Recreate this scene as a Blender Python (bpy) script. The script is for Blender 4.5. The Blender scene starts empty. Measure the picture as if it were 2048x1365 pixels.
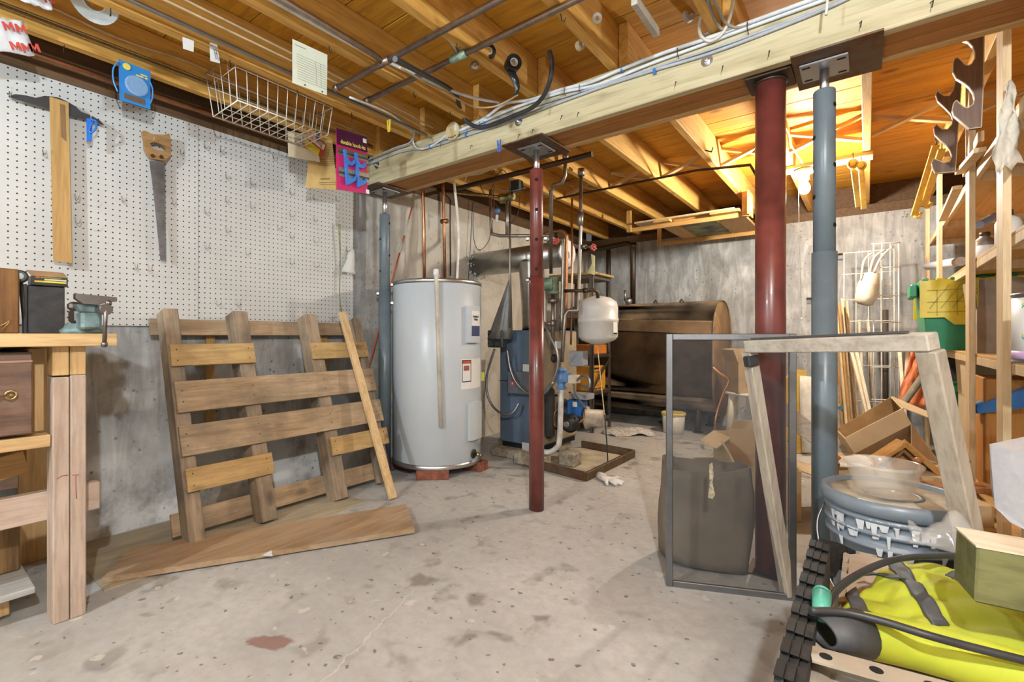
import bpy, bmesh, math, random
from mathutils import Vector, Matrix, Euler
random.seed(7)
SC = bpy.context.scene
COL = SC.collection
PI = math.pi

# ---------------------------------------------------------------- camera
cam_data = bpy.data.cameras.new('camera')
cam_data.sensor_width = 36.0
cam_data.lens = 960.0 / 2048.0 * 36.0
cam_data.shift_x = 49.0 / 2048.0
cam_data.shift_y = -10.5 / 2048.0
cam_data.clip_start = 0.02
cam = bpy.data.objects.new('camera', cam_data)
cam.location = (2.627, 0.0, 0.885)
cam.rotation_euler = (PI / 2, 0, math.atan(758.0 / 960.0))
COL.objects.link(cam)
SC.camera = cam

# ---------------------------------------------------------------- world, exposure (the lamps are bulbs, built with their fixtures below)
world = bpy.data.worlds.new('world'); SC.world = world
world.use_nodes = True
world.node_tree.nodes['Background'].inputs[0].default_value = (0.02, 0.02, 0.02, 1)
world.node_tree.nodes['Background'].inputs[1].default_value = 1.0
SC.view_settings.view_transform = 'Standard'
SC.view_settings.look = 'None'
SC.view_settings.gamma = 1.0
SC.view_settings.use_curve_mapping = False
SC.view_settings.exposure = 2.52
BULB_FAR = 340.0     # emission of the bulb that hangs in view
BULB_NEAR = 520.0    # emission of the bulb above the camera
BULB_FILL = 480.0    # emission of the unseen bulb added farther back as cool fill
WARM = (1.0, 0.95, 0.84)
NEUTRAL = (0.90, 0.965, 1.0)
COOL = (0.76, 0.91, 1.0)

# ---------------------------------------------------------------- materials
MATS = {}
def _new(name):
    m = bpy.data.materials.new(name); m.use_nodes = True
    nt = m.node_tree; b = nt.nodes['Principled BSDF']
    MATS[name] = m
    return m, nt, b
def c4(c): return (c[0], c[1], c[2], 1.0)
def coords(nt, scale=(1, 1, 1), rnd=True, space='Object'):
    tc = nt.nodes.new('ShaderNodeTexCoord')
    out = tc.outputs[space]
    if rnd:
        oi = nt.nodes.new('ShaderNodeObjectInfo')
        mu = nt.nodes.new('ShaderNodeMath'); mu.operation = 'MULTIPLY'; mu.inputs[1].default_value = 37.0
        nt.links.new(oi.outputs['Random'], mu.inputs[0])
        ad = nt.nodes.new('ShaderNodeVectorMath'); ad.operation = 'ADD'
        nt.links.new(out, ad.inputs[0]); nt.links.new(mu.outputs[0], ad.inputs[1])
        out = ad.outputs[0]
    mp = nt.nodes.new('ShaderNodeMapping'); mp.inputs['Scale'].default_value = scale
    nt.links.new(out, mp.inputs['Vector'])
    return mp.outputs[0]
def noise(nt, vec, scale=5.0, detail=3.0, rough=0.55, dist=0.0):
    n = nt.nodes.new('ShaderNodeTexNoise')
    n.inputs['Scale'].default_value = scale; n.inputs['Detail'].default_value = detail
    n.inputs['Roughness'].default_value = rough; n.inputs['Distortion'].default_value = dist
    nt.links.new(vec, n.inputs['Vector'])
    return n.outputs['Fac']
def ramp(nt, fac, stops, const=False):
    r = nt.nodes.new('ShaderNodeValToRGB')
    if const: r.color_ramp.interpolation = 'CONSTANT'
    e = r.color_ramp.elements
    while len(e) > 1: e.remove(e[-1])
    e[0].position = stops[0][0]; e[0].color = c4(stops[0][1])
    for p, c in stops[1:]:
        k = e.new(p); k.color = c4(c)
    nt.links.new(fac, r.inputs[0])
    return r.outputs[0]
def mix(nt, fac, a, b, mode='MIX'):
    m = nt.nodes.new('ShaderNodeMix'); m.data_type = 'RGBA'; m.blend_type = mode
    for sock, v in ((m.inputs[0], fac), (m.inputs[6], a), (m.inputs[7], b)):
        if isinstance(v, (int, float)): sock.default_value = v
        elif isinstance(v, tuple): sock.default_value = c4(v)
        else: nt.links.new(v, sock)
    return m.outputs[2]
def bump(nt, b, h, strength=0.3, dist=0.01):
    n = nt.nodes.new('ShaderNodeBump'); n.inputs['Strength'].default_value = strength
    n.inputs['Distance'].default_value = dist
    nt.links.new(h, n.inputs['Height']); nt.links.new(n.outputs[0], b.inputs['Normal'])
def plain(name, c, rough=0.5, metal=0.0, var=0.12, scale=18.0, emit=None, bmp=0.0, coat=0.0):
    """One colour with a little mottling of its own."""
    if name in MATS: return MATS[name]
    m, nt, b = _new(name)
    v = coords(nt)
    f = noise(nt, v, scale, 4.0)
    lo = tuple(max(0.0, x * (1 - var * 1.6)) for x in c); hi = tuple(min(1.0, x * (1 + var)) for x in c)
    nt.links.new(ramp(nt, f, [(0.3, lo), (0.7, hi)]), b.inputs['Base Color'])
    b.inputs['Roughness'].default_value = rough; b.inputs['Metallic'].default_value = metal
    b.inputs['Coat Weight'].default_value = coat
    if emit:
        b.inputs['Emission Color'].default_value = c4(emit[0]); b.inputs['Emission Strength'].default_value = emit[1]
    if bmp: bump(nt, b, f, bmp, 0.004)
    return m
def wood(name, dark, light, axis='Z', grain=1.0, rough=0.62, knots=0.0, dirt=0.0, dirtc=(0.05, 0.035, 0.02)):
    if name in MATS: return MATS[name]
    m, nt, b = _new(name)
    s = {'X': (1.3, 16, 16), 'Y': (16, 1.3, 16), 'Z': (16, 16, 1.3)}[axis]
    s = tuple(k * grain for k in s)
    v = coords(nt, s)
    f = noise(nt, v, 2.2, 5.0, 0.6, 0.6)
    f2 = noise(nt, v, 9.0, 2.0, 0.5)
    col = ramp(nt, f, [(0.28, dark), (0.5, tuple((a + 2 * c) / 3 for a, c in zip(dark, light))), (0.72, light)])
    col = mix(nt, ramp(nt, f2, [(0.35, (0.35,) * 3), (0.5, (0, 0, 0))]), col, tuple(x * 0.72 for x in dark))
    if knots:
        kv = coords(nt, tuple(3.2 if k > 10 * grain else 1.6 for k in s))
        vo = nt.nodes.new('ShaderNodeTexVoronoi'); vo.inputs['Scale'].default_value = 2.2
        nt.links.new(kv, vo.inputs['Vector'])
        col = mix(nt, ramp(nt, vo.outputs['Distance'], [(0.0, (knots,) * 3), (0.10, (knots * .6,) * 3), (0.16, (0, 0, 0))]), col, tuple(x * 0.35 for x in dark))
    if dirt:
        dv = coords(nt, (3, 3, 3))
        d = noise(nt, dv, 1.6, 6.0, 0.65)
        col = mix(nt, ramp(nt, d, [(0.42, (0, 0, 0)), (0.68, (dirt,) * 3)]), col, dirtc)
    nt.links.new(col, b.inputs['Base Color'])
    b.inputs['Roughness'].default_value = rough
    bump(nt, b, f, 0.25, 0.002)
    return m
def metal(name, c, rough=0.3, var=0.15, scale=30.0, rust=0.0, rustc=(0.16, 0.06, 0.025)):
    if name in MATS: return MATS[name]
    m, nt, b = _new(name)
    v = coords(nt)
    f = noise(nt, v, scale, 4.0)
    col = ramp(nt, f, [(0.3, tuple(x * (1 - var) for x in c)), (0.7, c)])
    met = 1.0
    if rust:
        r = noise(nt, v, scale * 0.35, 6.0, 0.7)
        k = ramp(nt, r, [(0.45, (0, 0, 0)), (0.62, (rust,) * 3)])
        col = mix(nt, k, col, rustc)
    nt.links.new(col, b.inputs['Base Color'])
    b.inputs['Metallic'].default_value = met; b.inputs['Roughness'].default_value = rough
    return m
def clear(name, c=(0.95, 0.95, 0.95), rough=0.08, alpha=0.25):
    """Thin clear plastic film."""
    if name in MATS: return MATS[name]
    m, nt, b = _new(name)
    b.inputs['Base Color'].default_value = c4(c); b.inputs['Roughness'].default_value = rough
    b.inputs['Alpha'].default_value = alpha
    return m

# ---------------------------------------------------------------- mesh helpers
WM = {}
def wm(o): return WM.get(o.name, Matrix.Identity(4)) if o else Matrix.Identity(4)
def tag(o, label=None, cat=None, group=None, kind=None):
    if label: o['label'] = label
    if cat: o['category'] = cat
    if group: o['group'] = group
    if kind: o['kind'] = kind
    return o
def thing(name, label, cat, loc=(0, 0, 0), rot=(0, 0, 0), group=None, kind=None, mat=None):
    o = bpy.data.objects.new(name, None); COL.objects.link(o)
    o.empty_display_size = 0.05
    if mat is None: mat = Matrix.Translation(Vector(loc)) @ Euler(rot).to_matrix().to_4x4()
    o.matrix_world = mat
    WM[o.name] = mat
    return tag(o, label, cat, group, kind)
def copy_tree(o, parent=None, mat=None):
    c = o.copy(); COL.objects.link(c)
    c.parent = parent
    if mat is not None: c.matrix_world = mat; WM[c.name] = mat
    for ch in list(KIDS.get(o.name, [])):
        k = copy_tree(ch, c)
        KIDS.setdefault(c.name, []).append(k)
    return c
KIDS = {}
def frame(p, x, z):
    """Matrix at p with local X along x and local Z close to z."""
    x = Vector(x).normalized(); z = Vector(z)
    y = z.cross(x).normalized(); z = x.cross(y).normalized()
    m = Matrix((x, y, z)).transposed().to_4x4(); m.translation = Vector(p)
    return m
def smoothpath(pts, n=6, closed=False):
    P = [Vector(p) for p in pts]
    if len(P) < 3: return P
    out = []
    L = len(P)
    rng = range(L if closed else L - 1)
    for i in rng:
        if closed: a, b, c, d = P[i - 1], P[i], P[(i + 1) % L], P[(i + 2) % L]
        else: a, b, c, d = P[max(i - 1, 0)], P[i], P[i + 1], P[min(i + 2, L - 1)]
        for k in range(n):
            t = k / n
            out.append(0.5 * ((2 * b) + (c - a) * t + (2 * a - 5 * b + 4 * c - d) * t * t + (3 * b - a - 3 * c + d) * t ** 3))
    if not closed: out.append(P[-1])
    return out
class MB:
    """Collects shapes (world or local coordinates) and links them as one mesh object."""
    def __init__(s): s.v = []; s.f = []; s.sm = []
    def add(s, verts, faces, smooth=False):
        o = len(s.v); s.v += [Vector(v) for v in verts]
        for f in faces: s.f.append([o + i for i in f]); s.sm.append(smooth)
        return s
    def mbox(s, m, size, bev=0.0):
        hx, hy, hz = size[0] / 2, size[1] / 2, size[2] / 2
        if bev <= 0:
            vs = [m @ Vector((x * hx, y * hy, z * hz)) for x in (-1, 1) for y in (-1, 1) for z in (-1, 1)]
            return s.add(vs, [(0, 1, 3, 2), (4, 6, 7, 5), (0, 4, 5, 1), (2, 3, 7, 6), (0, 2, 6, 4), (1, 5, 7, 3)])
        b = min(bev, hx * .9, hy * .9, hz * .9)
        vs = []; idx = {}
        for x in (-1, 1):
            for y in (-1, 1):
                for z in (-1, 1):
                    for k in range(3):
                        p = [x * (hx - b), y * (hy - b), z * (hz - b)]
                        p[k] = (x, y, z)[k] * (hx, hy, hz)[k]
                        idx[(x, y, z, k)] = len(vs); vs.append(m @ Vector(p))
        fs = []
        for k in range(3):
            a, c = [i for i in range(3) if i != k]
            for sg in (-1, 1):
                q = []
                for (u, w) in ((-1, -1), (1, -1), (1, 1), (-1, 1)):
                    t = [0, 0, 0]; t[k] = sg; t[a] = u; t[c] = w
                    q.append(idx[(t[0], t[1], t[2], k)])
                fs.append(q)
        for k in range(3):
            a, c = [i for i in range(3) if i != k]
            for u in (-1, 1):
                for w in (-1, 1):
                    q = []
                    for sg, kk in ((-1, a), (1, a), (1, c), (-1, c)):
                        t = [0, 0, 0]; t[k] = sg; t[a] = u; t[c] = w
                        q.append(idx[(t[0], t[1], t[2], kk)])
                    fs.append(q)
        for x in (-1, 1):
            for y in (-1, 1):
                for z in (-1, 1): fs.append([idx[(x, y, z, k)] for k in range(3)])
        return s.add(vs, fs)
    def box(s, lo, hi, bev=0.0):
        c = [(a + b) / 2 for a, b in zip(lo, hi)]
        return s.mbox(Matrix.Translation(Vector(c)), [abs(b - a) for a, b in zip(lo, hi)], bev)
    def bar(s, p, q, w, h, up=(0, 0, 1), bev=0.0):
        """Timber from p to q: h along up, w across."""
        p = Vector(p); q = Vector(q); d = q - p
        m = frame((p + q) / 2, d, up)
        return s.mbox(m, (d.length, w, h), bev)
    def ring(s, c, x, y, r, n, r2=None):
        return [Vector(c) + Vector(x) * math.cos(2 * PI * i / n) * r + Vector(y) * math.sin(2 * PI * i / n) * (r2 or r) for i in range(n)]
    def loft(s, rings, caps=True, smooth=True, closed=False):
        n = len(rings[0]); o = len(s.v)
        for r in rings: s.v += [Vector(p) for p in r]
        L = len(rings)
        for i in range(L if closed else L - 1):
            for j in range(n):
                a = o + i * n + j; b = o + i * n + (j + 1) % n
                c = o + ((i + 1) % L) * n + (j + 1) % n; d = o + ((i + 1) % L) * n + j
                s.f.append([a, b, c, d]); s.sm.append(smooth)
        if caps and not closed:
            s.f.append([o + j for j in range(n)][::-1]); s.sm.append(False)
            s.f.append([o + (L - 1) * n + j for j in range(n)]); s.sm.append(False)
        return s
    def tube(s, pts, r, n=8, smooth=0, closed=False, caps=True, radii=None):
        P = smoothpath(pts, smooth, closed) if smooth else [Vector(p) for p in pts]
        if radii and smooth:
            rr = []
            for i in range(len(pts) - 1):
                for k in range(smooth): rr.append(radii[i] + (radii[i + 1] - radii[i]) * k / smooth)
            radii = rr + [radii[-1]]
        L = len(P); rings = []
        d0 = (P[1] - P[0]).normalized()
        up = Vector((0, 0, 1)) if abs(d0.z) < 0.9 else Vector((1, 0, 0))
        x = d0.cross(up).normalized()
        for i in range(L):
            a = P[i - 1] if (i > 0 or closed) else P[i]
            b = P[(i + 1) % L] if (i < L - 1 or closed) else P[i]
            d = (b - a)
            if d.length < 1e-9: d = d0
            d.normalize()
            x = (x - d * x.dot(d))
            if x.length < 1e-6: x = d.orthogonal()
            x.normalize(); y = d.cross(x)
            k = 1.0
            if 0 < i < L - 1:
                c = (P[i] - P[i - 1]).normalized().dot((P[i + 1] - P[i]).normalized())
                k = 1 / max(0.5, math.sqrt(max(0.0, (1 + c) / 2)))
            rings.append(s.ring(P[i], x, y, (radii[i] if radii else r) * (k if not smooth else 1), n))
        return s.loft(rings, caps, True, closed)
    def cyl(s, p, q, r, n=16, r2=None, smooth=True):
        p = Vector(p); q = Vector(q); d = (q - p).normalized()
        x = d.orthogonal().normalized(); y = d.cross(x)
        return s.loft([s.ring(p, x, y, r, n), s.ring(q, x, y, r if r2 is None else r2, n)], True, smooth)
    def lathe(s, prof, c=(0, 0, 0), axis=(0, 0, 1), n=24, sx=1.0, sy=1.0):
        """prof: (radius, height) pairs; sharp corners by repeating a pair."""
        a = Vector(axis).normalized()
        x = a.orthogonal().normalized() if abs(a.z) < 0.99 else Vector((1, 0, 0)); y = a.cross(x)
        rings = [s.ring(Vector(c) + a * h, x * sx, y * sy, max(r, 1e-4), n) for r, h in prof]
        return s.loft(rings, True, True)
    def prism(s, poly, d, smooth=False):
        """Closed polygon (3-D points) pushed along d."""
        n = len(poly); d = Vector(d)
        P = [Vector(p) for p in poly]
        o = len(s.v); s.v += P + [p + d for p in P]
        s.f.append([o + i for i in range(n)][::-1]); s.sm.append(False)
        s.f.append([o + n + i for i in range(n)]); s.sm.append(False)
        for i in range(n):
            j = (i + 1) % n
            s.f.append([o + i, o + j, o + n + j, o + n + i]); s.sm.append(smooth)
        return s
    def sheet(s, grid, thick=0.0, smooth=True):
        """grid of points (rows of equal length), given thickness along its normals."""
        R = len(grid); Cn = len(grid[0])
        P = [[Vector(p) for p in r] for r in grid]
        o = len(s.v); s.v += [p for r in P for p in r]
        q = lambda i, j: o + i * Cn + j
        for i in range(R - 1):
            for j in range(Cn - 1):
                s.f.append([q(i, j), q(i, j + 1), q(i + 1, j + 1), q(i + 1, j)]); s.sm.append(smooth)
        if thick:
            o2 = len(s.v)
            for i in range(R):
                for j in range(Cn):
                    du = P[i][min(j + 1, Cn - 1)] - P[i][max(j - 1, 0)]; dv = P[min(i + 1, R - 1)][j] - P[max(i - 1, 0)][j]
                    nn = du.cross(dv)
                    nn = nn.normalized() if nn.length > 1e-9 else Vector((0, 0, 1))
                    s.v.append(P[i][j] - nn * thick)
            g = lambda i, j: o2 + i * Cn + j
            for i in range(R - 1):
                for j in range(Cn - 1):
                    s.f.append([g(i, j), g(i + 1, j), g(i + 1, j + 1), g(i, j + 1)]); s.sm.append(smooth)
            for i in range(R - 1):
                s.f.append([q(i, 0), q(i + 1, 0), g(i + 1, 0), g(i, 0)]); s.sm.append(False)
                s.f.append([q(i, Cn - 1), g(i, Cn - 1), g(i + 1, Cn - 1), q(i + 1, Cn - 1)]); s.sm.append(False)
            for j in range(Cn - 1):
                s.f.append([q(0, j), g(0, j), g(0, j + 1), q(0, j + 1)]); s.sm.append(False)
                s.f.append([q(R - 1, j), q(R - 1, j + 1), g(R - 1, j + 1), g(R - 1, j)]); s.sm.append(False)
        return s
    def mesh(s, name, mat, inv=None):
        me = bpy.data.meshes.new(name)
        vs = [inv @ v for v in s.v] if inv is not None else s.v
        me.from_pydata([tuple(v) for v in vs], [], s.f)
        me.polygons.foreach_set('use_smooth', s.sm)
        if mat: me.materials.append(mat)
        me.validate(); me.update()
        bm = bmesh.new(); bm.from_mesh(me); bmesh.ops.recalc_face_normals(bm, faces=bm.faces); bm.to_mesh(me); bm.free()
        return me
    def build(s, name, mat, parent=None, local=False, origin=None, label=None, kind=None):
        """world coordinates unless local; a parentless mesh gets its origin at its base centre."""
        if parent is not None:
            W = wm(parent)
            me = s.mesh(name, mat, None if local else W.inverted())
            o = bpy.data.objects.new(name, me); COL.objects.link(o); o.parent = parent
            WM[o.name] = W
            KIDS.setdefault(parent.name, []).append(o)
        else:
            if origin is None:
                lo = [min(v[i] for v in s.v) for i in range(3)]; hi = [max(v[i] for v in s.v) for i in range(3)]
                origin = ((lo[0] + hi[0]) / 2, (lo[1] + hi[1]) / 2, lo[2])
            T = Matrix.Translation(Vector(origin))
            me = s.mesh(name, mat, T.inverted())
            o = bpy.data.objects.new(name, me); COL.objects.link(o)
            o.matrix_world = T; WM[o.name] = T
        if label: o['label'] = label
        if kind: o['kind'] = kind
        return o
def share(name, me, parent, m):
    """Another child that shares mesh me, placed by local matrix m."""
    o = bpy.data.objects.new(name, me); COL.objects.link(o); o.parent = parent; o.matrix_local = m
    KIDS.setdefault(parent.name, []).append(o)
    return o
def text(body, size, m, mat, parent, name='lettering', bold=0.0, align='CENTER', depth=0.0004, sx=1.0):
    """Flat lettering, turned into a thin mesh; m places its baseline centre, text in its local XY."""
    cu = bpy.data.curves.new('t', 'FONT'); cu.body = body; cu.size = size; cu.align_x = align; cu.align_y = 'CENTER'
    cu.extrude = depth; cu.offset = bold; cu.resolution_u = 2
    t = bpy.data.objects.new('t', cu); COL.objects.link(t)
    bpy.context.view_layer.update()
    me = bpy.data.meshes.new_from_object(t.evaluated_get(bpy.context.evaluated_depsgraph_get()))
    bpy.data.objects.remove(t); bpy.data.curves.remove(cu)
    me.transform(wm(parent).inverted() @ m @ Matrix.Diagonal((sx, 1, 1, 1)))
    me.name = name; me.materials.clear(); me.materials.append(mat)
    o = bpy.data.objects.new(name, me); COL.objects.link(o); o.parent = parent; WM[o.name] = wm(parent)
    KIDS.setdefault(parent.name, []).append(o)
    return o

# ================================================================ THE SETTING
# ---- concrete of the floor
def make_floor_mat():
    m, nt, b = _new('floor_concrete')
    v = coords(nt, rnd=False)
    big = noise(nt, v, 1.1, 6.0, 0.6)
    fine = noise(nt, v, 26.0, 5.0, 0.7)
    col = ramp(nt, big, [(0.3, (0.345, 0.345, 0.335)), (0.52, (0.465, 0.465, 0.455)), (0.7, (0.555, 0.555, 0.545))])
    col = mix(nt, ramp(nt, fine, [(0.35, (0.35,) * 3), (0.6, (0, 0, 0))]), col, (0.30, 0.27, 0.235))
    st = noise(nt, v, 8.5, 2.5, 0.5, 0.3)
    area = noise(nt, v, 1.3, 2.0)
    k = ramp(nt, st, [(0.56, (0, 0, 0)), (0.68, (0.7,) * 3)])
    k = mix(nt, 1.0, k, ramp(nt, area, [(0.38, (0.15,) * 3), (0.6, (1, 1, 1))]), 'MULTIPLY')
    col = mix(nt, k, col, (0.16, 0.135, 0.11))
    sp = noise(nt, v, 34.0, 1.0, 0.4)
    col = mix(nt, ramp(nt, sp, [(0.70, (0, 0, 0)), (0.74, (0.8,) * 3)]), col, (0.13, 0.115, 0.1))
    wh = noise(nt, v, 17.0, 2.0, 0.4)
    col = mix(nt, ramp(nt, wh, [(0.69, (0, 0, 0)), (0.73, (0.55,) * 3)]), col, (0.66, 0.62, 0.56))
    # the worn patch of red paint
    def dist_to(p, sc, amp):
        nv = nt.nodes.new('ShaderNodeTexNoise'); nv.inputs['Scale'].default_value = 22.0
        nt.links.new(v, nv.inputs['Vector'])
        a = nt.nodes.new('ShaderNodeVectorMath'); a.operation = 'SCALE'; a.inputs['Scale'].default_value = amp
        nt.links.new(nv.outputs['Color'], a.inputs[0])
        s = nt.nodes.new('ShaderNodeVectorMath'); s.operation = 'ADD'
        nt.links.new(v, s.inputs[0]); nt.links.new(a.outputs[0], s.inputs[1])
        mp = nt.nodes.new('ShaderNodeMapping'); mp.vector_type = 'TEXTURE'
        mp.inputs['Location'].default_value = (p[0] + amp / 2, p[1] + amp / 2, amp / 2)
        mp.inputs['Rotation'].default_value = (0, 0, p[2]); mp.inputs['Scale'].default_value = sc
        nt.links.new(s.outputs[0], mp.inputs['Vector'])
        ln = nt.nodes.new('ShaderNodeVectorMath'); ln.operation = 'LENGTH'
        nt.links.new(mp.outputs[0], ln.inputs[0])
        return ln.outputs['Value']
    col = mix(nt, ramp(nt, dist_to((PATCH[0], PATCH[1], 0.55), (0.075, 0.035, 1.0), 0.06), [(0.75, (0.75,) * 3), (1.05, (0, 0, 0))]), col, (0.21, 0.085, 0.065))
    # a fine crack
    col = mix(nt, ramp(nt, dist_to(((CRA[0] + CRB[0]) / 2, (CRA[1] + CRB[1]) / 2, math.atan2(CRB[1] - CRA[1], CRB[0] - CRA[0])), (0.34, 0.0035, 1.0), 0.05), [(0.7, (0.5,) * 3), (1.0, (0, 0, 0))]), col, (0.62, 0.58, 0.52))
    nt.links.new(col, b.inputs['Base Color'])
    b.inputs['Roughness'].default_value = 0.72
    bump(nt, b, fine, 0.25, 0.003)
    return m
PATCH = (1.275,0.699,0)
CRA = (1.528,0.729,-0)
CRB = (1.408,1.107,0)
def make_wall_mat(name, white_low, tan_far):
    m, nt, b = _new(name)
    v = coords(nt, rnd=False)
    st = coords(nt, (9, 9, 1.6), rnd=False)
    big = noise(nt, v, 2.6, 7.0, 0.68, 0.4)
    strk = noise(nt, st, 1.6, 5.0, 0.6, 1.2)
    fine = noise(nt, v, 45.0, 3.0, 0.6)
    col = ramp(nt, big, [(0.34, (0.24, 0.245, 0.245)), (0.5, (0.40, 0.405, 0.40)), (0.68, (0.56, 0.56, 0.55))])
    col = mix(nt, ramp(nt, strk, [(0.4, (0.5,) * 3), (0.62, (0, 0, 0))]), col, (0.165, 0.16, 0.155))
    sep = nt.nodes.new('ShaderNodeSeparateXYZ'); nt.links.new(v, sep.inputs[0])
    if tan_far:       # the wall turns buff beyond the pegboard
        mr = nt.nodes.new('ShaderNodeMapRange'); mr.inputs[1].default_value = 1.95; mr.inputs[2].default_value = 2.35
        nt.links.new(sep.outputs['Y'], mr.inputs[0])
        tan = ramp(nt, big, [(0.34, (0.46, 0.41, 0.34)), (0.5, (0.58, 0.53, 0.45)), (0.68, (0.66, 0.62, 0.54))])
        col = mix(nt, mr.outputs[0], col, tan)
        # tide of lime and damp along the foot
        mz = nt.nodes.new('ShaderNodeMapRange'); mz.inputs[1].default_value = 0.50; mz.inputs[2].default_value = 0.10
        nt.links.new(sep.outputs['Z'], mz.inputs[0])
        my = nt.nodes.new('ShaderNodeMapRange'); my.inputs[1].default_value = 2.1; my.inputs[2].default_value = 1.7
        nt.links.new(sep.outputs['Y'], my.inputs[0])
        pat = ramp(nt, noise(nt, v, 3.5, 6.0, 0.7), [(0.36, (0, 0, 0)), (0.54, (1.0,) * 3)])
        k = mix(nt, 1.0, pat, mz.outputs[0], 'MULTIPLY'); k = mix(nt, 1.0, k, my.outputs[0], 'MULTIPLY')
        col = mix(nt, k, col, (0.74, 0.76, 0.78))
    # board marks of the form work, and pits
    vo = nt.nodes.new('ShaderNodeTexVoronoi'); vo.inputs['Scale'].default_value = 24.0; vo.feature = 'F1'
    nt.links.new(v, vo.inputs['Vector'])
    pit = ramp(nt, vo.outputs['Distance'], [(0.0, (0.85,) * 3), (0.13, (0.7,) * 3), (0.2, (0, 0, 0))])
    pm = ramp(nt, noise(nt, v, 3.0, 4.0), [(0.42, (0, 0, 0)), (0.62, (1, 1, 1))])
    col = mix(nt, mix(nt, 1.0, pit, pm, 'MULTIPLY'), col, (0.11, 0.10, 0.095))
    nt.links.new(col, b.inputs['Base Color'])
    b.inputs['Roughness'].default_value = 0.85
    bump(nt, b, fine, 0.35, 0.004)
    return m
M_floor = make_floor_mat()
M_wall = make_wall_mat('wall_concrete', True, True)
M_wallb = make_wall_mat('wall_concrete_grey', False, False)
M_bounce = plain('bounce_wall_white', (.72, .71, .69), .8, var=.05, scale=3)  # white chosen for the unseen walls so they bounce more fill
M_deck = wood('deck_pine', (0.44, 0.185, 0.012), (0.70, 0.35, 0.03), 'X', 0.8, 0.72, knots=0.85)
M_joist = wood('joist_pine', (0.52, 0.25, 0.045), (0.78, 0.46, 0.115), 'Y', 0.8, 0.68, knots=0.6)
M_dark = wood('old_dark_wood', (0.07, 0.035, 0.015), (0.16, 0.085, 0.035), 'Y', 1.0, 0.7)
M_fir = wood('raw_fir_x', (0.46, 0.27, 0.10), (0.68, 0.45, 0.20), 'X', 1.0, 0.6)
M_firy = wood('raw_fir_y', (0.46, 0.27, 0.10), (0.68, 0.45, 0.20), 'Y', 1.0, 0.6)
M_firz = wood('raw_fir_z', (0.50, 0.32, 0.14), (0.72, 0.52, 0.28), 'Z', 1.0, 0.6, knots=0.4)

WL, WB, WR, WF, WH = 0.0, 5.29, 5.4, -2.6, 1.94
floor = MB().box((WL - .3, WF - .3, -.2), (WR + .3, WB + .3, 0.0)).build('floor', M_floor, origin=(0, 0, 0)); tag(floor, 'stained grey concrete basement floor', kind='structure')
wl = MB().box((WL - .25, WF, 0), (WL, WB, WH)).build('wall_left', M_wall, origin=(0, 0, 0)); tag(wl, 'bare poured concrete wall behind the pegboard and the water heater', kind='structure')
wb = MB().box((WL - .25, WB, 0), (WR, WB + .25, WH)).build('wall_back', M_wallb, origin=(0, 0, 0)); tag(wb, 'grey poured concrete wall behind the oil tank', kind='structure')
wr = MB().box((WR, WF, 0), (WR + .25, WB + .25, 2.26)).build('wall_right', M_bounce, origin=(0, 0, 0)); tag(wr, 'unseen wall beyond the shelves, made white to bounce light', kind='structure')
wf = MB().box((WL - .25, WF - .25, 0), (WR + .25, WF, 2.26)).build('wall_front', M_bounce, origin=(0, 0, 0)); tag(wf, 'unseen wall behind the camera, made white to bounce light', kind='structure')

# ---- floor deck above, joists, bracing
JB, JT = 2.03, 2.215
ceiling = MB().box((WL - .25, WF - .25, 2.238), (WR + .25, WB + .25, 2.262)).build('ceiling', M_dark, origin=(0, 0, 0))
tag(ceiling, 'open ceiling of pine joists and deck boards', kind='structure')
n_pl = 43; pw = (WB + .2 - WF) / n_pl
pm_ = MB().mbox(Matrix.Identity(4), (WR + .3, pw - .004, .022), .002).mesh('plank', M_deck)
for i in range(n_pl):
    share('plank', pm_, ceiling, Matrix.Translation((WR / 2, WF + pw * (i + .5), 2.2265 + random.uniform(0, .0015))))
jn = MB().mbox(Matrix.Identity(4), (.04, 2.2 - WF, JT - JB), .003).mesh('joist', M_joist)
jf = MB().mbox(Matrix.Identity(4), (.04, WB - 1.955 + .1, JT - JB), .003).mesh('joist', M_joist)
JX = [0.15 + .406 * k for k in range(13)]
for x in JX:
    share('joist', jn, ceiling, Matrix.Translation((x, (2.2 + WF) / 2, (JB + JT) / 2)))
    share('joist', jf, ceiling, Matrix.Translation((x + .042, (WB + .1 + 1.955) / 2, (JB + JT) / 2)))
brd = MB()
L = math.hypot(.366, .13)
brm = MB().mbox(Matrix.Identity(4), (L, .04, .019), .001).mesh('brace', M_fir)
for x in JX[:-1]:
    for sg, yy in ((1, 3.60), (-1, 3.645)):
        share('brace', brm, ceiling, Matrix.Translation((x + .042 + .203, yy, (JB + JT) / 2)) @ Matrix.Rotation(-sg * math.atan2(.13, .366), 4, 'Y'))
# sill and rim over the walls
t1 = MB().box((-.2, WF, WH), (-.005, WB, JB - .004), .004).build('trim_1', M_dark, origin=(0, 0, 0)); tag(t1, 'dark timber sill on top of the left concrete wall', kind='structure')
t2 = MB().box((-.2, WF, JB), (-.03, WB, 2.236)).build('trim_2', M_dark, origin=(0, 0, 0)); tag(t2, 'dark rim joist above the left wall', kind='structure')
t3 = MB().box((-.02, WB + .02, WH), (WR, WB + .24, JB - .004), .004).build('trim_3', M_dark, origin=(0, 0, 0)); tag(t3, 'dark timber sill on top of the back wall', kind='structure')
t4 = MB().box((-.02, WB + .12, JB), (WR, WB + .2, 2.236)).build('trim_4', M_dark, origin=(0, 0, 0)); tag(t4, 'dark rim joist above the back wall', kind='structure')

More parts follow.
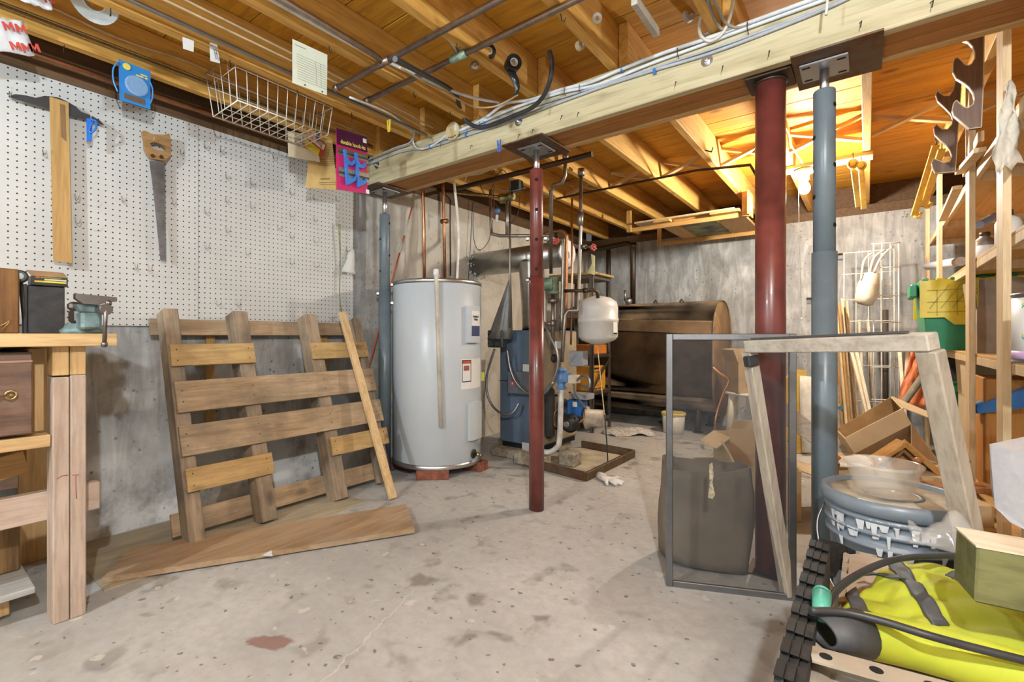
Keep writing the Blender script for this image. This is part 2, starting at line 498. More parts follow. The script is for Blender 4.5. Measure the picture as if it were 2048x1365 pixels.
# ---- the carrying beam: old built-up core between two newer treated planks
M_treated = wood('treated_plank', (0.38, 0.315, 0.165), (0.61, 0.54, 0.35), 'X', 0.55, 0.6, knots=0.5)
M_core = wood('old_beam', (0.26, 0.105, 0.022), (0.46, 0.20, 0.045), 'X', 0.9, 0.6, knots=0.6)
BZ0, BZ1 = 1.842, 2.028
beam = thing('carrying_beam', 'long built-up wooden carrying beam faced with a greenish treated plank, under the joists', 'beam', (2.6, 2.07, BZ0))
MB().box((.02, 1.95, BZ0), (WR - .01, 1.988, BZ1), .003).build('treated_plank', M_treated, beam, label='pale greenish treated plank facing the camera')
MB().box((.02, 1.991, BZ0 + .006), (WR - .01, 2.068, BZ1), .003).build('core_timber', M_core, beam)
MB().box((.02, 2.070, BZ0 + .004), (WR - .01, 2.146, BZ1), .003).build('core_timber', M_core, beam)
MB().box((.02, 2.149, BZ0), (WR - .01, 2.187, BZ1), .003).build('treated_plank', M_fir, beam)
M_zinc = metal('zinc', (0.72, 0.74, 0.78), 0.28)
M_steel = metal('dull_steel', (0.42, 0.42, 0.43), 0.42)
M_iron = metal('dark_iron', (0.10, 0.085, 0.07), 0.55, rust=0.5)
for px in ((0.202,1.95,1.962), (1.285,1.95,1.938), (2.151,1.95,1.931)):
    MB().cyl((px[0], 1.95, px[2]), (px[0], 1.946, px[2]), .021, 20).build('washer', M_zinc, beam, label='round zinc washer')
    MB().cyl((px[0], 1.946, px[2]), (px[0], 1.938, px[2]), .011, 6, smooth=False).cyl((px[0], 1.938, px[2]), (px[0], 1.922, px[2]), .006, 10).build('bolt', M_zinc, beam, label='zinc through bolt with nut')
for p in ((1.528,1.95,1.899), (1.612,1.95,1.888), (1.291,1.95,1.873), (1.372,1.95,1.875), (2.036,1.95,1.887), (2.205,1.95,1.889), (2.355,1.95,1.89), (2.609,1.95,1.89), (2.776,1.95,1.883), (0.767,1.95,1.958), (0.986,1.95,1.896)):
    MB().tube([(p[0], 1.951, p[2]), (p[0] + .006, 1.93, p[2] - .006), (p[0] + .003, 1.926, p[2] - .028)], .0014, 6).build('bent_nail', M_iron, beam)

# ---- lamps
M_porc = plain('porcelain', (0.75, 0.72, 0.66), 0.25, var=0.03)
def bulb_mat(name, colr, strength):
    m, nt, b = _new(name)
    b.inputs['Base Color'].default_value = (1, 1, 1, 1)
    b.inputs['Emission Color'].default_value = c4(colr); b.inputs['Emission Strength'].default_value = strength
    return m
M_bulb_far = bulb_mat('lit_bulb_warm', WARM, BULB_FAR)
M_bulb_near = bulb_mat('lit_bulb', NEUTRAL, BULB_NEAR)
M_bulb_fill = bulb_mat('fill_bulb_cool', COOL, BULB_FILL)
def bulb_lamp(name, label, x, y, ztop, mat, chain=None):
    o = thing(name, label, 'lamp', (x, y, ztop))
    MB().lathe([(.03, -.03), (.055, -.025), (.056, -.008), (.05, 0), (.045, 0.0)], (x, y, ztop)).lathe([(.022, -.075), (.028, -.07), (.03, -.03)], (x, y, ztop)).build('lamp_holder', M_porc, o)
    MB().lathe([(.004, -.165), (.02, -.16), (.031, -.142), (.033, -.125), (.028, -.105), (.016, -.085), (.014, -.072)], (x, y, ztop), n=20).build('bulb', mat, o, label='lit bulb')
    if chain:
        MB().tube([(x - .03, y - .02, ztop - .05), (x - .032, y - .025, ztop - .2), chain], .0018, 6).lathe([(.002, .015), (.005, .01), (.006, 0), (.003, -.006)], chain, n=8).build('pull_cord', plain('cord_white', (.78, .74, .66), .7), o)
    return o
mt = MB().box((2.10, 3.79, 2.004), (2.66, 3.91, 2.028), .002).build('lamp_board', M_fir); tag(mt, 'short pine board under the joists that carries the lit lamp', 'board')
bulb_lamp('ceiling_lamp', 'porcelain ceiling lamp with a lit bare bulb and a long pull cord', 2.30, 3.85, 2.0035, M_bulb_far, (2.285,3.833,0.992))
mt = MB().box((2.80, -.32, 2.004), (3.25, -.18, 2.028), .002).build('lamp_board', M_fir); tag(mt, 'pine board under the joists behind the camera that carries a lamp', 'board')
bulb_lamp('ceiling_lamp', 'porcelain ceiling lamp with a lit bulb above and behind the camera', 3.0, -.25, 2.0035, M_bulb_near)

mt = MB().box((1.05, -1.47, 2.004), (1.55, -1.33, 2.028), .002).build('lamp_board', M_fir); tag(mt, 'added pine board under the joists at the back of the basement that carries the unseen fill lamp', 'board')
bulb_lamp('ceiling_lamp', 'added unseen fill lamp with a lit cool white bulb farther behind the camera', 1.3, -1.4, 2.0035, M_bulb_fill)  # unseen lamp added behind the camera for cool fill light

# ---- steel posts under the beam
M_redpost = plain('oxide_red_paint', (0.17, 0.04, 0.032), 0.33, var=0.25, scale=9, coat=0.2)
M_greypost = plain('slate_blue_paint', (0.145, 0.185, 0.215), 0.34, var=0.1, scale=9)
M_hole = plain('dark_hole', (0.006, 0.006, 0.006), 0.9)
M_rustplate = metal('rusty_plate', (0.20, 0.15, 0.11), 0.6, rust=0.8)
def post(name, label, x, y, mat, zt, z_lap, bolts, plate, base=.06):
    o = thing(name, label, 'post', (x, y, 0))
    MB().cyl((x, y, 0.004), (x, y, z_lap), .0385, 28).build('lower_tube', mat, o)
    MB().lathe([(.0335, z_lap - .1), (.0335, zt - .004), (.031, zt), (.02, zt)], (x, y, 0), n=28).build('upper_tube', mat, o)
    MB().cyl((x, y, zt - .02), (x, y, BZ0 - .0165), .0145, 16).build('screw', M_zinc, o, label='bright threaded screw')
    MB().box((x - .07, y - .07, BZ0 - .0165), (x + .07, y + .07, BZ0 - .0085), .002).build('top_plate', M_steel, o)
    MB().box((x - plate[0], y - .14, BZ0 - .0082), (x + plate[1], y + .14, BZ0 - .0005), .001).build('bearing_plate', M_rustplate, o, label='rusty steel bearing plate')
    ds = Vector((2.627 - x, -y, 0)).normalized()
    for sx_ in (-1, 1):
        for sy_ in (-1, 1):
            MB().box((x + sx_ * .05 - .012, y + sy_ * .05 - .005, BZ0 - .0172), (x + sx_ * .05 + .012, y + sy_ * .05 + .005, BZ0 - .0166)).build('slot', M_hole, o)
    d2 = Vector((ds.y, -ds.x, 0))
    k = 0; z = zt - .06
    while z > z_lap + .03:
        side = ds if mat is M_redpost else (ds * .45 + d2 * (.89 if k % 2 else -.89))
        c = Vector((x, y, z)) + side * .0327
        MB().cyl(c, c + side * .0016, .0085, 14).build('hole', M_hole, o)
        z -= .15 if mat is M_redpost else .105
        k += 1
    for (bz, sgn) in bolts:
        c = Vector((x, y, bz)) + d2 * sgn * .0385
        MB().cyl(c, c + d2 * sgn * .014, .0125, 6, smooth=False).build('bolt', M_zinc, o)
    if base: MB().box((x - base, y - base, 0), (x + base, y + base, .004)).build('base_plate', mat, o)
    return o
PY = 2.07
p_red = post('support_post', 'slim oxide-red adjustable steel post standing mid-floor in front of the boiler', 1.31, PY, M_redpost, 1.729, 1.18, [(1.38, 1), (1.38, -1), (1.17, 1)], (.12, .12), base=0)
p_gl = post('support_post', 'slate-grey adjustable steel post between the pallet and the water heater', .142, PY - .012, M_greypost, 1.682, 1.18, [(1.22, -1), (1.16, 1), (1.10, -1)], (.11, .11))
p_gr = post('support_post', 'slate-grey adjustable steel post beside the thick red column', 2.51, PY, M_greypost, 1.751, 1.18, [(1.16, -1), (1.01, 1)], (.088, .16), base=.05)
lc = thing('lally_column', 'thick dark oxide-red steel column carrying the beam', 'column', (2.344, PY, 0))
MB().cyl((2.344, PY, .006), (2.344, PY, BZ0 - .008), .0505, 36).build('column_tube', M_redpost, lc)
MB().box((2.344 - .075, PY - .075, BZ0 - .008), (2.344 + .075, PY + .075, BZ0 - .0003), .002).build('cap_plate', M_iron, lc)
MB().lathe([(.053, -.008), (.056, -.005), (.056, 0)], (2.344, PY, BZ0 - .008), n=32).build('collar', M_iron, lc)
MB().box((2.344 - .07, PY - .07, 0), (2.344 + .07, PY + .07, .006), .001).build('base_plate', M_iron, lc)

# ================================================================ LEFT WALL: pegboard and what hangs on it
def make_peg_mat():
    m, nt, b = _new('pegboard_white')
    tc = nt.nodes.new('ShaderNodeTexCoord'); v = tc.outputs['Object']
    sep = nt.nodes.new('ShaderNodeSeparateXYZ'); nt.links.new(v, sep.inputs[0])
    def M(op, a, bb=None):
        n = nt.nodes.new('ShaderNodeMath'); n.operation = op
        for i, q in enumerate((a, bb)):
            if q is None: continue
            if isinstance(q, (int, float)): n.inputs[i].default_value = q
            else: nt.links.new(q, n.inputs[i])
        return n.outputs[0]
    def cell(s):
        f = M('FRACT', M('ADD', M('DIVIDE', s, 0.0254), 100.5))
        return M('MULTIPLY', M('SUBTRACT', f, 0.5), 0.0254)
    a = cell(sep.outputs['Y']); c = cell(sep.outputs['Z'])
    d = M('SQRT', M('ADD', M('MULTIPLY', a, a), M('MULTIPLY', c, c)))
    hole = M('LESS_THAN', d, 0.0031)
    f = noise(nt, v, 3.0, 4.0)
    base = ramp(nt, f, [(0.3, (0.50, 0.50, 0.49)), (0.7, (0.57, 0.57, 0.56))])
    nt.links.new(mix(nt, hole, base, (0.012, 0.011, 0.01)), b.inputs['Base Color'])
    b.inputs['Roughness'].default_value = 0.5
    inv = M('SUBTRACT', 1.0, hole); bump(nt, b, inv, 0.6, 0.002)
    return m
M_peg = make_peg_mat()
H1 = (0.012,0.639,1.393)
H2 = (0.012,1.015,1.203)
SEAM = (0.012,0.985,1.314)
PEND = (0.012,1.905,1.443)
pb1 = MB().box((.004, -.75, .930), (.012, SEAM[1] - .0012, 1.936), .0005).build('pegboard_panel', M_peg, origin=(0, H1[1], H1[2]))
tag(pb1, 'white perforated pegboard panel behind the workbench, left of the seam', 'pegboard', 'pegboard panels on the left wall')
pb2 = MB().box((.004, SEAM[1] + .0012, .962), (.012, PEND[1], 1.936), .0005).build('pegboard_panel', M_peg, origin=(0, H2[1], H2[2]))
tag(pb2, 'white perforated pegboard panel behind the pallet, right of the seam', 'pegboard', 'pegboard panels on the left wall')
M_hook = metal('hook_wire', (0.55, 0.52, 0.47), 0.35)
hook_me = None
hooks = [(0.012,1.011,1.832), (0.012,1.087,1.832), (0.012,1.366,1.881), (0.012,1.114,1.706), (0.012,1.241,1.706), (0.012,1.467,1.706), (0.012,1.617,1.708), (0.012,1.775,1.736), (0.012,1.114,1.581), (0.012,1.241,1.579), (0.012,1.467,1.579), (0.012,1.62,1.581), (0.012,1.775,1.682), (0.012,1.775,1.631), (0.012,1.775,1.582), (0.012,1.012,1.505), (0.012,1.114,1.428), (0.012,1.392,1.495), (0.012,1.467,1.454), (0.012,1.62,1.453), (0.012,1.013,1.328), (0.012,1.215,1.327), (0.012,1.467,1.304), (0.012,1.622,1.304), (0.012,1.065,1.051), (0.012,1.167,1.052), (0.012,1.726,1), (0.012,1.853,1.433), (0.012,0.408,1.617), (0.012,0.51,1.462), (0.012,0.51,1.363), (0.012,0.67,1.489), (0.012,0.872,1.519), (0.012,0.717,1.192), (0.012,0.769,1.191), (0.012,0.906,1.769), (0.012,0.312,1.814), (0.012,0.556,1.804), (0.012,0.785,1.78)]
_hp = smoothpath([(0, 0, .022), (.003, 0, .010), (.004, 0, 0), (.012, 0, -.007), (.03, 0, -.009), (.046, 0, -.006), (.053, 0, .004), (.056, 0, .018)], 4)
hook_me = MB().tube(_hp, .0017, 6).mesh('peg_hook', M_hook)
HK = []
for i, h in enumerate(hooks):
    o = bpy.data.objects.new('peg_hook', hook_me); COL.objects.link(o)
    o.matrix_world = Matrix.Translation((.0125, h[1], h[2])) @ Matrix.Rotation(random.uniform(-.12, .12), 4, 'Z'); WM[o.name] = o.matrix_world
    HK.append((h, o))
ORD = ['first', 'second', 'third', 'fourth', 'fifth', 'sixth', 'seventh', 'eighth', 'ninth', 'tenth', 'eleventh', 'twelfth', 'thirteenth', 'fourteenth', 'fifteenth', 'sixteenth', 'seventeenth', 'eighteenth']
for side, lo, hi in (('left', -9, SEAM[1]), ('right', SEAM[1], 9)):
    hs_ = sorted([q for q in HK if lo <= q[0][1] < hi], key=lambda q: q[0][1])
    cols = []
    for q in hs_:
        if cols and q[0][1] - cols[-1][-1][0][1] < .02: cols[-1].append(q)
        else: cols.append([q])
    for i, cset in enumerate(cols):
        cset.sort(key=lambda q: -q[0][2])
        for j, q in enumerate(cset):
            tag(q[1], 'wire hook on the %s pegboard panel, %s column from left%s' % (side, ORD[i], (', ' + ORD[j] + ' from top') if len(cset) > 1 else ''), 'hook', 'wire hooks in the pegboard')

def plate(pts, thick, dx=1):
    """Outline (points on a plane of constant X) given thickness towards +X."""
    return MB().prism(pts, (thick * dx, 0, 0))
M_tblade = wood('yellowed_maple', (0.36, 0.20, 0.06), (0.52, 0.32, 0.11), 'Z', 0.8, 0.5)
M_tdark = wood('dark_inlay', (0.15, 0.085, 0.03), (0.23, 0.13, 0.05), 'Z', 1.0, 0.5)
M_black = plain('black_plastic', (0.035, 0.036, 0.038), 0.45)
ts = thing('t_square', 'wooden T-square with a wavy black head hung on the pegboard', 't-square', (0.04,0.457,1.181))
head_pts = [(0.041,0.306,1.804), (0.041,0.325,1.819), (0.041,0.357,1.826), (0.041,0.382,1.827), (0.041,0.395,1.835), (0.041,0.408,1.845), (0.041,0.425,1.85), (0.041,0.453,1.855), (0.041,0.482,1.848), (0.041,0.503,1.839), (0.041,0.523,1.823), (0.041,0.558,1.819), (0.041,0.585,1.809), (0.041,0.6,1.794), (0.041,0.546,1.8), (0.041,0.482,1.795), (0.041,0.424,1.801), (0.041,0.357,1.8), (0.041,0.327,1.8)]
plate(head_pts, .007).build('head', M_black, ts)
plate([(0.049,0.423,1.846), (0.049,0.481,1.844), (0.049,0.492,1.185), (0.049,0.434,1.186)], .005).build('blade', M_tblade, ts)
plate([(0.054,0.454,1.83), (0.054,0.471,1.828), (0.054,0.475,1.68), (0.054,0.458,1.695)], .0006).build('inlay', M_tdark, ts)

# hand saw
M_sawblade = metal('worn_saw_steel', (0.34, 0.36, 0.40), 0.45, var=0.5, scale=14, rust=0.35, rustc=(.10, .07, .05))
M_sawh = wood('saw_handle', (0.22, 0.11, 0.035), (0.42, 0.24, 0.09), 'Y', 1.2, 0.55)
sw = thing('hand_saw', 'old hand saw with a worn wooden handle hung on the pegboard', 'saw', (0.035,0.827,1.23))
saw_pts = [(0.035,0.739,1.825), (0.035,0.753,1.816), (0.035,0.776,1.81), (0.035,0.805,1.82), (0.035,0.829,1.824), (0.035,0.844,1.837), (0.035,0.853,1.839), (0.035,0.847,1.806), (0.035,0.852,1.776), (0.035,0.85,1.741), (0.035,0.841,1.724), (0.035,0.829,1.703), (0.035,0.794,1.7), (0.035,0.77,1.697), (0.035,0.759,1.714), (0.035,0.746,1.737), (0.035,0.745,1.77), (0.035,0.736,1.807)]
hc = Vector((0.035,0.799,1.76))
def holed(outer, c, ry, rz, thick, n=36):
    """Plate in the YZ plane with an oval hole."""
    out = []; inn = []
    P = [Vector(p) for p in outer]
    for i in range(n):
        a = 2 * PI * i / n; d = Vector((0, math.cos(a), math.sin(a))); best = None
        for j in range(len(P)):
            p, q = P[j], P[(j + 1) % len(P)]
            e = q - p; den = d.y * e.z - d.z * e.y
            if abs(den) < 1e-12: continue
            w = p - c
            t = (w.y * e.z - w.z * e.y) / den; u = (w.y * d.z - w.z * d.y) / den
            if t > 0 and -1e-6 <= u <= 1 + 1e-6 and (best is None or t > best): best = t
        out.append(c + d * (best or ry * 1.5)); inn.append(c + Vector((0, d.y * ry, d.z * rz)))
    T = Vector((thick, 0, 0))
    return MB().loft([out, inn, [p + T for p in inn], [p + T for p in out]], False, False, True)
holed(saw_pts, hc, .034, .0165, .02).build('handle', M_sawh, sw)
sb = [(0.043,0.767,1.688), (0.043,0.831,1.702)]
rt, rb = Vector((0.043,0.831,1.702)), Vector((0.043,0.837,1.233))
for i in range(60):
    a = rt.lerp(rb, (i + .2) / 60); bq = rt.lerp(rb, (i + .8) / 60)
    sb += [a, bq + Vector((0, -.005, 0))]
sb += [(0.043,0.811,1.237), (0.043,0.782,1.559)]
plate(sb, .0018).build('saw_blade', M_sawblade, sw)
for p in ((0.056,0.777,1.711), (0.056,0.812,1.716)):
    MB().cyl(p, (p[0] + .001, p[1], p[2]), .009, 14).build('rivet', M_iron, sw)
# blue plastic hanger on the T-square's right hook
M_blue = plain('blue_plastic', (0.02, 0.16, 0.60), 0.35, var=0.08)
bc = thing('cup_hanger', 'blue plastic clip hooked over the right end of the T-square head', 'clip', (0.07,0.547,1.693))
plate([(0.062,0.536,1.794), (0.062,0.555,1.801), (0.062,0.554,1.75), (0.062,0.554,1.703), (0.062,0.537,1.696)], .008).build('strip', M_blue, bc)
MB().tube([(0.072,0.548,1.791), (0.076,0.566,1.79), (0.08,0.563,1.756), (0.072,0.548,1.737), (0.07,0.547,1.76), (0.072,0.557,1.784)], .0042, 8, 5).build('loop', M_blue, bc)
plate([(0.062,0.537,1.698), (0.062,0.554,1.703), (0.062,0.55,1.694), (0.062,0.537,1.692)], .006).build('tip', M_tblade, bc)
# green cord and bubble pack at the right edge
M_cord = plain('faded_green_cord', (0.27, 0.27, 0.11), 0.8, var=0.35, scale=60, bmp=0.6)
MBc = MB().tube([(0.04,1.783,1.582), (0.04,1.783,1.517), (0.035,1.792,1.362), (0.035,1.786,1.173), (0.04,1.79,1.07), (0.05,1.79,1.041)], .0045, 8, 4, radii=[.007, .006, .004, .0035, .0045, .006])
tag(MBc.build('cord', M_cord), 'faded green cord hanging from a hook at the right end of the pegboard', 'cord')
M_film = clear('bubble_film', (0.85, 0.85, 0.82), 0.25, 0.5)
bb = thing('bubble_pack', 'crumpled clear bubble pack with a brown part inside, hanging at the pegboard edge', 'package', (0.06,1.835,1.27))
g = []
for i in range(9):
    t = i / 8
    a = Vector((0.03,1.875,1.447)).lerp(Vector((0.05,1.79,1.288)), t); b2 = Vector((0.04,1.891,1.438)).lerp(Vector((0.07,1.877,1.27)), t)
    g.append([a.lerp(b2, j / 6) + Vector((random.uniform(-.004, .004) + .03 * math.sin(PI * j / 6) * t, random.uniform(-.002, .002), random.uniform(-.002, .002))) for j in range(7)])
MB().sheet(g, .003).build('bubble_wrap', M_film, bb)
MB().lathe([(.012, 0), (.02, .004), (.021, .03), (.012, .036)], (0.05,1.861,1.29), (.1, .3, 1), 12).build('contents', wood('cork', (.22, .11, .03), (.40, .22, .08), 'Z'), bb)

# ================================================================ WORKBENCH
M_bench = wood('bench_pine', (0.46, 0.28, 0.115), (0.68, 0.47, 0.235), 'Y', 0.7, 0.6, knots=0.5)
M_benchz = wood('bench_pine_upright', (0.44, 0.26, 0.10), (0.62, 0.41, 0.19), 'Z', 0.8, 0.6)
M_pink = wood('dusty_pink_stud', (0.38, 0.28, 0.215), (0.56, 0.45, 0.37), 'Z', 0.7, 0.75, dirt=0.35, dirtc=(.24, .15, .09))
M_pinky = wood('dusty_pink_rail', (0.42, 0.31, 0.235), (0.62, 0.49, 0.40), 'Y', 0.7, 0.75, dirt=0.3, dirtc=(.24, .15, .09))
M_drawer = wood('old_mahogany', (0.075, 0.036, 0.024), (0.20, 0.11, 0.07), 'Y', 0.7, 0.55, dirt=0.3, dirtc=(.36, .28, .22))
wbn = thing('workbench', 'home-made wooden workbench with doubled stud legs and a dark old drawer, against the pegboard', 'workbench', (.36, -.2, 0))
MB().box((.02, -1.1, .8525), (.72, .478, .8915), .002).build('bench_top', M_bench, wbn)
for y0 in (.3275, .3685):
    MB().box((.592, y0, 0.0), (.680, y0 + .039, .757 + (.004 if y0 > .35 else 0)), .003).build('leg', M_pink, wbn)
    MB().box((.592, y0, .762), (.677, y0 + .0385, .852), .002).build('leg_block', M_benchz, wbn)
for y0 in (.33, -1.05):
    MB().box((.03, y0, 0), (.07, y0 + .085, .852), .002).build('leg', M_benchz, wbn)
MB().box((.592, -1.05, 0), (.68, -.97, .852), .003).build('leg', M_pink, wbn)
MB().box((.08, .285, .585), (.59, .322, .845), .002).build('drawer_divider', M_benchz, wbn)
dr = MB().box((.10, -.62, .592), (.664, .284, .836), .003).build('drawer', M_drawer, wbn, label='drawer with a scuffed dark mahogany front')
MB().box((.664, -.62, .806), (.667, .284, .812)).build('moulding', wood('worn_edge', (.42, .24, .16), (.58, .38, .27), 'Y'), dr)
kc = Vector((0.667,0.236,0.713))
MB().tube([kc + Vector((.012, .012 * math.cos(a), .012 * math.sin(a))) for a in [i * PI / 8 for i in range(16)]], .003, 6, closed=True).tube([kc, kc + Vector((.014, 0, 0))], .004, 6).tube([kc + Vector((.012, -.01, 0)), kc + Vector((.03, -.04, -.008)), kc + Vector((.02, -.09, -.012))], .003, 6).build('ring_pull', metal('brass', (.55, .40, .16), .35), dr)
MB().box((.60, -1.0, .545), (.662, .326, .5815), .002).build('rail', M_bench, wbn)
MB().box((.555, -1.0, .300), (.5915, .462, .392), .003).build('stretcher', M_pinky, wbn)
MB().box((.03, -1.0, .300), (.07, .33, .392), .003).build('stretcher', M_pinky, wbn)
MB().box((.06, -1.0, .085), (.60, .30, .105), .002).build('low_shelf', wood('dusty_shelf', (.30, .30, .29), (.47, .47, .45), 'Y', .8, .8), wbn)
MB().box((.10, -.9, .02), (.16, .25, .085), .002).box((.48, -.9, .02), (.54, .25, .085), .002).build('shelf_bearer', M_benchz, wbn)
MB().tube([(0.68,0.336,0.446), (0.68,0.348,0.453), (0.68,0.363,0.452)], .0012, 5).tube([(0.68,0.373,0.449), (0.68,0.389,0.447)], .0012, 5).tube([(0.68,0.381,0.448), (0.68,0.383,0.373)], .0012, 5).build('pencil_mark', plain('red_crayon', (.40, .09, .08), .8), wbn, label='red crayon mark')
# stored under the bench
M_pegbrown = plain('brown_hardboard', (0.33, 0.17, 0.055), 0.7)
o = MB().prism([(.38, -.35, .30), (.38, .31, .43), (.38, .31, .54), (.38, -.35, .54)], (.006, 0, 0)); 
pg = o.build('hardboard_offcut', M_pegbrown); tag(pg, 'brown perforated hardboard offcut leaning under the workbench', 'hardboard')
for i in range(20):
    for j in range(5):
        y = -.34 + i * .032; z = .53 - j * .032
        if z < .32 + (y + .35) * .2: continue
        MB().cyl((.3862, y, z), (.3868, y, z), .003, 6).build('hole', M_hole, pg)
o = MB().bar((.44, -.5, .30), (.44, .30, .47), .02, .075, (0, 0, 1), .002).build('board_offcut', wood('orange_pine', (.34, .17, .05), (.50, .28, .10), 'Y')); tag(o, 'pine board stored slanting under the workbench', 'board')
o = MB().box((.30, .18, .1055), (.42, .29, .30), .006).build('timber_chunk', wood('rotten_timber', (.09, .045, .015), (.26, .15, .06), 'Z', 1.2, .8)); tag(o, 'dark rotten chunk of timber standing under the workbench', 'timber')
o = MB().box((.50, .10, .1055), (.56, .165, .160), .003).build('wood_block', M_bench); tag(o, 'small pale wood block on the shelf under the workbench', 'wood block')

# ---- on the bench
M_burl = wood('burl', (0.10, 0.04, 0.012), (0.36, 0.17, 0.045), 'Z', 0.35, 0.25, dirt=.4, dirtc=(.06, .025, .01))
bx = thing('burl_clock_case', 'small brown burl-wood case on the workbench by the left edge', 'case', (.50, .15, .8917))
MB().box((.42, -.05, .8917), (.56, .270, 1.092), .004).build('case', M_burl, bx)
MB().tube([(0.562,0.227,0.915), (0.562,0.237,0.922), (0.562,0.248,0.934), (0.562,0.244,0.922), (0.562,0.231,0.903)], .0012, 5).build('scroll', metal('gilt', (.6, .42, .15), .35), bx)
dk = thing('slate_panel', 'dark slate-grey panel standing on the workbench under the box of screws', 'panel', (.42, .36, .8917))
MB().box((.40, .306, .8925), (.425, .402, 1.055), .003).build('panel', plain('slate', (.055, .058, .065), .6, var=.25, scale=30), dk)
MB().box((.43, .292, .8917), (.45, .303, 1.055), .002).build('stand', M_black, dk)
kn = thing('black_knob', 'round black knob with a pale disc in front of the screw box', 'dial', (.47, .29, 1.05))  # a plain round black knob with a pale centre
MB().lathe([(.018, 0), (.021, .004), (.021, .014), (.016, .02)], (.455, .285, 1.078), (1, -.2, 0), 20).build('grip', M_black, kn)
MB().lathe([(.001, 0), (.010, 0), (.010, .001)], (.4755, .281, 1.078), (1, -.2, 0), 16).build('disc', plain('pale_disc', (.35, .45, .45), .3), kn)
MB().cyl((.455, .285, 1.078), (.44, .30, .8925), .006, 8).build('stem', M_black, kn)
sbx = thing('screw_box', 'black and yellow cardboard box of construction screws with its flap open, on the slate panel', 'box', (.42, .35, 1.056))
M_bxk = plain('box_black', (.03, .03, .028), .5); M_yel = plain('box_yellow', (.80, .66, .02), .5, var=.04); M_tan = plain('carton_brown', (.36, .22, .11), .8)
MB().box((.375, .314, 1.0558), (.435, .408, 1.087), .001).build('box_body', M_bxk, sbx)
MB().box((.4352, .322, 1.066), (.4358, .404, 1.0715)).box((.4352, .338, 1.0815), (.4358, .390, 1.0845)).build('yellow_band', M_yel, sbx)
MB().box((.4352, .347, 1.0735), (.4358, .404, 1.079)).build('screw_picture', plain('screw_pic', (.6, .55, .45), .5), sbx)
MB().box((.4352, .325, 1.080), (.4358, .335, 1.086)).build('logo', plain('logo_red', (.55, .05, .05), .5), sbx)
text('CONSTRUCTION SCREWS', .0042, frame((.4362, .364, 1.083), (0, 1, 0), (1, 0, 0)), M_bxk, sbx)
MB().prism([(.435, .314, 1.087), (.435, .408, 1.087), (.385, .405, 1.108), (.385, .308, 1.108)], (-.001, 0, .0015)).build('flap', M_tan, sbx)
hs = thing('saw_handle_tool', 'dark hand tool handle sticking up behind the burl case', 'tool handle', (.36, .22, .8917))
MB().tube([(.36, .20, .8925), (.36, .205, 1.08), (.36, .21, 1.12), (.36, .212, 1.17)], .014, 10, 3, radii=[.006, .010, .013, .015]).build('grip', plain('dark_grip', (.07, .065, .06), .6, var=.2), hs)
# ---- bench vise
M_vise = plain('vise_teal', (.16, .24, .25), .4, var=.35, scale=24); M_viseiron = metal('vise_iron', (.22, .21, .20), .42, rust=.25)
vs = thing('bench_vise', 'worn teal cast-iron bench vise with a hanging handle on the workbench corner', 'vise', (.60, .43, .8917))
MB().lathe([(.058, 0), (.06, .012), (.05, .02), (.045, .034)], (.55, .425, .8917), n=24, sx=1.0).build('swivel_base', M_vise, vs)
MB().box((.50, .395, .925), (.60, .455, .975), .01).box((.52, .388, .97), (.565, .462, .998), .008).build('rear_body', M_viseiron, vs)
MB().box((.592, .398, .905), (.665, .452, .965), .008).prism([(.62, .385, .985), (.62, .468, .985), (.62, .452, .962), (.62, .398, .962)], (.045, 0, 0)).build('sliding_body', M_vise, vs)
MB().prism([(.655, .380, 1.018), (.655, .486, 1.012), (.655, .486, .998), (.655, .455, .992), (.655, .44, .985), (.655, .40, .986), (.655, .380, 1.002)], (.03, 0, 0)).build('front_jaw', M_viseiron, vs)
MB().cyl((.66, .443, .970), (.735, .446, .968), .0125, 14).cyl((.70, .445, .969), (.738, .446, .968), .017, 14).build('screw_head', M_viseiron, vs)
MB().tube([(.728, .452, .985), (.735, .444, .955), (.745, .438, .862)], .0058, 10).lathe([(.004, -.009), (.009, -.005), (.009, .005), (.004, .009)], (.746, .438, .858), n=12).lathe([(.004, -.009), (.009, -.005), (.009, .005), (.004, .009)], (.727, .453, .989), n=12).build('handle', M_viseiron, vs)

# ================================================================ PALLET, STICK, PLANK
M_pal = wood('weathered_oak', (0.20, 0.14, 0.09), (0.42, 0.325, 0.225), 'Z', 0.8, 0.8, knots=.8, dirt=.75, dirtc=(.11, .085, .065))
M_paly = wood('weathered_oak_boards', (0.29, 0.195, 0.11), (0.50, 0.37, 0.235), 'Y', 0.8, 0.8, knots=.8, dirt=.65, dirtc=(.15, .115, .085))
M_paln = wood('newer_pallet_boards', (0.38, 0.235, 0.085), (0.57, 0.39, 0.17), 'Y', 0.8, 0.75, knots=.9, dirt=.4, dirtc=(.20, .13, .06))
lean = math.atan(.31)
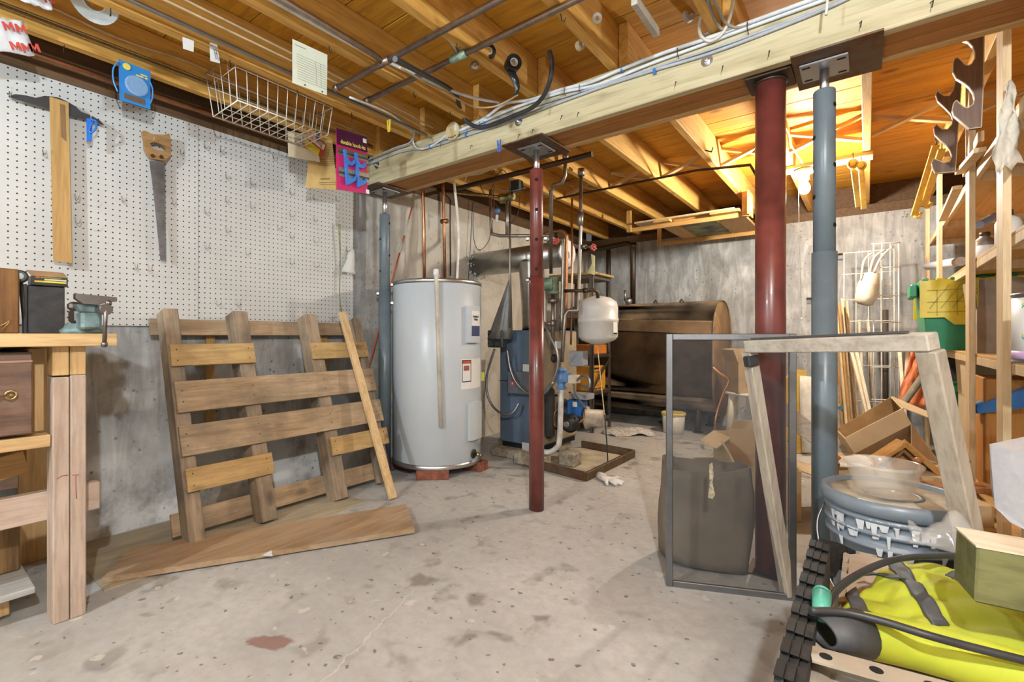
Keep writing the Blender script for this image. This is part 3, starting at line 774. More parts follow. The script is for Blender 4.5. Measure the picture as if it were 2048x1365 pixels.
# local axes: x = out of the pallet towards the room, y = along the wall, z = up the slope
PM = Matrix.Translation((.42, 0, 0)) @ Matrix.Rotation(-lean, 4, 'Y')
pal = thing('pallet', 'weathered wooden pallet with missing boards leaning against the wall', 'pallet', mat=Matrix.Translation((0.02, 0, .0135)) @ PM)
PLN = 1.0 / math.cos(lean)
for (y, w, l0, l1) in ((.825, .062, 0, 1.045), (1.135, .075, .005, 1.045), (1.53, .078, .002, 1.042), (1.845, .055, .02, 1.03)):
    MB().mbox(Matrix.Translation((-.047, y, (l0 + l1) / 2)), (.09, w, l1 - l0), .004).build('stringer', M_pal, pal, local=True)
zz = lambda z: z / math.cos(lean)
for (y0, y1, z0, z1, mt_) in ((.797, 1.17, .733, .829, M_paln), (1.487, 1.865, .738, .829, M_paln), (.80, 1.876, .534, .667, M_paly), (.797, 1.885, .354, .480, M_paly), (.803, 1.18, .206, .301, M_paln), (1.507, 1.893, .224, .317, M_paln)):
    bd = MB().mbox(Matrix.Translation((.009, (y0 + y1) / 2, zz((z0 + z1) / 2))) @ Matrix.Rotation(random.uniform(-.006, .006), 4, 'X'), (.016, y1 - y0, zz(z1 - z0)), .002).build('deck_board', mt_, pal, local=True)
    for yy in ((y0 + .025, y1 - .03) if y1 - y0 < .5 else (y0 + .025, 1.135, 1.53, y1 - .03)):
        for dz in (-.025, .025):
            MB().cyl((.0171, yy, zz((z0 + z1) / 2) + dz), (.0181, yy, zz((z0 + z1) / 2) + dz), .003, 8).build('nail_head', M_iron, bd, local=True)
for (y0, y1, z0, z1) in ((.765, 1.87, .925, 1.005), (.765, 1.88, .03, .125)):
    MB().mbox(Matrix.Translation((-.1005, (y0 + y1) / 2, (z0 + z1) / 2 + .02)), (.016, y1 - y0, z1 - z0), .002).build('back_board', M_paly, pal, local=True)
st = MB().bar(Vector((0.623,1.716,0.006)), (0.165,1.714,1.023), .022, .045, (0, 1, 0), .002).build('lath_stick', M_firz)
tag(st, 'pale new lath stick leaning over the right end of the pallet', 'stick')
pk = MB().prism([(0.504,0.489,0.007), (1.05,1.474,0.007), (0.787,1.66,0.007), (0.291,0.63,0.007)], (0, 0, .02)).build('floor_plank', wood('brown_plank', (.28, .17, .085), (.47, .32, .19), 'Y', .6, .6, dirt=.35, dirtc=(.42, .36, .29)))
tag(pk, 'wide brown plank with a mitred end lying on the floor in front of the pallet', 'plank')
pt = MB().prism([(0.818,0.945,0.028), (0.764,0.969,0.028), (0.778,0.924,0.028)], (0, 0, .001)).build('paper_scrap', plain('paper_white', (.74, .74, .74), .7)); tag(pt, 'white paper scrap on the edge of the floor plank', 'paper')
sh = MB().box((.03, .48, 0.0005), (.56, 1.60, .0055)).build('plywood_sheet', wood('dusty_ply', (.33, .26, .16), (.50, .43, .31), 'Y', .5, .8, dirt=.4, dirtc=(.25, .26, .21))); tag(sh, 'dusty thin plywood sheet on the floor under the pallet', 'plywood')
# furring strips and boards on the wall behind the pallet
for (y, w, z0, z1) in ((1.02, .04, .45, .925), (1.66, .05, .3, .93)):
    o = MB().box((.0005, y, z0), (.019, y + w, z1), .001).build('furring_strip', M_tblade); tag(o, 'brown furring strip nailed to the wall behind the pallet, ' + ('left' if y < 1.3 else 'right') + ' one', 'board')

# ================================================================ WATER HEATER
HX, HY, HR = .364, 2.324, .294
M_jacket = plain('heater_grey_enamel', (0.50, 0.545, 0.585), 0.32, var=0.03, scale=4)
M_rim = metal('heater_rim', (0.60, 0.61, 0.62), 0.35)
M_copper = metal('copper', (0.52, 0.24, 0.12), 0.38, var=.3, rust=.4, rustc=(.20, .10, .05))
M_coppern = metal('clean_copper', (0.66, 0.33, 0.18), 0.3)
M_pipe = metal('grey_pipe', (0.36, 0.33, 0.29), 0.45, rust=.35)
M_label = plain('label_white', (.72, .72, .70), .5, var=.03); M_ink = plain('ink_black', (.02, .02, .025), .6); M_navy = plain('ink_navy', (.03, .05, .14), .5); M_redink = plain('ink_red', (.55, .06, .04), .5)
M_brick = plain('red_brick', (.28, .095, .055), .85, var=.25, scale=30)
wh = thing('water_heater', 'tall round pale-grey electric water heater standing on bricks', 'water heater', (HX, HY, .06))
MB().lathe([(HR - .004, .085), (HR, .09), (HR, 1.215), (HR - .003, 1.218)], (HX, HY, 0), n=64).build('jacket', M_jacket, wh)
MB().lathe([(HR - .02, .0605), (HR + .002, .0605), (HR + .003, .064), (HR + .003, .088), (HR - .01, .09)], (HX, HY, 0), n=64).build('bottom_rim', M_rim, wh)
MB().lathe([(HR - .01, 1.212), (HR + .003, 1.213), (HR + .003, 1.236), (HR - .004, 1.24), (.02, 1.242)], (HX, HY, 0), n=64).build('top_rim', M_rim, wh)
def wrap(name, mat, px0, px1, z0, z1, out, parent, n=8):
    """A panel that follows the heater's curve between two directions."""
    a0 = math.atan2(px0[1] - HY, px0[0] - HX); a1 = math.atan2(px1[1] - HY, px1[0] - HX)
    rows = []
    for z in (z0, z1):
        rows.append([(HX + (HR + out) * math.cos(a0 + (a1 - a0) * i / n), HY + (HR + out) * math.sin(a0 + (a1 - a0) * i / n), z) for i in range(n + 1)])
    b = MB(); g = [[Vector(p) for p in r] for r in rows]
    c = Vector((HX, HY, 0))
    inn = [[Vector((HX + (p.x - HX) * (HR + .0002) / (HR + out), HY + (p.y - HY) * (HR + .0002) / (HR + out), p.z)) for p in r] for r in g]
    poly_o = g[0] + g[1][::-1]; poly_i = inn[0] + inn[1][::-1]
    m = len(g[0])
    b.add(g[0] + g[1] + inn[0] + inn[1], [(i, i + 1, m + i + 1, m + i) for i in range(m - 1)] + [(i, 2 * m + i, 2 * m + i + 1, i + 1) for i in range(m - 1)] + [(m + i, m + i + 1, 3 * m + i + 1, 3 * m + i) for i in range(m - 1)] + [(0, m, 3 * m, 2 * m), (m - 1, 3 * m - 1, 4 * m - 1, 2 * m - 1)])
    return b.build(name, mat, parent)
pu = wrap('access_panel', M_jacket, (0.654,2.276,0.954), (0.649,2.395,0.956), (0.656,2.293,0.841)[2], (0.656,2.293,1.074)[2], .022, wh)
wrap('access_panel', M_jacket, (0.657,2.297,0.356), (0.642,2.419,0.338), (0.658,2.315,0.224)[2], (0.658,2.315,0.461)[2], .022, wh)
lb = wrap('brand_label', M_label, (0.658,2.308,0.955), (0.652,2.385,0.956), (0.658,2.315,0.879)[2], (0.658,2.315,1.043)[2], .0235, wh, 4)
wrap('label_band', M_navy, (0.658,2.308,0.955), (0.652,2.385,0.956), (0.658,2.315,0.882)[2], (0.658,2.315,0.948)[2], .0242, wh, 4)
def on_heater(px, out): 
    d = Vector((px[0] - HX, px[1] - HY, 0)).normalized()
    p = Vector((HX, HY, px[2])) + d * (HR + out)
    return frame(p, Vector((0, 0, 1)).cross(d), d)
text('Bradford\nWhite', .019, on_heater((0.657,2.343,0.997), .0255), M_ink, wh, 'brand_name', bold=.0006, sx=.8)
ws = wrap('warning_sheet', M_label, (0.646,2.242,0.642), (0.63,2.45,0.628), (0.653,2.272,0.55)[2], (0.653,2.272,0.738)[2], .0012, wh, 6)
wrap('warning_border', M_ink, (0.648,2.248,0.642), (0.658,2.325,0.638), (0.653,2.272,0.594)[2], (0.653,2.272,0.732)[2], .0016, wh, 3)
wrap('warning_panel', M_label, (0.649,2.253,0.642), (0.658,2.319,0.638), (0.653,2.272,0.6)[2], (0.653,2.272,0.71)[2], .0021, wh, 3)
wrap('warning_head', M_redink, (0.649,2.253,0.642), (0.658,2.319,0.638), (0.653,2.272,0.713)[2], (0.653,2.272,0.727)[2], .0021, wh, 3)
wrap('warning_picture', plain('picture_brown', (.30, .08, .06), .6), (0.651,2.261,0.641), (0.657,2.306,0.639), (0.653,2.272,0.666)[2], (0.653,2.272,0.697)[2], .0025, wh, 3)
wrap('energy_tag', plain('tag_lime', (.62, .60, .08), .6), (0.594,2.51,0.572), (0.598,2.513,0.572), (0.653,2.272,0.581)[2], (0.653,2.272,0.641)[2], .02, wh, 2)
dv = on_heater((0.657,2.351,0.131), 0)
MB().lathe([(.03, 0), (.03, .004), (.02, .006)], dv.translation, dv.col[2].to_3d(), 20).build('drain_ring', M_black, wh)
MB().lathe([(.010, .004), (.010, .03), (.014, .032), (.014, .04), (.008, .042), (.008, .055), (.012, .056), (.012, .066)], dv.translation, dv.col[2].to_3d(), 14).build('drain_valve', metal('brass', (.55, .40, .16), .35), wh)
tp = [(0.588,2.081,1.259), (0.59,2.083,1.217), (0.591,2.099,0.8), (0.6,2.111,0.33)]
MB().tube(tp, .0125, 14).build('relief_pipe', plain('stained_pvc', (.58, .52, .42), .5, var=.2, scale=8), wh, label='stained white relief pipe down the front')
MB().lathe([(.010, .03), (.0155, .026), (.017, .018), (.017, -.01), (.0135, -.012)], tp[0], n=16).build('relief_valve', plain('pvc_white', (.78, .78, .78), .4), wh)
MB().cyl((tp[0][0], tp[0][1], tp[0][2] + .005), (HX + .12, HY - .12, tp[0][2] + .005), .011, 12).cyl((HX + .12, HY - .12, 1.242), (HX + .12, HY - .12, tp[0][2] + .016), .011, 12).build('relief_elbow', plain('pvc_white', (.78, .78, .78), .4), wh)
for (bx_, by_) in ((HX + .145, HY - .19), (HX - .17, HY - .14), (HX + .20, HY + .12), (HX - .10, HY + .18)):
    a = math.atan2(by_ - HY, bx_ - HX)
    b = MB().mbox(Matrix.Translation((bx_, by_, .03)) @ Matrix.Rotation(.72 if bx_ > .4 and by_ < 2.3 else 0.1, 4, 'Z'), (.20, .095, .059), .003).build('brick', M_brick)
    tag(b, {0: 'front red brick showing under the water heater', 1: 'red brick under the left rear of the water heater, by the grey post', 2: 'red brick under the right side of the water heater, towards the boiler', 3: 'hidden red brick under the back of the water heater'}[0 if (bx_ > .4 and by_ < 2.3) else 1 if by_ < 2.3 else 2 if bx_ > .4 else 3], 'brick', 'bricks under the water heater')
def pipe(name, label, pts, r, mat, cat='pipe', smooth=0, group=None, n=10, fittings=()):
    o = MB().tube(pts, r, n, smooth)
    for (p, ax, rr, ln) in fittings:
        a = Vector(ax).normalized(); o.cyl(Vector(p) - a * ln / 2, Vector(p) + a * ln / 2, rr, 12)
    o = o.build(name, mat)
    return tag(o, label, cat, group)
c1 = (0.314,2.251,1.285); c2 = (0.38,2.38,1.292); c3 = (0.484,2.385,1.285)
pipe('copper_pipe', 'copper pipe rising from the left of the water heater top', [(c1[0], c1[1], 1.243), (c1[0] - .004, c1[1], 1.6), (0.306,2.245,1.808), ((0.306,2.245,1.808)[0], (0.306,2.245,1.808)[1], 2.0)], .0105, M_coppern, group='pipes over the water heater')
pipe('copper_pipe', 'tarnished copper pipe with a black valve rising from the middle of the water heater top', [(c2[0], c2[1], 1.243), (0.375,2.376,1.673), (0.37,2.371,1.894), ((0.37,2.371,1.894)[0], (0.37,2.371,1.894)[1], 2.02)], .0105, M_copper, group='pipes over the water heater', fittings=[((0.378,2.378,1.663), (1, .3, 0), .016, .05)])
pipe('vent_tube', 'white plastic tube curving up from the water heater', [(c3[0], c3[1], 1.243), (0.492,2.392,1.525), (0.484,2.385,1.725), (0.469,2.373,1.908), (0.464,2.369,1.975)], .009, plain('tube_white', (.72, .69, .62), .4), 'tube', 5)
pipe('copper_pipe', 'thin dark pipe behind the white tube over the water heater', [(0.28,2.543,1.316), (0.278,2.541,1.863), (0.266,2.532,1.881), (0.221,2.496,1.934)], .005, M_iron, group='pipes over the water heater')
pipe('drop_wire', 'thin black wire hanging down the wall right of the water heater pipes', [(0.03,3.086,2.006), (0.03,3.066,1.73), (0.03,3.034,1.351)], .0028, M_black, 'wire')
# orange and white marker stake
stk = thing('marker_stake', 'orange and white striped marker stake leaning behind the grey post', 'stake', (0.05,1.99,0.645))
SA, SB = Vector((0.03,2.402,1.824)), Vector((0.06,1.982,0.646))
M_or = plain('marker_orange', (.70, .14, .05), .5); 
for (a, b, mm) in ((0, .08, M_or), (.08, .19, M_label), (.19, .23, M_or), (.23, .30, M_label), (.30, 1.0, M_or)):
    MB().cyl(SA.lerp(SB, a), SA.lerp(SB, b), .0055, 10).build('stake_band', mm, stk)

# ================================================================ BOILER
M_navyj = plain('boiler_blue', (.11, .155, .225), .42, var=.12, scale=5)
M_dust = plain('dusty_jacket', (.34, .27, .18), .7, var=.2, scale=8)
M_blackiron = plain('black_iron', (.022, .02, .018), .55, var=.4, scale=20)
M_flue = metal('galvanised_flue', (.50, .49, .46), .38, var=.3, scale=10)
bo = thing('boiler', 'blue sheet-metal oil boiler on blocks with its burner on the right', 'boiler', (.65, 3.1, .08))
MB().box((.47, 2.88, .10), (.83, 3.41, .925), .006).build('jacket', M_navyj, bo)
MB().box((.8303, 2.893, .112), (.8345, 3.40, .915), .001).build('front_panel', M_dust, bo, label='dusty tan front plate')
MB().box((.466, 2.8765, .548), (.70, 2.8798, .553)).build('seam', M_hole, bo)
MB().box((.48, 2.90, .063), (.82, 3.40, .0995)).build('base', M_hole, bo)
cb = MB().box((.60, 2.80, .47), (.815, 2.8795, .628), .006).build('control_box', plain('control_grey', (.11, .12, .14), .45), bo)
MB().cyl((.645, 2.7998, .545), (.645, 2.7985, .545), .017, 20).build('badge', plain('badge_red', (.55, .07, .05), .4), cb)
text('B', .02, frame((.645, 2.7978, .545), (1, 0, 0), (0, -1, 0)), M_label, cb, 'badge_letter')
for (a, b) in (((0.68,2.879,0.679), (0.732,2.879,0.627)), ((0.672,2.879,0.115), (0.732,2.879,0.052))):
    MB().box((a[0], 2.8782, b[2]), (b[0] + .03, 2.8795, a[2])).build('label', M_label, bo)
# burner assembly on the front plate
bn = MB().lathe([(.085, 0), (.09, .01), (.09, .05), (.06, .07), (.06, .16)], (.8345, 3.12, .33), (1, 0, 0), 24).build('burner_flange', M_blackiron, bo)
MB().box((.95, 3.03, .315), (1.06, 3.15, .43), .01).build('burner_housing', plain('burner_blue', (.02, .12, .36), .4, var=.1), bo, label='bright blue burner housing')
MB().box((1.0, 3.0285, .385), (1.035, 3.0297, .42)).build('burner_label', M_label, bn)
MB().lathe([(.05, 0), (.062, .01), (.064, .06), (.05, .065), (.05, .10), (.03, .11)], (1.0, 3.028, .275), (.15, -1, 0), 24).build('fuel_pump', M_blackiron, bo)
MB().lathe([(.001, 0), (.022, 0), (.022, .006), (.018, .008)], (1.0 + .012, 2.918, .277), (.15, -1, 0), 18).build('pump_cover', M_steel, bo)
MB().lathe([(.078, 0), (.08, .006), (.08, .02), (.062, .025), (.062, .12), (.05, .13)], (1.065, 3.10, .305), (1, .25, 0), 28).build('motor', plain('motor_tan', (.42, .36, .28), .45, var=.25), bo)
MB().box((.96, 3.05, .435), (1.10, 3.17, .475), .004).build('transformer', plain('transformer_grey', (.30, .31, .33), .45), bo)
MB().tube([(.93, 2.99, .38), (.90, 2.95, .34), (.91, 2.94, .25), (.97, 2.93, .28)], .004, 8, 4).tube([(1.10, 3.02, .40), (1.12, 2.97, .33), (1.09, 2.95, .29)], .004, 8, 4).build('oil_line', M_copper, bo)
MB().box((.836, 2.90, .16), (.90, 2.975, .52), .02).build('cast_section', M_blackiron, bo)
MB().box((.836, 2.98, .21), (.885, 3.09, .47), .01).build('door_plate', plain('rust_plate', (.20, .13, .075), .8, var=.4), bo)
for (y, z) in ((2.99, .46), (3.08, .46), (2.99, .22), (3.085, .22), (3.19, .46), (3.19, .22)):
    MB().cyl((.885, y, z), (.90, y, z), .008, 6, smooth=False).build('bolt', M_iron, bo)
MB().box((.836, 3.02, .79), (.875, 3.10, .845), .004).build('gauge', M_label, bo)
MB().lathe([(.03, 0), (.032, .012), (.02, .03)], (.836, 3.04, .72), (1, 0, 0), 18).build('relief_plug', M_blackiron, bo)
# junction box with its plastic drape
jb = thing('junction_box', 'grey junction box splashed with plaster under a pointed plastic drape, left of the boiler flue', 'junction box', (.53, 2.78, .8))
MB().box((.463, 2.735, .80), (.60, 2.80, .925), .008).build('box', plain('splashed_box', (.055, .06, .065), .5, var=.6, scale=60), jb)
ap = Vector((0.63,2.8,1.329))
dg = []
for i in range(8):
    t = i / 7
    row = []
    for a in range(13):
        an = PI * (.05 + .95 * a / 12)
        e = Vector((.535 - .10 * math.cos(an), 2.81 - .09 * math.sin(an), .862))
        row.append(ap.lerp(e, t) + Vector((.006 * math.sin(a * 2.1) * t, -.006 * math.cos(a * 1.7 + 1) * t, 0)))
    dg.append(row)
MB().sheet(dg, .002).build('drape', plain('grey_plastic', (.17, .165, .155), .38, var=.2, scale=7), jb)
MB().tube([(0.607,2.82,1.946), (0.65,2.76,0.945)], .0085, 10).build('conduit', M_pipe, jb)
M_flex = metal('flex_conduit', (.40, .41, .42), .45, var=.4, scale=120)
MB().tube([(0.512,2.76,0.787), (0.443,2.76,0.599), (0.443,2.76,0.471), (0.494,2.76,0.376), (0.584,2.76,0.327), (0.665,2.77,0.341), (0.7,2.8,0.412)], .0085, 8, 6).build('flex_loop', M_flex, jb)
MB().tube([(0.628,2.76,0.786), (0.65,2.76,0.662), (0.702,2.76,0.56), (0.802,2.76,0.49), (0.943,2.72,0.494), (1.035,2.7,0.584)], .0075, 8, 6).build('flex_loop', M_flex, jb)
MB().tube([(0.634,2.77,0.786), (0.655,2.79,0.643), (0.708,2.8,0.557)], .005, 8, 5).build('flex_loop', M_black, jb)
# flue
fl = thing('flue_pipe', 'galvanised flue pipe running from the boiler top into the concrete wall', 'flue pipe', (.6, 3.17, .92))
MB().cyl((.003, 3.17, 1.49), (.86, 3.17, 1.50), .098, 32).build('horizontal_run', M_flue, fl)
MB().tube([(.56, 3.17, 1.47), (.575, 3.165, 1.30), (.60, 3.15, 1.12), (.62, 3.13, .93)], .098, 28, 5).build('riser', M_flue, fl)
MB().lathe([(.11, 0), (.118, .006), (.118, .02), (.10, .024)], (.86, 3.17, 1.50), (1, 0, 0), 32).build('damper_ring', M_flue, fl)
MB().lathe([(.001, 0), (.095, 0), (.095, .004), (.001, .005)], (.885, 3.17, 1.50), (1, -.1, 0), 28).build('damper_disc', M_label, fl, label='white round draught damper')
for q_ in range(4): MB().box((.8905, 3.15 + .012 * q_, 1.46), (.8915, 3.156 + .012 * q_, 1.51)).build('damper_print', M_ink, fl)
mw = MB()
for i in range(60):
    a = random.uniform(0, 2 * PI); r0 = random.uniform(.098, .135)
    p = Vector((random.uniform(.006, .05), 3.17 + r0 * math.cos(a), 1.49 + r0 * math.sin(a)))
    q = p + Vector((random.uniform(-.004, .012), random.uniform(-.03, .03), random.uniform(-.03, .03)))
    mw.tube([p, (p + q) / 2 + Vector((.012, 0, 0)), q], .004, 5)
mwo = mw.build('insulation_wool', plain('white_wool', (.62, .58, .52), .9)); tag(mwo, 'tuft of white insulation wool round the flue where it enters the wall', 'insulation', kind='stuff')
# circulator and piping
M_green = plain('circulator_green', (.13, .19, .12), .45, var=.25)
M_bluev = plain('valve_blue', (.10, .22, .44), .42, var=.25)
pr = thing('boiler_piping', 'cluster of iron and copper heating pipes with valves standing in front of the boiler', 'piping', (0.884,2.95,1.281))
MB().tube([(1.071,2.8,2.091), (1.067,2.8,1.94), (1.045,2.8,1.898), (0.972,2.82,1.904), (0.931,2.85,1.878), (0.871,2.95,1.325)], .0125, 12).cyl((1.071,2.8,2.097), (1.071,2.8,2.038), .02, 12).build('supply_pipe', M_pipe, pr)
MB().tube([(1.081,3,2.031), (1.077,3,1.617), (1.061,3,1.134), (1.069,2.97,1.057), (1.012,2.94,1.057), (1,2.92,1.029), (1,2.88,0.705)], .012, 12).cyl((1.081,3,2.038), (1.081,3,1.989), .024, 12).cyl((1.077,3,1.738), (1.073,3,1.645), .021, 12).build('return_pipe', M_pipe, pr)
MB().tube([(0.984,3.05,1.859), (0.984,3.05,1.23), (0.976,3.05,0.821)], .0075, 10).build('copper_drop', M_coppern, pr)
MB().tube([(0.77,3,1.623), (0.915,3,1.632), (0.96,3,1.598), (0.968,3,1.526), (0.96,3,0.945)], .0125, 12, 3).build('copper_riser', M_copper, pr)
MB().tube([(0.843,2.95,1.551), (0.944,2.95,1.557), (0.968,2.95,1.512), (0.964,2.95,1.223), (0.956,2.95,0.927)], .012, 12, 3).build('steel_riser', M_pipe, pr)
MB().tube([(0.961,2.97,1.2), (1.078,2.99,1.195), (1.161,3.02,1.199), (1.176,3.05,1.187), (1.174,3.07,1.147)], .0115, 12).cyl((1.101,2.99,1.194), (1.141,3,1.196), .017, 12).build('tank_branch', M_iron, pr)
MB().tube([(1.073,3,1.504), (1.141,3,1.492), (1.177,2.98,1.479)], .009, 10).cyl((1.088,3,1.502), (1.118,3,1.495), .015, 10).build('valve_branch', M_pipe, pr)
M_redh = plain('valve_red', (.45, .07, .05), .45)
for (c, d) in (((0.964,2.86,1.53), (.2, -1, .2)), ((1.198,2.95,1.475), (1, -.5, 0))):
    d = Vector(d).normalized(); x = d.orthogonal().normalized(); y = d.cross(x); c = Vector(c)
    hwm = MB().tube([c + (x * math.cos(i * PI / 9) + y * math.sin(i * PI / 9)) * (.019 + .003 * math.cos(i * PI / 9 * 6)) for i in range(18)], .005, 6, closed=True).cyl(c - d * .03, c + d * .008, .006, 8)
    for i in range(3): hwm.tube([c - (x * math.cos(i * PI / 3) + y * math.sin(i * PI / 3)) * .018, c + (x * math.cos(i * PI / 3) + y * math.sin(i * PI / 3)) * .018], .004, 6)
    hwm.build('valve_wheel', M_redh, pr, label='small red valve handwheel')
MB().sheet([[(1.185,2.94,1.432), (1.214,2.94,1.415)], [(1.192,2.94,1.365), (1.214,2.94,1.356)], [(1.156,2.94,1.308), (1.219,2.93,1.285)]], .0008).build('paper_tag', plain('tag_yellow', (.74, .62, .30), .7), pr, label='yellow paper tag on the valve')
cpn = MB().lathe([(.042, 0), (.045, .01), (.045, .07), (.036, .085)], (0.917,2.9,1.246), (-1, -.3, 0), 20).build('circulator_motor', M_green, pr, label='green circulator pump motor')
MB().lathe([(.03, -.06), (.042, -.055), (.042, -.045), (.03, -.03), (.036, 0), (.03, .03), (.042, .045), (.042, .055), (.03, .06)], (0.903,2.93,1.236), n=16).build('circulator_body', M_green, pr)
MB().tube([(0.899,2.93,1.173), (0.899,2.93,0.787)], .013, 12).cyl((0.899,2.93,1.145), (0.899,2.93,1.117), .035, 12).cyl((0.899,2.93,0.997), (0.899,2.93,0.948), .02, 12).tube([(0.813,2.93,0.971), (0.899,2.93,0.969)], .011, 10).build('lower_pipe', M_pipe, pr)
# blue flow valve, actuator and the pale pipe below it
fv = Vector((1.007,2.86,0.594))
fvo = MB().lathe([(.018, .075), (.024, .07), (.034, .066), (.034, .052), (.022, .048), (.03, .02), (.036, 0), (.03, -.025), (.022, -.048), (.034, -.054), (.034, -.068), (.016, -.072)], fv, n=20).build('flow_valve', M_bluev, pr, label='blue cast flow valve')
MB().box((fv.x + .02, fv.y - .03, fv.z - .02), (fv.x + .065, fv.y + .03, fv.z + .045), .004).build('valve_actuator', M_bluev, pr)
MB().box((fv.x + .066, fv.y - .035, fv.z - .025), (fv.x + .125, fv.y + .035, fv.z + .03), .005).build('actuator_box', plain('box_cream', (.55, .48, .38), .45), pr)
rp = [fv + Vector((0, 0, -.07)), Vector((1.014,2.84,0.455)), Vector((1.026,2.8,0.194)), Vector((1.005,2.79,0.136)), Vector((0.963,2.77,0.107)), Vector((0.899,2.76,0.106))]
MB().tube(rp, .0185, 14, 4).build('return_leg', plain('pale_pipe', (.52, .50, .46), .35, var=.2), pr)
aq = thing('aquastat', 'blue-grey control box with a louvre above the blue flow valve', 'control box', (1.065,3,0.667))
a0, a1 = (1.006,2.98,0.78), (1.151,2.98,0.675)
MB().box((a0[0], 2.97, a1[2]), (a0[0] + .10, 3.06, a0[2]), .005).build('case', plain('box_bluegrey', (.26, .28, .31), .45), aq)
MB().bar((a0[0] + .015, 2.968, a1[2] + .03), (a0[0] + .05, 2.968, a0[2] - .03), .003, .010, (0, 0, 1)).build('louvre', M_steel, aq)
for (pts, r, mm, nm) in (([(1.116,2.86,0.577), (1.174,2.84,0.624), (1.23,2.82,0.603), (1.23,2.82,0.555), (1.163,2.84,0.565)], .0085, M_flex, 'pale flexible conduit looping beside the blue flow valve'), ([(1.087,2.88,0.57), (1.087,2.9,0.505), (1.099,2.95,0.44), (1.108,3.02,0.381)], .007, M_flex, 'pale flexible conduit dropping to the burner'), ([(0.857,2.86,0.996), (0.941,2.82,0.875), (1.007,2.8,0.775), (1.011,2.8,0.675), (0.968,2.8,0.573), (0.898,2.8,0.5)], .007, M_flex, 'grey cable bowing down in front of the boiler front plate')):
    pipe('flex_cable', nm, pts, r, mm, 'cable', 5)
et = thing('expansion_tank', 'pale grey round expansion tank hanging from an iron pipe', 'tank', (1.134,3.154,0.821))
ec = (1.134,3.154,0.998)
MB().lathe([(.008, -.18), (.05, -.172), (.115, -.145), (.136, -.12), (.138, -.02), (.141, -.018), (.141, .008), (.138, .01), (.138, .085), (.128, .125), (.085, .155), (.02, .17)], ec, n=40).build('tank_shell', plain('tank_cream', (.58, .56, .53), .35, var=.04), et)
el = Vector((ec[0], ec[1], ec[2])); dcm = (Vector((2.627, 0, ec[2])) - el).normalized(); dsd = Vector((-dcm.y, dcm.x, 0)).normalized(); dl = (dcm * .55 + dsd * .83).normalized()
fm = frame(el + dl * .1388 + Vector((0, 0, -.06)), Vector((0, 0, 1)).cross(dl), dl)
MB().mbox(fm, (.05, .09, .001)).build('label', M_label, et)
MB().mbox(fm @ Matrix.Translation((0, -.037, .0006)), (.045, .012, .001)).build('barcode', M_ink, et)
MB().cyl((ec[0], ec[1], ec[2] + .165), (ec[0], ec[1], ec[2] + .20), .012, 12).build('nipple', M_iron, et)
pipe('drain_cord', 'thin cord hanging from the expansion tank to the floor, pale above and black below', [(1.14,3.133,0.815), (1.192,3.071,0.6), (1.256,2.995,0.358)], .0032, plain('cord_straw', (.62, .48, .25), .7), 'cord', 4)
pipe('drain_cord', 'black lower end of the thin cord reaching the floor inside the curb', [(1.256,2.995,0.358), (1.267,3.003,0.192), (1.253,3.056,0.015)], .0042, M_black, 'cord', 4)
# blocks and the curb round the boiler
M_block = plain('cinder_block', (.33, .28, .21), .9, var=.3, scale=40, bmp=.5)
for (lo, hi, lab) in (((.98, 2.86, .006), (1.10, 2.98, .095), 'small square concrete block under the burner side of the boiler'), ((.72, 2.70, .006), (.97, 2.79, .085), 'long dusty concrete block in front of the boiler, behind the red post'), ((.44, 2.80, 0.001), (.70, 2.92, .062), 'flat concrete slab under the blue side of the boiler'), ((.50, 3.2, 0.001), (.80, 3.38, .062), 'rear concrete slab under the boiler')):
    tag(MB().box(lo, hi, .008).build('concrete_block', M_block), lab, 'block', 'blocks round the boiler')
cu = thing('floor_curb', 'low rusty angle-iron curb on the floor round the burner', 'curb', (1.1, 3.05, 0))
K = [(.70, 2.74), (1.29, 2.66), (1.30, 3.40), (.86, 3.44)]
M_curb = metal('rusty_angle', (.22, .17, .12), .6, rust=.6)
for a, b in ((0, 1), (1, 2), (2, 3)):
    MB().bar((K[a][0], K[a][1], .0285), (K[b][0], K[b][1], .0285), .02, .054, (0, 0, 1), .003).build('curb_rail', M_curb, cu)
tag(MB().prism([(.72, 2.76, .0005), (1.275, 2.69, .0005), (1.285, 3.385, .0005), (.87, 3.42, .0005)], (0, 0, .004)).build('floor_tray', plain('oily_tray', (.48, .42, .31), .7, var=.2, scale=9)), 'dusty flat tray on the floor inside the curb', 'tray')
# behind the heater
am = thing('ammo_can', 'old green metal can on the floor against the wall, between heater and boiler', 'can', (.1, 3.02, .1))
MB().box((.04, 2.94, .085), (.15, 3.06, .30), .006).build('can', plain('olive_can', (.10, .12, .05), .6, var=.5), am)
MB().box((.037, 2.937, .285), (.153, 3.063, .305), .004).build('lid', plain('olive_can', (.10, .12, .05), .6), am)
MB().box((.035, 2.99, .135), (.039, 3.01, .285)).box((.151, 2.99, .17), (.155, 3.01, .29)).build('clasp', M_iron, am)
for k, (lo, hi) in enumerate((((.03, 2.88, .001), (.14, 3.1, .042)), ((.02, 2.90, .0425), (.12, 3.08, .0845)))):
    tag(MB().box(lo, hi, .003).build('timber_offcut', M_paln), ('bottom' if k == 0 else 'upper') + ' pine offcut under the green can', 'timber')

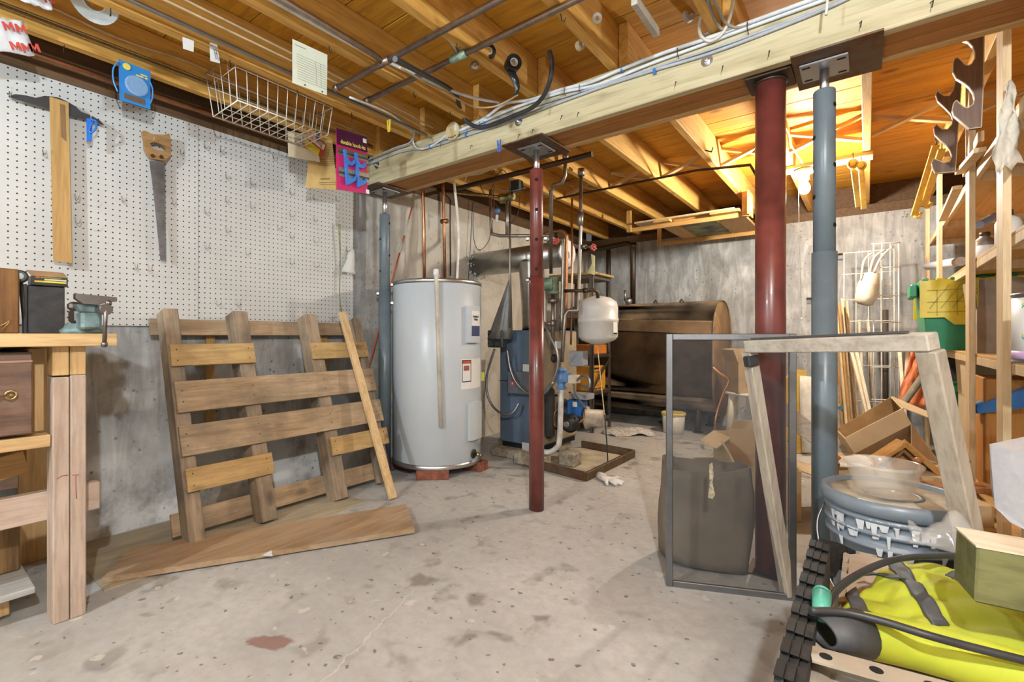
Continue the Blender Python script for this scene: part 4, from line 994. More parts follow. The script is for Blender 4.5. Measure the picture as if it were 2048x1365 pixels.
# ================================================================ OIL TANK
M_tank = plain('oil_tank_rust', (0.30, 0.205, 0.12), 0.62, var=0.5, scale=3.0)
ot = thing('oil_tank', 'big dark brown steel oil tank along the back wall', 'oil tank', (.82, 4.86, 0))
TX0, TX1, TY, TZ0, TZ1, TW = .06, 1.58, 4.85, .13, 1.215, .35
def oval(x, k=1.0, n=36):
    zc = (TZ0 + TZ1) / 2; hh = (TZ1 - TZ0) / 2 - TW
    pts = []
    for i in range(n):
        a = 2 * PI * i / n
        pts.append((x, TY + TW * k * math.cos(a), zc + (hh if math.sin(a) > 0 else -hh) + TW * k * math.sin(a) + (0 if k == 1 else 0)))
    return pts
MB().loft([oval(TX0 + .02, .96), oval(TX0 + .02), oval(TX0), oval(TX1), oval(TX1 - .008, 1.0), oval(TX1 - .008, .965)], True, True).build('shell', M_tank, ot)
MB().loft([oval(TX1 - .012, 1.012), oval(TX1 + .006, 1.012), oval(TX1 + .006, .985), oval(TX1 - .012, .985)], False, True, True).build('end_rim', M_tank, ot)
MB().loft([oval(TX1 - .006, .985), oval(TX1 - .003, .98), oval(TX1, .4)], True, True).build('end_cap', plain('oil_tank_tan', (.26, .15, .06), .6, var=.3, scale=4), ot, label='tan end cap')
for (x, y) in ((.25, TY - .22), (1.42, TY - .22), (.25, TY + .22), (1.42, TY + .22)):
    MB().cyl((x, y, 0), (x, y, .30), .024, 12).cyl((x, y, 0), (x, y, .008), .045, 12).build('leg', M_iron, ot)
for p in ((0.957,4.85,1.258), (1.21,4.85,1.275)):
    MB().cyl((p[0], TY, TZ1 - .005), (p[0], TY, TZ1 + .012), .022, 8, smooth=False).cyl((p[0], TY, TZ1 + .012), (p[0], TY, TZ1 + .03), .012, 4, smooth=False).build('plug', M_iron, ot)
vp1 = (0.723,4.85,1.467); vp2 = (0.408,4.95,1.499)
pipe('vent_pipe', 'dark iron fill pipe rising from the oil tank to an elbow', [(vp1[0], 4.85, TZ1 - .003), (vp1[0], 4.85, (0.723,4.85,1.82)[2]), (vp1[0] - .06, 4.85, (0.702,4.85,1.854)[2]), (vp2[0] - .05, 4.88, (0.355,4.85,1.836)[2]), (.02, 4.9, (0.242,4.9,1.85)[2])], .026, M_iron, fittings=[((vp1[0], 4.85, (0.723,4.85,1.82)[2]), (0, 0, 1), .036, .06)], n=14)
pipe('vent_pipe', 'dark iron vent pipe behind the metal shelf', [(vp2[0], 4.95, TZ1 - .02), (vp2[0], 4.95, (0.408,4.95,1.827)[2])], .026, M_iron, n=14)
vv = MB().lathe([(.02, 0), (.035, .02), (.038, .05), (.02, .07)], (vp1[0] - .02, 4.78, TZ1 - .01), n=14).cyl((vp1[0] - .05, 4.76, TZ1 + .03), (vp1[0] - .05, 4.76, TZ1 + .14), .012, 8).build('tank_gauge', M_steel); tag(vv, 'small metal gauge on top of the oil tank beside the fill pipe', 'gauge')

# ================================================================ METAL RACK between boiler and tank
rk = thing('metal_rack', 'grey angle-iron shelf rack between the boiler and the oil tank', 'rack', (.49, 4.2, 0))
M_ang = metal('rack_grey', (.30, .29, .27), .5, rust=.2)
for (x, y) in ((.30, 4.0), (.68, 4.0), (.30, 4.4), (.68, 4.4)):
    sx_ = 1 if x < .5 else -1; sy_ = 1 if y < 4.2 else -1
    MB().box((x, y, 0), (x + sx_ * .004, y + sy_ * .032, 1.45)).box((x, y, 0), (x + sx_ * .032, y + sy_ * .004, 1.45)).build('upright', M_ang, rk)
for z in (.12, .372, .715, 1.08, 1.44):
    MB().box((.302, 4.002, z - .03), (.678, 4.398, z), .001).build('shelf', M_ang, rk)
MB().bar((.682, 4.0, .40), (.682, 4.4, .69), .003, .025, (0, 0, 1)).build('brace', M_ang, rk)
M_orange = plain('carton_orange', (.68, .30, .03), .6, var=.1)
yb = thing('yellow_carton', 'yellow-orange carton with a round target print on the metal rack', 'box', (.5, 4.2, .3725))
MB().box((.36, 4.05, .3725), (.64, 4.36, .60), .003).build('carton', M_orange, yb)
for r_ in (.07, .055, .03, .008):
    MB().tube([(.6405, 4.21 + r_ * math.cos(i * PI / 12), .48 + r_ * math.sin(i * PI / 12)) for i in range(24)], .0014, 4, closed=True).build('target_ring', M_ink, yb)
for (y_, z_, w_, h_) in ((4.16, .578, .12, .016), (4.27, .566, .09, .010), (4.18, .545, .16, .006), (4.13, .388, .10, .010), (4.25, .388, .10, .010)): MB().box((.6402, y_ - w_ / 2, z_ - h_ / 2), (.6408, y_ + w_ / 2, z_ + h_ / 2)).build('print_block', M_redink if z_ < .57 and z_ > .56 else M_ink, yb)
tag(MB().box((.34, 4.04, .7155), (.65, 4.37, .80), .004).build('orange_tray', plain('tray_orange', (.62, .20, .03), .6)), 'orange tray on the upper shelf of the metal rack', 'tray')
tag(MB().box((.34, 4.03, 1.0805), (.62, 4.1, 1.09)).prism([(.66, 4.10, 1.085), (.66, 4.33, 1.085), (.60, 4.37, 1.22), (.56, 4.30, 1.33), (.56, 4.14, 1.33), (.61, 4.06, 1.22)], (-.02, 0, -.006)).build('wood_plaque', wood('plaque', (.20, .11, .035), (.42, .26, .10), 'Y', .7)), 'eight-sided brown wooden plaque leaning on the metal rack', 'plaque')
tag(MB().box((.24, 3.97, 1.4405), (.72, 4.38, 1.462), .002).build('shelf_board', M_paln), 'yellow pine board lying on top of the metal rack', 'board')

# ================================================================ RIGHT SIDE
M_card = plain('cardboard', (.50, .345, .19), .85, var=.1, scale=9)
M_cardl = plain('cardboard_light', (.60, .47, .29), .85, var=.06, scale=9)
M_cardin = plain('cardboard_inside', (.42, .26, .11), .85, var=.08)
M_white = plain('white_plastic', (.74, .70, .62), .4, var=.04)
M_alu = metal('grey_aluminium', (.30, .31, .33), .4)
def panel(b, pts, thick=.004):
    """Flat sheet through 3-4 points, given thickness along its normal."""
    P = [Vector(p) for p in pts]
    n = (P[1] - P[0]).cross(P[2] - P[0]).normalized()
    return b.prism(P, n * thick)
def carton(name, label, m, size, mat, flaps=(), inner=None, group=None, t=.005):
    """Open carton: local origin at the middle of its base; flaps: (side, angle from vertical outwards)."""
    o = thing(name, label, 'box', mat=m, group=group)
    L, W, H = size
    b = MB()
    b.box((-L / 2, -W / 2, 0), (L / 2, W / 2, t))
    b.box((-L / 2, -W / 2, t), (L / 2, -W / 2 + t, H)).box((-L / 2, W / 2 - t, t), (L / 2, W / 2, H))
    b.box((-L / 2, -W / 2 + t, t), (-L / 2 + t, W / 2 - t, H)).box((L / 2 - t, -W / 2 + t, t), (L / 2, W / 2 - t, H))
    b.build('carton_body', mat, o, local=True)
    for side, ang in flaps:
        ln = W / 2 * .95
        if side in 'fb':
            s = -1 if side == 'f' else 1
            mm = Matrix.Translation((0, s * (W / 2), H + .0005)) @ Matrix.Rotation(-s * ang, 4, 'X') @ Matrix.Translation((0, 0, ln / 2))
            MB().mbox(mm, (L * .98, t, ln)).build('flap', mat, o, local=True)
        else:
            s = -1 if side == 'l' else 1
            mm = Matrix.Translation((s * (L / 2), 0, H + .0005)) @ Matrix.Rotation(s * ang, 4, 'Y') @ Matrix.Translation((0, 0, ln / 2))
            MB().mbox(mm, (t, W * .96, ln)).build('flap', mat, o, local=True)
    return o
def RZ(x, y, z, a): return Matrix.Translation((x, y, z)) @ Matrix.Rotation(a, 4, 'Z')

# ---- insect screen in its aluminium frame
SC0 = Vector((2.07, 1.725, 0)); SC1 = Vector((2.443, 1.893, 0)); sd = (SC1 - SC0).normalized(); sn = Vector((sd.y, -sd.x, 0))
sf = thing('window_screen', 'grey aluminium window screen with torn dark mesh standing on the floor', 'window screen', (SC0 + SC1) / 2)
SH = .892
def sbar(p, q): return MB().bar(p, q, .012, .022, sd if abs((Vector(q) - Vector(p)).z) > .1 else (0, 0, 1), .002)
up = Vector((0, 0, 1))
sbar(SC0 + sd * .011, SC0 + sd * .011 + up * SH).build('frame_rail', M_alu, sf); sbar(SC1 - sd * .011, SC1 - sd * .011 + up * SH).build('frame_rail', M_alu, sf)
sbar(SC0 + sd * .022 + up * .011, SC1 - sd * .022 + up * .011).build('frame_rail', M_alu, sf); sbar(SC0 + sd * .022 + up * (SH - .011), SC1 - sd * .022 + up * (SH - .011)).build('frame_rail', M_alu, sf)
def make_mesh_mat():
    m, nt, b = _new('screen_mesh')
    b.inputs['Base Color'].default_value = (.07, .072, .078, 1); b.inputs['Roughness'].default_value = .7
    b.inputs['Alpha'].default_value = .19
    return m
MB().prism([SC0 + sd * .02 + up * .02 - sn * .001, SC1 - sd * .02 + up * .02 - sn * .001, SC1 - sd * .02 + up * (SH - .02) - sn * .001, SC0 + sd * .02 + up * (SH - .02) - sn * .001], sn * .0006).build('mesh', make_mesh_mat(), sf)
tr = (2.213,1.755,0.391)
MB().prism([(2.198,1.784,0.437), (2.207,1.788,0.446), (2.211,1.79,0.403), (2.207,1.788,0.377), (2.215,1.792,0.335), (2.207,1.788,0.32), (2.195,1.783,0.324), (2.199,1.785,0.377)], sn * .004).build('tape_repair', plain('old_tape', (.42, .36, .25), .8, var=.4, scale=60), sf, label='peeling tape over a tear')

# ---- weathered wooden storm frame leaning in front of the posts
M_greyw = wood('grey_weathered', (.30, .25, .19), (.50, .44, .36), 'Z', .7, .7, dirt=.3, dirtc=(.20, .15, .10))
M_greywx = wood('grey_weathered_x', (.36, .32, .26), (.56, .51, .44), 'X', .7, .7)
wf_ = thing('storm_window_frame', 'weathered wooden storm-window frame without glass leaning in front of the grey post', 'window frame', (2.42,1.918,0))
tl, tr_ = Vector((2.318,1.795,0.85)), Vector((2.744,1.443,0.872))
bl, br = Vector((2.419,1.897,0.012)), Vector((2.881,1.619,0.012))
nrm = (tr_ - tl).cross(bl - tl).normalized()
MB().bar(tl, tr_, .036, .040, (tl - bl).normalized(), .003).build('top_rail', M_greywx, wf_)
MB().bar(tl + (bl - tl) * .022, bl, .032, .040, (tr_ - tl).normalized(), .003).build('stile', M_greyw, wf_)
MB().bar(tr_ + (br - tr_) * .022 - (tr_ - tl).normalized() * .012, br, .032, .046, (tr_ - tl).normalized(), .003).build('stile', M_greyw, wf_)
MB().bar(tl + up * .024 + (tr_ - tl) * .03, tr_ + up * .024 - (tr_ - tl) * .1, .012, .006, up).build('metal_strip', M_alu, wf_)
cc = Vector((2.328,1.783,0.802)); MB().mbox(frame(cc, (tr_ - tl), (tl - bl)), (.03, .04, .035), .004).build('corner_catch', M_black, wf_)

# ---- paper yard bag behind the screen
pbg = thing('paper_bag', 'large crumpled brown paper yard bag standing behind the screen', 'bag', (2.13, 1.98, 0))
def bagring(z, gx, gy, k):
    pts = []
    for i in range(28):
        a = 2 * PI * i / 28
        x = abs(math.cos(a)) ** .45 * math.copysign(1, math.cos(a)) * gx; y = abs(math.sin(a)) ** .45 * math.copysign(1, math.sin(a)) * gy
        w = 1 + .035 * math.sin(3 * a + k) + .025 * math.sin(7 * a + 2.3 * k)
        pts.append(Vector((2.125, 2.0, 0)) + sd * x * w + Vector((-sd.y, sd.x, 0)) * y * w + up * (z + .012 * math.sin(2 * a + k)))
    return pts
rings = [bagring(z, .155 + .01 * math.sin(9 * z), .095, 6 * z) for z in (.014, .05, .12, .2, .28, .35, .385)]
rin = [bagring(z, .150 + .01 * math.sin(9 * z), .09, 6 * z) for z in (.385, .30, .18, .05)]
MB().loft(rings + rin, True, True).build('bag_wall', plain('kraft_grey', (.20, .165, .125), .85, var=.15, scale=6), pbg)
# ---- bucket with tub
M_bkt = plain('bucket_grey', (.20, .24, .285), .35, var=.06, scale=6)
bkx, bky, bkz = 2.685, 1.775, .078
tag(MB().box((bkx - .17, bky - .17, 0), (bkx + .17, bky + .17, .0775), .003).build('low_crate', M_card), 'flat carton under the grey bucket', 'box')
bk = thing('paint_bucket', 'grey plastic paint bucket with white drips and a closed lid', 'bucket', (bkx, bky, bkz))
MB().lathe([(.125, 0), (.132, .004), (.146, .24), (.156, .243), (.156, .250), (.147, .254), (.148, .275), (.158, .278), (.158, .286), (.149, .29), (.150, .31), (.160, .313), (.160, .322), (.151, .326), (.151, .348)], (bkx, bky, bkz), n=48).build('bucket_wall', M_bkt, bk)
MB().lathe([(.160, .330), (.166, .332), (.168, .350), (.166, .366), (.158, .370), (.150, .366), (.146, .356), (.07, .356), (.068, .360), (.055, .360), (.053, .356), (.002, .356)], (bkx, bky, bkz), n=48).build('lid', M_bkt, bk)
MB().lathe([(.071, .3563), (.1445, .3563), (.1445, .3572), (.071, .3572)], (bkx, bky, bkz), n=48).build('lid_dust', plain('dust_cream', (.50, .43, .33), .9, var=.15, scale=25), bk, label='cream dust on the lid')
tocam = Vector((2.627 - bkx, -bky, 0)).normalized()
M_drip = plain('paint_drip', (.66, .69, .72), .5)
dm = MB()
for i in range(34):
    a = math.atan2(tocam.y, tocam.x) + random.uniform(-1.0, 1.0)
    zz0 = random.choice((.243, .280, .315, .315)); ln = random.uniform(.008, .045)
    r0 = .1585 if zz0 > .3 else .1575; w = random.uniform(.004, .013) / r0
    q = [(bkx + math.cos(a + s_) * (r_), bky + math.sin(a + s_) * r_, bkz + z_) for (s_, r_, z_) in ((-w, r0, zz0 + .006), (w, r0, zz0 + .006), (w * .5, r0 - .004, zz0 - ln), (-w * .5, r0 - .004, zz0 - ln))]
    dm.prism(q, tocam * .0015)
dm.build('paint_drips', M_drip, bk, kind='stuff')
side = Vector((-tocam.y, tocam.x, 0)); hc0 = Vector((bkx, bky, bkz + .30))
MB().tube([hc0 + side * -.158, hc0 + side * -.172 + up * -.07 + tocam * .05, hc0 + side * -.12 + tocam * .13 + up * -.20, hc0 + tocam * .165 + up * -.235, hc0 + side * .12 + tocam * .13 + up * -.20, hc0 + side * .172 + up * -.07 + tocam * .05, hc0 + side * .158], .0028, 8, 5).build('bail', M_steel, bk)
def make_tub_mat():
    m, nt, b = _new('clear_tub')
    b.inputs['Base Color'].default_value = (.85, .80, .72, 1); b.inputs['Roughness'].default_value = .15; b.inputs['Alpha'].default_value = .26
    return m
tbx = (2.663,1.729,0.443)
tb = thing('plastic_tub', 'clear round plastic tub standing on the bucket lid', 'tub', (tbx[0], tbx[1], bkz + .371))
MB().lathe([(.062, .0005), (.066, .001), (.083, .076), (.088, .078), (.089, .084), (.085, .086), (.080, .078), (.063, .005), (.002, .004)], (tbx[0], tbx[1], bkz + .3705), n=40).build('tub_wall', make_tub_mat(), tb)

# ---- cartons, stool and bits on the far floor
sto = thing('plastic_stool', 'white plastic stool standing behind the thick red column', 'stool', (1.848,4.467,0))
sx0, sy0 = (1.848,4.467,0)[0], (1.848,4.467,0)[1]
MB().lathe([(.15, .395), (.17, .40), (.175, .41), (.165, .42), (.02, .422)], (sx0, sy0, 0), n=28).build('seat', M_white, sto)
for k in range(4):
    a = .9 + k * PI / 2
    MB().tube([(sx0 + .19 * math.cos(a), sy0 + .19 * math.sin(a), 0), (sx0 + .14 * math.cos(a), sy0 + .14 * math.sin(a), .40)], .024, 8, radii=[.018, .03]).build('leg', M_white, sto)
cst = carton('sticker_carton', 'brown carton with a red arrow sticker standing on the white stool', RZ(sx0 + .02, sy0, .4225, .66), (.30, .22, .25), M_card, [('f', .04), ('b', .1), ('l', .35)])
fs = RZ(sx0 + .02, sy0, .4225, .66)
MB().mbox(fs @ Matrix.Translation((-.015, -.1108, .085)), (.15, .001, .075)).build('sticker', M_redink, cst)
for z_, w_, h_ in ((.108, .05, .006), (.088, .08, .018), (.066, .06, .006)): MB().mbox(fs @ Matrix.Translation((.015, -.1116, z_)), (w_, .0008, h_)).build('sticker_print', M_label, cst)
MB().prism([fs @ Vector(p) for p in ((-.072, -.1116, .06), (-.06, -.1116, .06), (-.06, -.1116, .095), (-.05, -.1116, .095), (-.066, -.1116, .115), (-.082, -.1116, .095), (-.072, -.1116, .095))], fs.to_3x3() @ Vector((0, -.0006, 0))).build('arrow', M_label, cst)
pipe('copper_coil', 'bent copper tube sticking up beside the carton on the stool', [(1.683,4.032,0.639), (1.736,4.036,0.591), (1.792,4.055,0.538), (1.756,4.027,0.43), (1.721,3.974,0.26), (1.715,3.969,0.118), (1.721,3.974,0.072)], .009, M_coppern, 'tube', 5)
b0 = (1.914,3.632,0)
carton('floor_carton', 'low open brown carton on the floor left of the thick red column', RZ(b0[0] + .06, b0[1] + .1, 0.001, .66), (.34, .26, .20), M_cardl, [('l', 2.2), ('r', 2.0), ('f', .12)])
wbk = thing('white_pail', 'small white pail with a yellow lid on the floor by the oil tank', 'pail', (1.31,4.319,0))
wp = (1.238,4.512,0)
MB().lathe([(.085, .001), (.09, .004), (.100, .17)], (wp[0], wp[1], 0), n=28).build('pail_wall', M_white, wbk)
MB().lathe([(.103, .16), (.106, .162), (.106, .183), (.10, .186), (.09, .182), (.002, .18)], (wp[0], wp[1], 0), n=28).build('lid', plain('lid_yellow', (.78, .62, .16), .45), wbk)
def rag(name, label, c, sx_, sy_, h, mat, cat='cloth', seed=1, a=0.0, n=16):
    R = random.Random(seed)
    ph = [R.uniform(0, 6) for _ in range(8)]
    g = []
    for i in range(n):
        row = []
        for j in range(n):
            u_, v_ = i / (n - 1) - .5, j / (n - 1) - .5
            e = 1 + .18 * math.sin(5 * u_ + ph[0]) * math.cos(6 * v_ + ph[1])
            hh = h * max(0, (1 - 2.1 * abs(u_)) * (1 - 2.1 * abs(v_)) + .35 * math.sin(9 * u_ + ph[2] + 4 * v_) * math.cos(8 * v_ + ph[3]))
            x, y = u_ * sx_ * e, v_ * sy_ * (1 + .15 * math.sin(7 * u_ + ph[4]))
            row.append((c[0] + x * math.cos(a) - y * math.sin(a), c[1] + x * math.sin(a) + y * math.cos(a), c[2] + .004 + max(0, hh)))
        g.append(row)
    o = MB().sheet(g, .003).build(name, mat); return tag(o, label, cat)
M_news = plain('newsprint', (.55, .52, .47), .85, var=.3, scale=45)
rc = (0.944,4.194,-0); rag('crumpled_newspaper', 'crumpled newspaper on the floor in front of the oil tank', rc, .42, .26, .07, M_news, 'newspaper', 3, .6)
# work glove
gl = (1.395,2.734,0)
gv = thing('work_glove', 'white cotton work glove lying on the floor by the curb', 'glove', gl)
M_glove = plain('glove_white', (.74, .71, .66), .9)
gx, gy = gl[0], gl[1]
MB().lathe([(.004, -.016), (.03, -.012), (.042, 0), (.03, .011), (.004, .014)], (gx, gy, .0165), n=18, sx=1.15, sy=.85).build('palm', M_glove, gv)
for k, (a, l) in enumerate(((-.9, .06), (-.35, .075), (0.0, .08), (.35, .07), (1.3, .055))):
    an = a - .35
    MB().tube([(gx + .025 * math.cos(an), gy + .02 * math.sin(an), .016), (gx + (.03 + l * .6) * math.cos(an), gy + (.03 + l * .6) * math.sin(an), .018), (gx + (.03 + l) * math.cos(an + .1), gy + (.03 + l) * math.sin(an + .1), .0115)], .0105, 8, 3, radii=[.012, .011, .008]).build('finger', M_glove, gv)
MB().tube([(gx - .03, gy + .01, .017), (gx - .07, gy + .03, .018)], .022, 12, radii=[.026, .024]).build('cuff', M_glove, gv)

# ---- tilted open carton on the heap
T1, T2 = 2.20, 2.42
bo_ = thing('tilted_carton', 'open brown carton tipped on its edge on the heap behind the bucket', 'box', (2.584,2.769,0.344))  # lit faces take paler card, shaded ones darker: light put into the colour
A, B_, C_, D_ = (2.541,2.99,0.372), (2.77,3.171,0.522), (2.804,3.197,0.443), (2.58,3.021,0.295)
A2, B2, C2, D2 = (2.496,3.235,0.372), (2.734,3.423,0.552), (2.855,3.442,0.346), (2.683,3.306,0.226)
panel(MB(), [A, B_, C_, D_], .005).build('long_side', M_cardl, bo_)
panel(MB(), [A2, B2, C2, (2.536,3.241,0.251)], .005).build('long_side', M_cardin, bo_)
panel(MB(), [A, D_, (2.536,3.241,0.251), A2], .005).build('short_side', M_cardl, bo_)
panel(MB(), [B_, B2, C2, C_], .005).build('short_side', M_cardl, bo_)
panel(MB(), [D_, C_, (2.855,3.442,0.341), (2.692,3.313,0.229)], .005).build('carton_base', M_card, bo_)
panel(MB(), [B2, B_, (2.871,3.187,0.479), (2.882,3.387,0.484)], .004).build('flap', M_cardl, bo_)
panel(MB(), [C_, (2.855,3.442,0.346), (2.927,3.423,0.224), (2.8,3.092,0.315)], .004).build('flap', M_card, bo_)
# heap under it
carton('heap_carton', 'closed brown carton at the bottom of the heap behind the bucket', RZ(2.76, 2.50, 0.001, .5), (.36, .28, .272), M_card, [('f', -1.5), ('b', -1.5)])
carton('heap_carton', 'brown carton under the tipped carton at the back of the heap', RZ(2.72, 2.96, 0.001, .1), (.50, .32, .272), M_card, [('f', -1.5), ('b', -1.5)])
carton('heap_carton', 'carton lying behind the grey post with its yellow inside showing', RZ(2.21, 2.80, 0.001, .3), (.28, .28, .24), M_cardl, [('l', .5), ('b', .2), ('r', 1.9)])
tag(panel(MB(), [(2.263,3.051,0.541), (2.558,3.195,0.266), (2.542,3.182,0.186), (2.263,3.051,0.413)], .018).build('slanted_board', M_greywx), 'grey board slanting down behind the two posts', 'board')
tag(panel(MB(), [(2.206,4.255,0.63), (2.271,4.306,0.626), (2.277,4.31,0.004), (2.153,4.213,0.004), (2.147,4.208,0.555)], .02).build('yellow_carton_flap', plain('carton_yellow', (.66, .42, .09), .7)), 'yellow carton panel seen between the two right posts', 'carton panel')
wpb = thing('printed_bag', 'white paper sack with a small blue bird print behind the grey post', 'sack', (2.353,4.371,0.105))
g = []
for i in range(7):
    g.append([Vector((2.23,4.273,0.585)).lerp(Vector((2.479,4.406,0.504)), j / 6).lerp(Vector((2.253,4.228,0.023)).lerp(Vector((2.504,4.362,0.035)), j / 6), i / 6) + up * .02 * math.sin(j * PI / 6) * (1 - i / 6) + Vector((0, -.05 * math.sin(j * PI / 6) * math.sin(i * PI / 6), 0)) for j in range(7)])
MB().sheet(g, .012).build('sack', plain('sack_white', (.62, .58, .50), .8), wpb)
bp = Vector((2.482,4.319,0.367)); MB().lathe([(.001, 0), (.022, .001), (.022, .002)], bp + Vector((0, -.012, 0)), (-.2, -1, 0), 14, sy=.7).build('bird_print', plain('print_blue', (.05, .22, .32), .6), wpb); MB().lathe([(.001, 0), (.012, .001), (.012, .002)], bp + Vector((-.015, -.014, .016)), (-.2, -1, 0), 12).build('bird_print', plain('print_orange', (.65, .28, .06), .6), wpb)
# peg rail on the heap
M_maple = wood('stained_maple', (.24, .09, .025), (.40, .17, .055), 'X', .8, .4)
pA, pB = Vector((2.48,2.351,0.3)), Vector((3.02,2.696,0.3))
prl = thing('peg_rail', 'brown wooden coat rail with turned pegs lying on the heap behind the bucket', 'coat rail', (pA + pB) / 2 - up * .02)
MB().bar(pA - up * .011, pB - up * .011, .09, .022, up, .003).build('rail', M_maple, prl)
for px in ((2.527,2.468,0.3), (2.658,2.544,0.3), (2.792,2.623,0.3), (2.939,2.714,0.3)):
    MB().lathe([(.011, 0), (.010, .012), (.0075, .05), (.009, .066), (.017, .074), (.018, .08), (.008, .088)], (px[0], px[1], pA.z + (pB.z - pA.z) * .5 + .0005), n=16).build('peg', M_maple, prl)
# gabled frame, cloth
gf = thing('gabled_frame', 'small gabled wooden clock case lying behind the clear tub', 'clock case', (2.737,2.635,0.295))
M_oak = wood('oak_orange', (.34, .15, .03), (.54, .29, .08), 'X', .8, .4)
pk1, pl1, pr1 = Vector((2.758,2.907,0.399)), Vector((2.629,2.856,0.283)), Vector((2.882,2.902,0.276))
MB().bar(pk1, pl1, .09, .016, up, .002).build('roof_board', M_oak, gf); MB().bar(pk1, pr1, .09, .016, up, .002).build('roof_board', M_oak, gf)
MB().prism([pk1 - up * .02 + Vector((0, .02, 0)), pl1.lerp(pk1, .15) - up * .01 + Vector((0, .02, 0)), (2.649,2.871,0.218), (2.86,2.936,0.233), pr1.lerp(pk1, .12) - up * .01 + Vector((0, .02, 0))], (0, .02, 0)).build('gable', M_oak, gf)
MB().bar((2.757,2.88,0.367), (2.693,2.856,0.282), .02, .012, up).bar((2.757,2.88,0.367), (2.832,2.888,0.288), .02, .012, up).build('moulding', wood('oak_dark', (.16, .08, .025), (.26, .14, .05), 'X'), gf)
cl = (2.571,2.847,0.28); rag('white_cloth', 'folded white cloth lying on the heap beside the grey post', (cl[0], cl[1], .278), .20, .14, .05, plain('cloth_white', (.70, .64, .54), .9), 'cloth', 5, .6)
tag(panel(MB(), [(2.888,2.745,0.2), (2.983,2.835,0.2), (3.006,2.431,0.2), (2.865,2.348,0.2)], .01).build('plywood_offcut', M_fir), 'pale plywood offcut lying right of the bucket', 'plywood')
tag(MB().box((2.86, 1.9, .0005), (3.2, 2.3, .189), .004).build('flat_box', M_card), 'low carton under the plywood offcut', 'box')

# ---- white wire grids and what leans there
M_wire = plain('white_wire', (.74, .70, .62), .4)
def wiregrid(name, label, p0, p1, ztop, zbot, nv, zs, tilt=Vector((0, 0, 0))):
    o = thing(name, label, 'wire rack', (Vector(p0) + Vector(p1)) / 2, group='white wire grids by the back wall')
    p0 = Vector((p0[0], p0[1], 0)); p1 = Vector((p1[0], p1[1], 0))
    for i in range(nv):
        q = p0.lerp(p1, i / (nv - 1)); MB().tube([q + up * zbot - tilt, q + up * ztop], .0042 if i in (0, nv - 1) else .003, 8).build('upright_wire', M_wire, o)
    for z in zs:
        k = (ztop - z) / (ztop - zbot)
        e = (p1 - p0).normalized() * .012
        MB().tube([p0 - e + up * z - tilt * k, p1 + e + up * z - tilt * k], .0042, 8).build('cross_wire', M_wire, o)
    return o
za = lambda py, t: .885 + t * (672 - py) / 960
wiregrid('wire_grid', 'white wire grid panel leaning at the back wall, left one', (2.481,4.95,1.572), (2.797,4.95,1.562), za(506, 3.95), .05, 5, [za(506, 3.95), za(549, 3.95), za(600, 3.9), za(643, 3.9), za(730, 3.9), za(800, 3.9)], Vector((0, .12, 0)))
wiregrid('wire_grid', 'taller white wire grid panel standing nearer the yellow tote, right one', (2.668,4.55,1.565), (2.811,4.62,1.565), za(488, 3.55), .08, 4, [za(488, 3.55), za(536, 3.55), za(592, 3.55), za(645, 3.5), za(735, 3.5), za(800, 3.5)], Vector((0, .05, 0)))
bgb = thing('cloth_bag', 'cream cloth bag hanging by its straps on the white wire grid', 'bag', (2.633,4.5,1.131))
M_canvas = plain('cream_canvas', (.62, .54, .42), .9, var=.1)
MB().loft([[(2.618,4.453,1.344), (2.698,4.477,1.351), (2.662,4.525,1.345)], [(2.578,4.421,1.272), (2.7,4.454,1.252), (2.642,4.522,1.291)], [(2.561,4.407,1.184), (2.692,4.421,1.157), (2.633,4.54,1.208)], [(2.558,4.405,1.14), (2.661,4.41,1.104), (2.618,4.516,1.151)], [(2.578,4.421,1.118), (2.635,4.441,1.099), (2.613,4.474,1.127)]], True, True).build('bag_body', M_canvas, bgb)
for (a, b, c) in (((2.67,4.468,1.345), (2.709,4.473,1.451), (2.776,4.577,1.534)), ((2.641,4.471,1.323), (2.67,4.493,1.454), (2.733,4.569,1.516)), ((2.595,4.435,1.286), (2.613,4.448,1.432), (2.662,4.512,1.494))):
    MB().tube([a, b, c], .007, 8, 4).build('strap', M_canvas, bgb)
M_lath = [wood('lath_a', (.50, .33, .14), (.72, .54, .30), 'Z'), wood('lath_b', (.28, .14, .045), (.45, .25, .09), 'Z'), wood('lath_c', (.62, .50, .34), (.78, .68, .52), 'Z'), wood('lath_d', (.16, .09, .04), (.25, .15, .07), 'Z')]
sw_lab = ['leftmost pale strip of the bundle right of the grey post', 'brown strip second in the bundle right of the grey post', 'pale strip third in the bundle right of the grey post', 'dark strip in the middle of the bundle right of the grey post', 'pale strip at the right of the bundle beside the wire grid', 'brown strip half hidden behind the grey post', 'white lath slanting in front of the wire grid, upper one', 'white lath slanting in front of the wire grid, shorter one', 'white board leaning behind the wire grid, right one', 'white board leaning behind the wire grid, left one']
stick_pts = [((2.45,4.383,1.151), (2.519,4.12,0.256), 0), ((2.467,4.333,1.111), (2.539,4.072,0.255), 1), ((2.482,4.409,1.159), (2.551,4.145,0.239), 0), ((2.495,4.482,1.099), (2.564,4.219,0.236), 3), ((2.508,4.556,1.147), (2.58,4.295,0.255), 0), ((2.433,4.561,1.066), (2.489,4.287,0.245), 1), ((2.531,4.32,0.82), (2.64,4.088,0.308), 2), ((2.569,4.286,0.775), (2.658,4.038,0.301), 2), ((2.634,5.038,1.017), (2.686,4.888,0.18), 2), ((2.578,5.058,1.018), (2.611,4.893,0.171), 2)]
